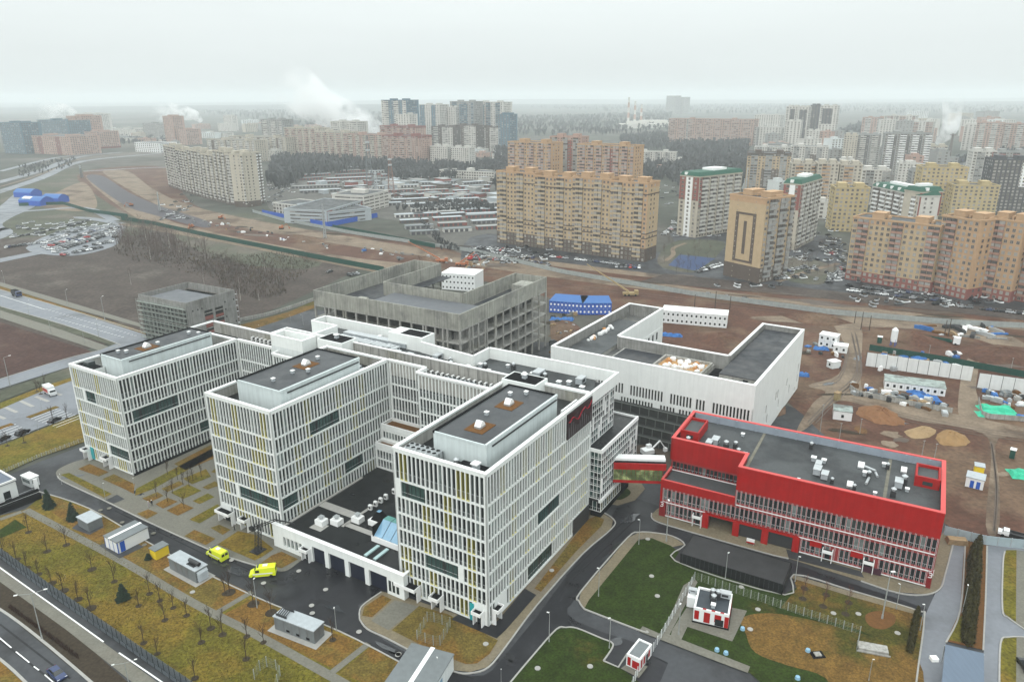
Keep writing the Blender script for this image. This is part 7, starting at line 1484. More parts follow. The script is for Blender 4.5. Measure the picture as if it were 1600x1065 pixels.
# generic city list: label, (x0,x1), ytop, ybase, depth, wall, balcony material
CITY = [
 ('blue glass office tower at the far left edge', 8, 40, 192, 240, 40, blueg, None, {}), ('brown low office block before the trapezoid glass building', 42, 112, 212, 241, 60, pinkb, None, dict(accents=((.3, .4, 0, 1, brickr), (.7, .8, 0, 1, brickr)))),
 ('trapezoid blue-glass office building behind the brown low block', 66, 112, 188, 232, 50, blueg, None, {}), ('tall thin brown slab beside the trapezoid office building', 112, 124, 182, 232, 60, pinkb, None, {}), ('white office block right of the trapezoid building', 124, 156, 178, 212, 40, creamw, None, {}),
 ('brown block with a red base left of the long white hall', 130, 154, 206, 232, 50, pinkb, None, dict(base=redd, nbase=1)), ('white low office building at the far left centre', 178, 212, 201, 214, 50, creamw, None, {}), ('long pale blue hall at the far left', 158, 262, 214, 221, 60, creamw, None, dict(plants=0)), ('pale glass office block above the blue hall', 226, 258, 193, 217, 40, greyb, None, {}),
 ('small white cube building in the left middle distance', 212, 250, 223, 238, 40, whitep, None, dict(plants=0, lshare=.0)), ('brick tower block left of the steam plume', 262, 292, 202, 226, 40, pinkb, None, {}), ('pinkish tower behind the left steam plume', 260, 274, 182, 226, 30, pinkb, None, {}), ('thin white tower on the left skyline', 351, 364, 181, 204, 20, creamw, None, {}), ('pale low block row beyond the left highway', 295, 350, 206, 214, 30, creamw, None, dict(plants=1)),
 ('cream block with dark stripes above the slab block, left one', 327, 400, 218, 252, 30, creamb, creamw, dict(accents=((.1, .18, 0, 1, brickb), (.4, .5, 0, 1, brickb)))), ('cream block with dark stripes above the slab block, right one', 362, 448, 213, 249, 30, creamb, creamw, dict(accents=((.15, .22, 0, 1, brickb), (.5, .58, 0, 1, brickb), (.85, .92, 0, 1, brickb)))),
 ('grey-cream tower of the row behind the woods, leftmost', 412, 444, 187, 236, 30, greyb, creamw, {}), ('pinkish long block behind the woods, left one', 448, 500, 200, 250, 30, creamb, pinkb, {}), ('pinkish long block behind the woods, middle one', 496, 545, 206, 254, 30, creamb, pinkb, {}), ('pinkish long block behind the woods, right one', 545, 604, 210, 258, 30, pinkb, creamb, {}), ('pale block behind the pinkish long row', 520, 560, 190, 240, 30, creamw, creamw, {}),
 ('reddish tower block right of the tall steam plume, front one', 600, 655, 212, 262, 35, pinkb, pinkb, dict(top=brickr)), ('reddish tower block right of the tall steam plume, back one', 596, 650, 197, 245, 30, pinkb, brickr, dict(top=brickr)),
 ('tallest glass and white skyline tower left of the group', 600, 638, 157, 238, 35, blueg, creamw, dict(accents=((0, .18, 0, 1, creamw), (.85, 1, 0, 1, creamw)))), ('white skyline block attached before the tallest glass tower', 621, 641, 179, 239, 25, creamw, None, {}), ('blue and white striped skyline tower', 658, 688, 164, 232, 30, creamw, None, dict(accents=((0, .25, .5, 1, blueg), (.6, .8, .4, 1, blueg)))),
 ('pale narrow skyline tower at the left of the wide pair', 699, 713, 168, 232, 25, creamw, None, {}), ('wide blue-grey skyline tower', 705, 741, 159, 232, 30, greyb, blueg, dict(accents=((.4, .75, 0, .95, blueg),))), ('wide skyline tower with a white right end', 742, 786, 160, 232, 30, creamw, blueg, dict(accents=((0, .35, 0, .95, blueg), (.4, .55, .1, .9, pinkb)))), ('dark blue skyline tower at the right end of the group', 779, 796, 179, 240, 25, blueg, None, {}),
 ('brown and white tower with balconies, left of three below the skyline group', 675, 708, 198, 236, 30, brickb, creamw, dict(accents=((.5, 1, 0, 1, creamw),))), ('brown and white tower with balconies, middle of three below the skyline group', 708, 744, 196, 236, 30, brickb, creamw, dict(accents=((.5, 1, 0, 1, creamw),))), ('brown and white tower with balconies, right of three below the skyline group', 748, 783, 199, 236, 30, brickb, creamw, dict(accents=((.5, 1, 0, 1, creamw),))),
 ('pale yellow short tower above the garages, left one', 673, 699, 229, 262, 18, creamw, None, dict(lshare=.1)), ('pale yellow short tower above the garages, right one', 705, 733, 231, 263, 18, creamw, None, dict(lshare=.1)), ('low pale block left of the short towers', 656, 674, 218, 232, 20, creamw, None, {}), ('long low white school building beyond the garages', 687, 772, 266, 280, 22, creamw, None, dict(plants=1, win=(2.2, 1.7), lshare=.05)),
 ('five-storey pale panel block right of the orange towers', 988, 1054, 237, 263, 14, creamw, greyb, {}), ('low pale houses right of the five-storey block', 1000, 1050, 262, 272, 14, pinkb, None, dict(plants=0)), ('long pinkish block on the right centre skyline', 1043, 1174, 186, 226, 40, pinkb, pinkb, dict(accents=((.22, .27, 0, 1, greyb),), bay=5)),
 ('light blue and white block right of the long pinkish one', 1176, 1218, 199, 228, 30, creamw, None, dict(accents=((.1, .2, 0, 1, greyb),))), ('white panelled towers behind the light blue block', 1176, 1216, 180, 214, 30, creamw, None, {}), ('tall white skyscraper with a dark vertical panel, leftmost', 1222, 1240, 167, 232, 30, creamw, None, dict(accents=((.35, .75, .55, .95, darkb),))), ('dark-panelled skyscraper, second from the left', 1241, 1256, 168, 234, 30, creamw, None, dict(accents=((.1, .9, .1, .95, darkb),))),
 ('dark narrow skyscraper in the white group', 1259, 1272, 165, 230, 25, darkb, None, {}), ('white skyscraper with a dark square, right of the group', 1274, 1300, 166, 235, 30, creamw, None, dict(accents=((.15, .75, .6, .95, darkb),))), ('lower white block before the skyscraper group', 1224, 1246, 190, 240, 25, creamw, None, {}), ('pale midrise block before the skyscrapers', 1256, 1276, 205, 240, 25, creamw, None, {}),
 ('grey-white tower with a brown middle behind the beige tower', 1163, 1230, 240, 300, 30, beige, greyb, dict(top=brickb, accents=((.35, .75, 0, .6, brickb),))), ('pale frame-topped block right of the curved-roof tower', 1176, 1236, 230, 262, 30, creamw, greyb, {}), ('grey-white block with a framed top at the right centre', 1232, 1290, 229, 268, 30, creamw, greyb, dict(accents=((.4, .7, 0, .7, brickb),))),
 ('cream and orange towers row, left one', 1230, 1266, 256, 326, 22, creamb, orangeb, dict(accents=((.3, .45, 0, 1, orangeb),))), ('cream and orange towers row, middle one', 1270, 1302, 256, 330, 22, creamb, orangeb, dict(accents=((.2, .4, 0, 1, orangeb),))), ('cream and orange towers row, right one', 1304, 1338, 258, 330, 22, creamb, orangeb, dict(accents=((.2, .35, 0, 1, orangeb),))), ('cream block with white balconies right of the orange row', 1340, 1384, 266, 320, 22, creamw, greyb, {}),
 ('curved yellow block left of the big orange block', 1297, 1350, 294, 362, 20, yellowb, None, dict(lshare=.4)), ('small white towers behind the cream and orange row', 1308, 1328, 251, 300, 20, creamw, None, {}), ('pale tower left of the long grey panel block', 1313, 1334, 212, 262, 25, creamb, None, {}), ('grey block with dark strip left of the long panel block', 1334, 1370, 211, 262, 30, greyb, creamw, dict(accents=((.35, .5, 0, 1, darkb),))),
 ('long grey and white panel block on the right', 1374, 1446, 209, 274, 30, greyb, whiter, dict(accents=((.2, .26, 0, .95, darkb), (.48, .54, 0, .95, darkb), (.74, .8, 0, .95, darkb)))), ('pinkish pale block on the right skyline, left one', 1343, 1380, 184, 220, 30, pinkb, creamw, {}), ('pale long block on the right skyline', 1376, 1424, 181, 222, 35, creamw, pinkb, dict(accents=((.1, .13, 0, 1, darkb), (.4, .43, 0, 1, darkb)))), ('low pale blocks before the right skyline', 1414, 1452, 190, 228, 35, creamw, pinkb, {}),
 ('pale yellow tower before the chimney steam', 1443, 1474, 229, 268, 25, creamb, creamw, {}), ('blue warehouse right of the chimney', 1472, 1504, 248, 257, 30, bluep, None, dict(plants=0, lshare=.3, win=(.3, .3))), ('small white tower before the long panel block', 1400, 1418, 256, 290, 20, creamw, None, {}), ('white and grey striped tower at the right', 1510, 1546, 237, 300, 25, creamw, greyb, dict(accents=((.8, 1, 0, 1, brickr),))),
 ('pale block at the right skyline, left of the long pair', 1500, 1520, 195, 235, 30, creamw, pinkb, {}), ('pinkish long block at the right skyline', 1518, 1560, 192, 240, 35, pinkb, creamw, dict(bay=4.5)), ('pinkish long block at the right edge of the skyline', 1558, 1660, 194, 240, 40, pinkb, creamw, dict(bay=4.5)), ('grey and brown block behind the dark tower', 1546, 1600, 238, 290, 25, greyb, brickr, {}),
 ('dark grey tower with white windows at the right edge', 1538, 1600, 250, 332, 25, darkb, None, dict(lshare=.75, accents=((.72, .9, .5, .95, whiter),))), ('yellow block with a saw-tooth top in the right middle distance', 1430, 1500, 262, 338, 22, yellowb, None, dict(lshare=.5)), ('yellow wing of the saw-tooth block, right one', 1482, 1552, 290, 345, 22, yellowb, None, dict(lshare=.4)), ('grey midrise between yellow and white towers', 1418, 1440, 268, 320, 18, greyb, creamw, {}),
 ('faint distant block in the haze, left one', 1040, 1054, 150, 178, 40, greyb, None, dict(plants=0)), ('faint distant block in the haze, right one', 1056, 1068, 152, 178, 40, greyb, None, dict(plants=0)), ('pale low block on the left horizon', 40, 78, 198, 212, 40, greyb, None, {}), ('white low block behind the slab block', 415, 430, 236, 252, 20, creamw, None, {})]
for (lab, x0, x1, yt, yb, dp, wm_, bm_, kk) in CITY:
    sk = (x1-x0)*.05*(1 if x0 < 800 else .6)
    kk = dict(kk); far = yb < 245
    kk.setdefault('bay', 6 if far else 3.6); kk.setdefault('lshare', .2); kk.setdefault('win', (2.6, 1.7) if far else (1.6, 1.5))
    if bm_ is not None: kk['balc'] = 4; kk['bm'] = bm_
    apt(lab, [((x0, yb-sk/2), (x1, yb+sk/2), yt, dp, dict(wall=wm_, fh=3.3 if far else 2.9, **kk))], name='city_building', cat='building')
rc = random.Random(88)
FILL = [((300, 560), (200, 216), 14, 22, 'low pale building in the hazy left distance'), ((600, 800), (238, 256), 10, 9, 'low building at the foot of the skyline group'), ((1180, 1320), (232, 262), 16, 34, 'midrise block between the right-hand towers'), ((1340, 1640), (196, 232), 26, 44, 'pale block in the right skyline'), ((1340, 1620), (262, 300), 16, 30, 'midrise block behind the yellow buildings'), ((0, 300), (205, 236), 16, 18, 'low building in the left haze'), ((1000, 1060), (258, 276), 8, 8, 'low house right of the five-storey block'), ((430, 700), (228, 244), 16, 34, 'block behind the left woods'), ((1150, 1320), (290, 350), 12, 12, 'low building among the right-hand towers')]
for (xr, yr, n, hm, lab) in FILL:
    for i in range(n):
        x, y = rc.uniform(*xr), rc.uniform(*yr); w = rc.uniform(12, 34); P = G(x, y)
        apt(lab, [((x, y), (x+w, y+rc.uniform(-1, 1)), ('h', hm*rc.uniform(.5, 1.2)), rc.uniform(14, 28), dict(wall=rc.choice((creamw, creamb, greyb, pinkb, creamw, offwhite)), bay=6, fh=3.3, win=(2.4, 1.7), lshare=.2, plants=1, side=False))], name='city_building', cat='building')['group'] = lab.replace('building', 'buildings').replace('block', 'blocks')
# low commercial building with white and grey parts
t = apt('low grey and white commercial building with red corner blocks inside the blue fence', [((428, 333), (466, 338), ('h', 9), 30, dict(wall=creamw, plants=0, win=(2.6, 2), bay=4)), ((466, 336), (512, 351), ('h', 9.5), 40, dict(wall=lgreym, plants=0, bay=7, win=(5, 1))), ((512, 351), (570, 332), ('h', 11), 40, dict(wall=lgreym, plants=0, bay=7, win=(5, 1), accents=((0, .14, 0, 1, brickr), (.9, 1, 0, 1, brickr)))), ((570, 333), (608, 323), ('h', 15), 34, dict(wall=creamw, plants=1, bay=9, win=(7, 1)))], name='commercial_building', cat='commercial building')
# garage rows
rr = random.Random(9); GP = []
for j in range(13):
    y = 258+j*5.2+(j*j)*.12; x = 455+rr.uniform(-10, 30)+(0 if j < 8 else 100)
    while x < (700 if j < 5 else 765):
        w = rr.uniform(30, 75); GP.append((x, y, w)); x += w+rr.uniform(3, 9)
for (x0, y0, x1, n) in ((600, 330, 770, 5),):
    for j in range(n):
        for i in range(3): GP.append((x0+j*8+i*52+10, y0+j*9-i*4, 44))
for i, (x, y, w) in enumerate(GP):
    if y > 322 and x < 618: continue
    A, B = G(x, y+1.5), G(x+w, y-w*.02); L = math.dist(A[:2], B[:2]); th = math.atan2(B[1]-A[1], B[0]-A[0])
    m = rr.choice((brickr, creamw, brickb, greyb, brickr, concrete)); b = MB(); b.box(0, 0, 0, L, 6.5, 2.6, 0); b.box(-.2, -.3, 2.6, L+.2, 6.7, 2.85, 1)
    for q in range(int(L/4)): b.box(q*4+.6, -.06, 0, q*4+3.2, -.01, 2.2, 2)
    b.build('garage_row', [m, rr.choice((lgreym, greyb, greym, lgreym)), darkb], loc=(A[0], A[1], 0), rot=th, label='low garage row with a pale flat roof in the dense garage quarter', cat='garages', group='garage rows in the middle distance')
# yards of workshops among garages
for i in range(46):
    x, y = rr.uniform(470, 768), rr.uniform(282, 318); P = G(x, y); w, d, h = rr.uniform(6, 20), rr.uniform(6, 14), rr.uniform(2.5, 6)
    b = MB(); b.box(0, 0, 0, w, d, h, 0); b.box(-.3, -.3, h, w+.3, d+.3, h+.3, 1); b.build('workshop', [rr.choice((creamw, brickr, greyb, lgreym, brickb)), rr.choice((lgreym, greyb, greym))], loc=P, rot=rr.uniform(-.9, -.5), label='small workshop shed among the garages in the middle distance', cat='shed', group='workshop sheds among the garages')
sheet('garage_quarter', ((420, 275), (460, 252), (640, 250), (772, 275), (772, 385), (700, 388), (620, 345), (470, 330), (420, 325)), mat('grey_yard', (.10, .095, .085), .8, .25, .05, fine=.2), .09, True)
for i in range(36):
    carrow((460+i*8.2, rr.uniform(275, 330)), (468+i*8.2, rr.uniform(280, 326)), 2, 'scattered among the garages', 'cars among the garages', 300+i, ang=rr.uniform(0, 3), skip=.2)
# small houses strip (mid right of the centre) and blue-roofed halls
for (px, py, w, d, lab) in ((22, 308, 22, 15, 'blue-roofed hall at upper left, back left one'), (30, 321, 26, 16, 'blue-roofed hall at upper left, front one with a white patch'), (66, 317, 20, 14, 'blue-roofed hall at upper left, right one')):
    P = G(px, py); t = thing('storage_hall', lab, 'hall', P, -.25); b = MB(); b.box(0, 0, 0, w, d, 5); b.build('wall', bluep, t)
    b = MB(); n = 8
    for i in range(n):
        y0, y1 = d*i/n-.0, d*(i+1)/n; z0, z1 = 5+3.5*math.sin(PI*i/n), 5+3.5*math.sin(PI*(i+1)/n); b.quad([(-.4, y0, z0), (w+.4, y0, z0), (w+.4, y1, z1), (-.4, y1, z1)])
    b.build('roof', bluer, t)
    b = MB()
    for x in (0, w): b.quad([(x, d*i/n, 5+3.5*math.sin(PI*i/n)) for i in range(n+1)])
    b.build('gable', bluep, t)
    if 'white' in lab: b = MB(); b.quad([(w*.1, d*.1, 6.7), (w*.5, d*.1, 6.7), (w*.5, d*.35, 8.4), (w*.1, d*.35, 8.4)]); b.build('roof_patch', whiter, t)
# chimneys and masts
for (px, yb, yt, lab, r) in ((981, 200, 152, 'tallest red-and-white chimney of the distant power station', 5), (991, 200, 158, 'middle chimney of the distant power station', 5), (1001, 200, 163, 'rightmost chimney of the distant power station', 5), (1483, 245, 209, 'dark chimney stack at the right, beside the steam', 2.6)):
    P = G(px, yb); h = HT(px, yb, yt); t = thing('chimney', lab, 'chimney', P); n = 6
    for i in range(n): b = MB(); b.tube((0, 0, h*i/n), (0, 0, h*(i+1)/n), r*(1-.07*i), r*(1-.07*(i+1)), k=10); b.build('shaft', (creamw if i % 2 else pinkb) if px < 1100 else brickb, t)
    if px > 1100: b = MB(); b.tube((0, 0, h*.93), (0, 0, h*.96), r*1.8, k=10); b.build('gallery', brickb, t)
for (px, yb, w) in ((970, 201, 120), (985, 199, 180)):
    P = G(px, yb); b = MB(); b.box(0, 0, 0, w, 60, 14); b.box(w*.2, 10, 14, w*.7, 50, 22); b.build('power_station_hall', creamw, loc=P, label='low pale power station hall below the chimneys, '+('left' if w < 150 else 'right'), cat='hall')
def mast(label, px, yb, yt, r, m, name='lattice_mast'):
    P = G(px, yb); h = HT(px, yb, yt); t = thing(name, label, 'mast', P); b = MB(); n = 10
    cs = [(-1, -1), (1, -1), (1, 1), (-1, 1)]
    for i in range(n):
        z0, z1 = h*i/n, h*(i+1)/n; r0, r1 = r*(1-.8*i/n), r*(1-.8*(i+1)/n)
        for q in range(4):
            a, c = cs[q], cs[(q+1) % 4]; b.tube((a[0]*r0, a[1]*r0, z0), (a[0]*r1, a[1]*r1, z1), .28, k=3, cap=False); b.tube((a[0]*r0, a[1]*r0, z0), (c[0]*r1, c[1]*r1, z1), .16, k=3, cap=False); b.tube((a[0]*r1, a[1]*r1, z1), (c[0]*r1, c[1]*r1, z1), .16, k=3, cap=False)
    b.build('lattice', m, t); b = MB()
    for z in (.75, .88): b.box(-r*.5, -r*.5, h*z, r*.5, r*.5, h*z+1.5)
    b.build('antenna_platform', metal, t)
mast('tall dark lattice mast below the large steam plume, left one', 579, 305, 212, 4, greym); mast('tall lattice mast right of the first one above the garages', 612, 308, 242, 3.5, mat('rusty_metal', (.22, .13, .10), .6)); mast('shorter lattice mast beside the tall dark one', 588, 305, 268, 2.5, metal)
mast('thin dark mast beside the new road at upper left', 128, 278, 258, 1.5, greym); mast('slim mast before the low commercial building', 508, 372, 318, .8, metal)
for i, (px, yb, yt) in enumerate(((1162, 330, 262), (250, 330, 300), (1062, 300, 268))): mast('slim mast in the city, '+('by the grey-white tower', 'left of the slab block', 'behind the leftmost green-roofed block')[i], px, yb, yt, .6, metal)

rs = random.Random(404); sb = MB()
for (x0, x1, y0, y1, n) in ((735, 860, 386, 412, 60), (1040, 1130, 345, 372, 36), (1220, 1320, 340, 440, 80), (1290, 1345, 372, 450, 40), (1120, 1220, 445, 450, 8), (1330, 1600, 455, 480, 40), (250, 300, 300, 345, 24), (420, 460, 282, 322, 34), (1000, 1060, 290, 330, 20), (600, 760, 285, 330, 50), (20, 190, 345, 372, 60)):
    for i in range(n):
        P = G(rs.uniform(x0, x1), rs.uniform(y0, y1)); a = rs.choice((.2, .2+PI/2, 1.0))+rs.uniform(-.1, .1); k = rs.choice((0, 0, 1, 1, 2, 3)); q = MB(); q.box(-2.2, -.9, .3, 2.2, .9, 1.0, k); q.box(-1.6, -.75, 1.0, 1.0, .75, 1.45, 4); xf(q, P[0], P[1], a); o_ = len(sb.v); sb.v += [(x, y, z+.2) for x, y, z in q.v]; sb.f += [tuple(o_+j for j in f_) for f_ in q.f]; sb.m += q.m
CARS.sort(key=lambda c: c[0])
for d_, (x, y, r_, cn), o in CARS[285:]:      # past the individual cars: the farthest join the mass
    bpy.data.objects.remove(o); k = dict(white=0, silver=1, black=2, grey=3).get(cn, 3); q = MB(); q.box(-2.2, -.9, .3, 2.2, .9, 1.0, k); q.box(-1.6, -.75, 1.0, 1.0, .75, 1.45, 4); xf(q, x, y, r_); n_ = len(sb.v); sb.v += [(a, b, z+.2) for a, b, z in q.v]; sb.f += [tuple(n_+j for j in f_) for f_ in q.f]; sb.m += q.m
sb.build('distant_cars', [whitep, silver, blackp, greyp, glassc], kind='stuff', label='mass of small parked cars scattered between the apartment blocks')
# ------------------------------------------------------------------ vegetation
def baretree(h, seed, spread=.35, dens=5, twigs=True, upward=.7, r=.12):
    rnd = random.Random(seed); tk, br = MB(), MB()
    def limb(B, p, d, L, r0, lvl):
        q = p+d*L; B.tube(p, q, r0, r0*.6, k=4 if lvl < 1 else 3, cap=False)
        if lvl >= 2:
            if twigs:
                for i in range(5):
                    a = p+d*L*rnd.uniform(.1, 1); e = (d+Vector((rnd.uniform(-1, 1), rnd.uniform(-1, 1), rnd.uniform(-.2, .9)))*.8).normalized()*L*rnd.uniform(.4, .9); s = Vector((rnd.uniform(-1, 1), rnd.uniform(-1, 1), 0)).normalized()*r0*.55
                    B.quad([a-s, a+s, a+e])
            return
        n = dens if lvl == 0 else 4
        for i in range(n):
            t = .3+.7*(i+rnd.random())/n; a = p+d*L*t; ang = rnd.uniform(0, 2*PI); e = Vector((math.cos(ang)*spread, math.sin(ang)*spread, upward*rnd.uniform(.5, 1)))+d*.35
            limb(br, a, e.normalized(), L*rnd.uniform(.35, .55)*(1.15-t*.4), r0*.45, lvl+1)
    top = Vector((rnd.uniform(-.03, .03), rnd.uniform(-.03, .03), 1)).normalized()
    limb(tk, Vector((0, 0, 0)), top, h*.82, r, 0)
    return tk, br
def tree_variants(n, h, seeds, bark, twig, **k):
    out = []
    for s in range(n):
        a, b = baretree(h, seeds+s, **k); out.append((a.mesh('trunk', [bark]), b.mesh('crown', [twig])))
    return out
sapm = mat('sapling_twigs', (.055, .036, .026), .9, .25, .3); SAP = tree_variants(5, 4.8, 10, sapm, sapm, spread=.45, dens=9, r=.085); SAPR = tree_variants(3, 4.0, 30, barkm, twigr, spread=.5, dens=9, r=.075)
BIG = tree_variants(6, 15, 50, barkm, twigm, spread=.85, dens=10, r=.17, upward=.6); BIR = tree_variants(3, 16, 70, birch, twigm, spread=.3, dens=9, r=.16, upward=.9)
def plant(var, P, s, label, group, rnd, name='bare_tree', ring_=None):
    t = thing(name, label, 'tree', (P[0], P[1], .18), rnd.uniform(0, 6), group); t.scale = (s, s, s*rnd.uniform(.9, 1.1)); tr_, cr = rnd.choice(var); inst('trunk', tr_, t); inst('crown', cr, t)
    if ring_: inst('mulch_ring', ring_, t)
mr = MB(); mr.tube((0, 0, 0), (0, 0, .06), .72, .68, k=14); mring = mr.mesh('mulch_ring', [soil]); mr = MB(); mr.tube((0, 0, 0), (0, 0, .06), 1.0, .95, k=14); mring2 = mr.mesh('mulch_ring', [soil])
rnd = random.Random(5)
for (px, py) in ((45, 832), (74, 862), (104, 852), (144, 890), (179, 909), (217, 947), (234, 928), (250, 939), (258, 969), (271, 950), (292, 962), (225, 1005), (246, 1022), (305, 1060), (315, 1004), (330, 982), (348, 992), (385, 1030), (6, 866), (26, 875), (42, 888), (60, 898), (81, 912), (99, 924), (122, 937), (142, 951), (352, 923+5), (386, 995), (412, 1004), (520, 1000)):
    fenceside = px < 145 and py > 860; plant(SAP, G(px, py), rnd.uniform(.85, 1.15), 'bare young tree in a dark mulch ring in the row along the slate fence' if fenceside else 'bare young tree in a mulch ring on the big left lawn', 'young trees along the fence' if fenceside else 'young trees on the big left lawn', rnd, 'young_tree', mring2 if fenceside else mring)
for (px, py) in ((359, 926), (396, 944), (424, 958)): plant(SAP, G(px, py), 1.25, 'bare young tree in a wide mulch ring between path and wet road', 'young trees between path and road', rnd, 'young_tree', mring2)
for (px, py) in ((245, 777), (262, 784), (286, 758), (278, 750), (296, 760), (270, 771), (288, 795), (315, 746), (302, 752), (262, 742)): plant(SAP, G(px, py), .9, 'bare young tree in a grass square of the paved court', 'young trees in the paved court', rnd, 'young_tree')
for (px, py) in ((1257, 920), (1291, 930), (1326, 942), (1254, 936), (1286, 948), (1321, 960)): plant(SAPR, G(px, py), .85, 'small reddish bare shrub tree on the strip above the mesh fence', 'reddish shrub trees by the red building', rnd, 'young_tree', mring2)
for (px, py) in ((64, 612+4), (38, 686+6), (83, 655+4), (105, 650+4), (12, 697), (72, 608), (58, 612)): plant(SAP, G(px, py), 1.0, 'bare young tree on the verge round the parking lot', 'young trees round the parking lot', rnd, 'young_tree', mring)
# firs
def conifer(h, r, seed, m):
    rnd = random.Random(seed); b = MB()
    for k in range(16):
        t = k/16; z = h*(.05+.93*t); rr_ = r*(1-t)**.85+.08
        for i in range(16):
            a = rnd.uniform(0, 2*PI); R_ = rr_*rnd.uniform(.6, 1.15); w = .22+.25*(1-t); p = Vector((math.cos(a)*R_, math.sin(a)*R_, z-R_*.35+rnd.uniform(-.1, .1))); s = Vector((-math.sin(a), math.cos(a), 0))*w; c = Vector((0, 0, z+.25*h/12))
            b.quad([c, p-s, p+Vector((math.cos(a), math.sin(a), -.15))*w*.7, p+s])
    return b
for (px, py, h, r, lab) in ((77, 793, 5.6, 1.45, 'dark fir tree nearest the left gatehouse'), (115, 812, 5.2, 1.4, 'dark fir tree beside the grey louvred cabin'), (193, 937, 4.2, 1.35, 'single dark fir tree in the middle of the left lawn'), (232, 874, 1.6, .6, 'small dark fir by the yellow cabin')):
    P = G(px, py); t = thing('fir_tree', lab, 'tree', (P[0], P[1], .15)); b = MB(); b.tube((0, 0, 0), (0, 0, h*.9), .14, .03, k=6); b.build('trunk', barkm, t); conifer(h, r, px, firm).build('crown', firm, t)
# thuja row
def column_bush(h, r, seed):
    rnd = random.Random(seed); b = MB()
    for i in range(260):
        z = h*rnd.random()**.9; a = rnd.uniform(0, 2*PI); R_ = r*(1-(z/h)**2.2*.8)*rnd.uniform(.7, 1.1); c = Vector((math.cos(a)*R_, math.sin(a)*R_, z)); s = rnd.uniform(.12, .3); d1 = Vector((rnd.uniform(-1, 1), rnd.uniform(-1, 1), rnd.uniform(.4, 1.6))).normalized()*s*1.6; d2 = Vector((-math.sin(a), math.cos(a), rnd.uniform(-.3, .3)))*s
        b.quad([c-d2, c-d1*.4, c+d2, c+d1])
    return b
THU = [column_bush(3.2, .95, i).mesh('crown', [thujam]) for i in range(4)]
tk_ = MB(); tk_.tube((0, 0, 0), (0, 0, 2.8), .06, .02, k=5); tkm = tk_.mesh('trunk', [barkm])
def thuja(P, s, lab, grp): t = thing('thuja_bush', lab, 'shrub', (P[0], P[1], .18), rnd.uniform(0, 6), grp); t.scale = (s*.95, s*.95, s*1.05); inst('trunk', tkm, t); inst('crown', rnd.choice(THU), t)
for i in range(24):
    t_ = i/23; thuja(G(1528-14*t_+rnd.uniform(-1, 1), 858+150*t_), rnd.uniform(.85, 1.15), 'thuja bush of the double row on the strip between the side roads, right file', 'thujas of the right file'); thuja(G(1519-12*t_+rnd.uniform(-1, 1), 868+136*t_), rnd.uniform(.8, 1.1), 'thuja bush of the double row on the strip between the side roads, left file', 'thujas of the left file')
for i in range(12): thuja(G(1432-11*i/11, 964+54*i/11), .75, 'thin thuja in the short row at the corner of the right lawn', 'thujas on the right lawn')
# grove of bare trees left
def inpoly(x, y, P):
    c = False; j = len(P)-1
    for i in range(len(P)):
        if (P[i][1] > y) != (P[j][1] > y) and x < (P[j][0]-P[i][0])*(y-P[i][1])/(P[j][1]-P[i][1])+P[i][0]: c = not c
        j = i
    return c
def scatter(poly, n, rnd):
    W_ = [G(*p)[:2] for p in poly]; x0, x1 = min(p[0] for p in W_), max(p[0] for p in W_); y0, y1 = min(p[1] for p in W_), max(p[1] for p in W_); out = []
    while len(out) < n:
        x, y = rnd.uniform(x0, x1), rnd.uniform(y0, y1)
        if inpoly(x, y, W_): out.append((x, y))
    return out
G1 = [(178, 395), (190, 362), (230, 360), (262, 375), (310, 385), (335, 410), (300, 412), (250, 412), (210, 410)]
G2 = [(300, 412), (345, 400), (400, 420), (440, 430), (448, 462), (400, 470), (360, 455), (375, 490), (365, 500), (340, 440)]
for k, (poly, n, lab, grp) in enumerate(((G1, 95, 'bare tree in the dense grove between the open car park and the grey ground', 'trees of the grove'), (G2, 60, 'bare tree in the thicket between the scaffolded building and the concrete frame', 'trees of the thicket'))):
    for P in scatter(poly, n, rnd): plant(BIG if rnd.random() < .85 else BIR, P, rnd.uniform(.6, 1.0) if k == 0 else rnd.uniform(.28, .55), lab, grp, rnd)
def tufts(name, poly, n, h, m, seed, k=9, w=.5, label=None, world=None):
    rnd = random.Random(seed); b = MB()
    for (x, y) in scatter(poly, n, rnd):
        H_ = h*rnd.uniform(.6, 1.15)
        for i in range(k):
            a = rnd.uniform(0, 2*PI); r0 = H_*rnd.uniform(.05, .32); z0 = H_*rnd.uniform(.05, .5); p = Vector((x+math.cos(a)*r0*.3, y+math.sin(a)*r0*.3, z0)); e = Vector((x+math.cos(a)*r0*1.2, y+math.sin(a)*r0*1.2, H_*rnd.uniform(.6, 1))); s = Vector((-math.sin(a), math.cos(a), 0))*w*rnd.uniform(.5, 1)
            b.quad([p-s*.4, p+s*.4, e+s, e-s])
    o = b.build(name, m, kind='stuff')
    if label: o['label'] = label
    return o
brush = mat('winter_brush', (.085, .066, .052), .95, .35, .3, col2=(.12, .095, .06))
tufts('undergrowth', G1, 450, 2.6, brush, 1, w=.12); tufts('undergrowth', G2, 900, 2.5, brush, 2, w=.10); tufts('undergrowth', [(380, 400), (470, 392), (500, 410), (460, 440), (400, 430)], 500, 1.6, brush, 3, w=.1)
tufts('undergrowth', [(240, 405), (280, 390), (330, 395), (450, 405), (470, 420), (440, 450), (350, 440), (260, 420)], 700, 1.2, brush, 4, w=.12)
woodm = mat('distant_wood', (.082, .084, .084), .95, .4, .05)
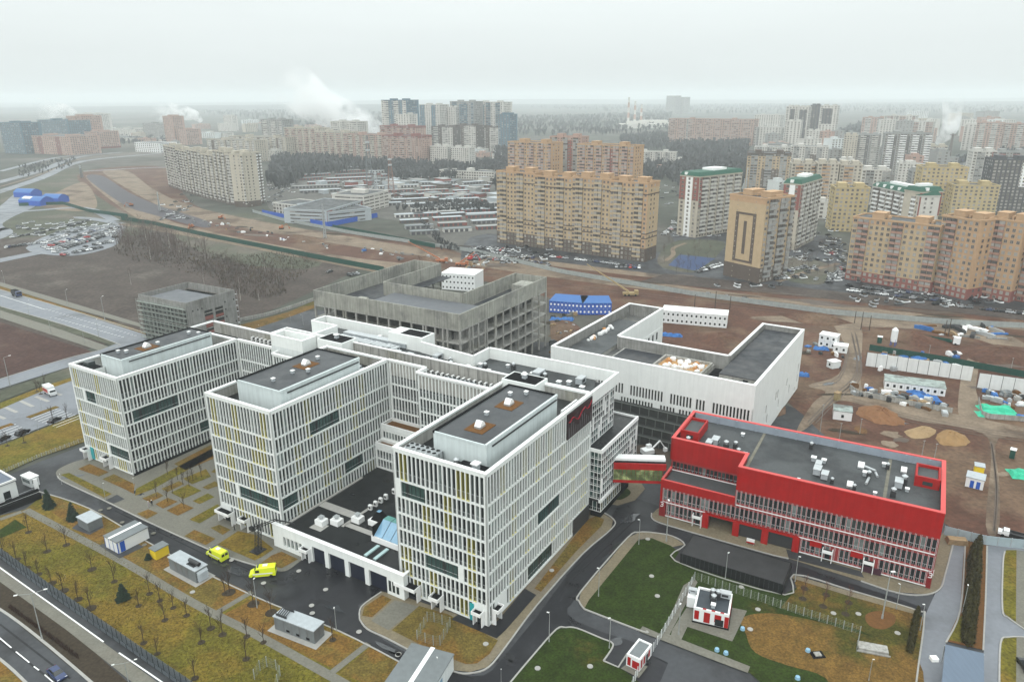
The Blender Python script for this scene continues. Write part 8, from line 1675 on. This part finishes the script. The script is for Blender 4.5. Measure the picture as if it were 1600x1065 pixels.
# distant woods: single mass each
for i, (poly, n, h) in enumerate((([(415, 290), (430, 252), (560, 248), (668, 262), (668, 272), (560, 268), (480, 278), (440, 300)], 700, 16), ([(600, 265), (700, 262), (800, 255), (800, 278), (740, 278), (700, 282), (610, 285)], 420, 14), ([(775, 238), (798, 240), (792, 300), (775, 300)], 160, 16), ([(985, 278), (1060, 250), (1165, 252), (1165, 300), (1056, 300), (1050, 285)], 520, 16), ([(1040, 232), (1170, 226), (1165, 248), (1050, 246)], 300, 18), ([(960, 215), (1045, 210), (1045, 236), (990, 236)], 260, 14), ([(790, 215), (800, 185), (1050, 178), (1046, 206), (960, 212)], 900, 18), ([(420, 196), (600, 186), (700, 192), (800, 196), (700, 206), (520, 205)], 500, 18), ([(1300, 214), (1345, 195), (1345, 240), (1300, 250)], 260, 18), ([(1480, 262), (1510, 250), (1540, 270), (1500, 290)], 160, 14), ([(1286, 268), (1312, 262), (1312, 300), (1290, 300)], 120, 14), ([(120, 212), (230, 204), (270, 218), (260, 228), (150, 226)], 260, 12), ([(1560, 230), (1640, 228), (1640, 250), (1560, 250)], 120, 14), ([(610, 330), (700, 318), (770, 322), (772, 332), (690, 332)], 200, 6), ([(650, 340), (700, 380), (720, 392), (690, 392)], 90, 4), ([(30, 262), (120, 248), (110, 262), (30, 280)], 100, 6), ([(800, 168), (1200, 164), (1640, 166), (1640, 178), (1300, 180), (1000, 178)], 1300, 22), ([(300, 176), (560, 172), (600, 182), (400, 190)], 400, 22))):
    tufts('woodland', poly, n, h, woodm, 40+i, k=10, w=h*.11)
# lone trees by the blocks
for i in range(110):
    x = rnd.uniform(1035, 1320); y = rnd.uniform(378, 430)
    if 1125 < x < 1215: continue
    plant(BIG, G(x, y), rnd.uniform(.3, .45), 'small bare tree in the yards between the tall blocks', 'yard trees between the blocks', rnd)
for (px, py, s) in ((205, 445, .6), (321, 456, .8), (376, 470, .9), (456, 420, .5), (405, 470, .7)): plant(BIR, G(px, py), s, 'pale-stemmed birch standing out beside the scaffolded building and thicket', 'birches by the thicket', rnd, 'birch_tree')
# hedge on the dark verge, bottom left
b = MB(); rr = random.Random(4)
for i in range(900):
    t_ = rr.random(); x, y = lerp((14, 948), (122, 1028), t_); P = G(x+rr.uniform(-1.5, 1.5), y+rr.uniform(-1.5, 1.5)); h = rr.uniform(.3, 1.0); a = rr.uniform(0, PI); s = .12; b.quad([(P[0]-math.cos(a)*s, P[1]-math.sin(a)*s, .1), (P[0]+math.cos(a)*s, P[1]+math.sin(a)*s, .1), (P[0]+math.cos(a)*s*2+rr.uniform(-.2, .2), P[1]+math.sin(a)*s*2, .1+h)])
b.build('low_hedge', mat('dark_red_hedge', (.05, .028, .02), .95, .3, 2), label='low dark leafless hedge on the verge beside the boulevard', cat='hedge')
# grass tufts near the camera
gt = mat('grass_blades', (.13, .095, .022), .95, .35, 1.5, col2=(.08, .08, .015))
b = MB(); rr = random.Random(6)
for poly, n in (([(0, 860), (40, 800), (160, 850), (300, 950), (470, 1040), (440, 1080), (300, 1060), (160, 970)], 9000), ([(300, 1065), (470, 1040), (560, 1090), (400, 1110)], 1500)):
    for (x, y) in scatter(poly, n, rr): a = rr.uniform(0, PI); s = .09; h = rr.uniform(.08, .22); b.quad([(x-math.cos(a)*s, y-math.sin(a)*s, .16), (x+math.cos(a)*s, y+math.sin(a)*s, .16), (x+rr.uniform(-.1, .1), y+rr.uniform(-.1, .1), .16+h)])
b.build('grass', gt, kind='stuff', label='tufts of winter grass on the big left lawn')
# ------------------------------------------------------------------ steam plumes
def plume(label, pts, dens, seed):
    """pts: (px, py, distance y, radius) from the source up; one closed tube with noisy outline"""
    b = MB(); rnd = random.Random(seed); k = 12; rings = []
    C_ = []
    for (px, py, Y, r) in pts:
        d = ray(px, py); t = Y/d[1]; C_.append((Vector((d[0]*t, Y, CAMH+d[2]*t)), r))
    base = C_[0][0].copy()
    for i, (c, r) in enumerate(C_):
        a = C_[max(0, i-1)][0]; e = C_[min(len(C_)-1, i+1)][0]; d = (e-a).normalized(); x = Vector((0, 1, 0)).cross(d).normalized(); y = d.cross(x)
        for j in range(k): th = 2*PI*j/k; q = r*(1+rnd.uniform(-.15, .15)); b.v.append(tuple(c-base+x*q*math.cos(th)+y*q*math.sin(th)))
    for i in range(len(C_)-1):
        for j in range(k): jj = (j+1) % k; b.f.append((i*k+j, i*k+jj, (i+1)*k+jj, (i+1)*k+j)); b.m.append(0)
    b.f.append(tuple(k-1-j for j in range(k))); b.m.append(0); b.f.append(tuple((len(C_)-1)*k+j for j in range(k))); b.m.append(0)
    m = bpy.data.materials.new('steam'); m.use_nodes = True; t = m.node_tree; t.nodes.remove(t.nodes['Principled BSDF']); pv = t.nodes.new('ShaderNodeVolumePrincipled'); pv.inputs['Color'].default_value = (.98, .98, .98, 1); pv.inputs['Anisotropy'].default_value = 0
    g = t.nodes.new('ShaderNodeNewGeometry'); n = t.nodes.new('ShaderNodeTexNoise'); n.inputs['Scale'].default_value = 1/(pts[len(pts)//2][3]*1.1); n.inputs['Detail'].default_value = 6; t.links.new(g.outputs['Position'], n.inputs['Vector'])
    r_ = t.nodes.new('ShaderNodeMapRange'); r_.inputs[1].default_value = .44; r_.inputs[2].default_value = .62; r_.inputs[3].default_value = 0; r_.inputs[4].default_value = dens; t.links.new(n.outputs[0], r_.inputs[0])
    # thin out with distance from the source
    tcn = t.nodes.new('ShaderNodeTexCoord'); vl = t.nodes.new('ShaderNodeVectorMath'); vl.operation = 'LENGTH'; t.links.new(tcn.outputs['Object'], vl.inputs[0]); LN = (C_[-1][0]-base).length
    f_ = t.nodes.new('ShaderNodeMapRange'); f_.inputs[1].default_value = 0; f_.inputs[2].default_value = LN; f_.inputs[3].default_value = 1; f_.inputs[4].default_value = .0; t.links.new(vl.outputs['Value'], f_.inputs[0])
    mu = t.nodes.new('ShaderNodeMath'); mu.operation = 'MULTIPLY'; t.links.new(r_.outputs[0], mu.inputs[0]); t.links.new(f_.outputs[0], mu.inputs[1]); t.links.new(mu.outputs[0], pv.inputs['Density']); t.links.new(pv.outputs[0], t.nodes['Material Output'].inputs['Volume'])
    return b.build('steam_plume', m, loc=base, label=label, cat='steam')
plume('large steam plume drifting left from behind the lattice masts', [(605, 240, 1500, 5), (600, 222, 1500, 12), (590, 206, 1500, 20), (572, 196, 1500, 26), (548, 186, 1500, 30), (522, 174, 1500, 34), (495, 160, 1500, 40), (465, 142, 1500, 46), (430, 125, 1500, 50)], .14, 1)
plume('steam plume curling from the tall thin slab at far left', [(121, 190, 2300, 8), (116, 180, 2300, 14), (104, 174, 2300, 20), (86, 172, 2300, 24), (62, 170, 2300, 30)], .12, 2)
plume('steam plume left of the centre skyline', [(315, 190, 2600, 8), (306, 181, 2600, 16), (292, 176, 2600, 24), (272, 176, 2600, 28), (240, 176, 2600, 36)], .12, 3)
plume('steam plume rising beside the dark chimney at the right', [(1464, 226, 1500, 5), (1474, 214, 1500, 12), (1484, 200, 1500, 17), (1488, 182, 1500, 18), (1490, 165, 1500, 20), (1488, 150, 1500, 20)], .16, 4)
plume('low steam puff between the yellow blocks at the right', [(1478, 284, 950, 6), (1488, 276, 950, 9), (1505, 270, 950, 12), (1522, 262, 950, 12), (1530, 252, 950, 9)], .14, 5)
# ------------------------------------------------------------------ haze: one closed box round everything, sky outside
b = MB(); b.box(-16500, -700, -1, 16500, 26500, 165)
m = bpy.data.materials.new('haze'); m.use_nodes = True; t = m.node_tree; t.nodes.remove(t.nodes['Principled BSDF']); pv = t.nodes.new('ShaderNodeVolumePrincipled'); pv.inputs['Color'].default_value = (.94, .985, 1.0, 1); pv.inputs['Density'].default_value = .00018; pv.inputs['Anisotropy'].default_value = .0
t.links.new(pv.outputs[0], t.nodes['Material Output'].inputs['Volume'])
b.build('haze', m, kind='stuff')
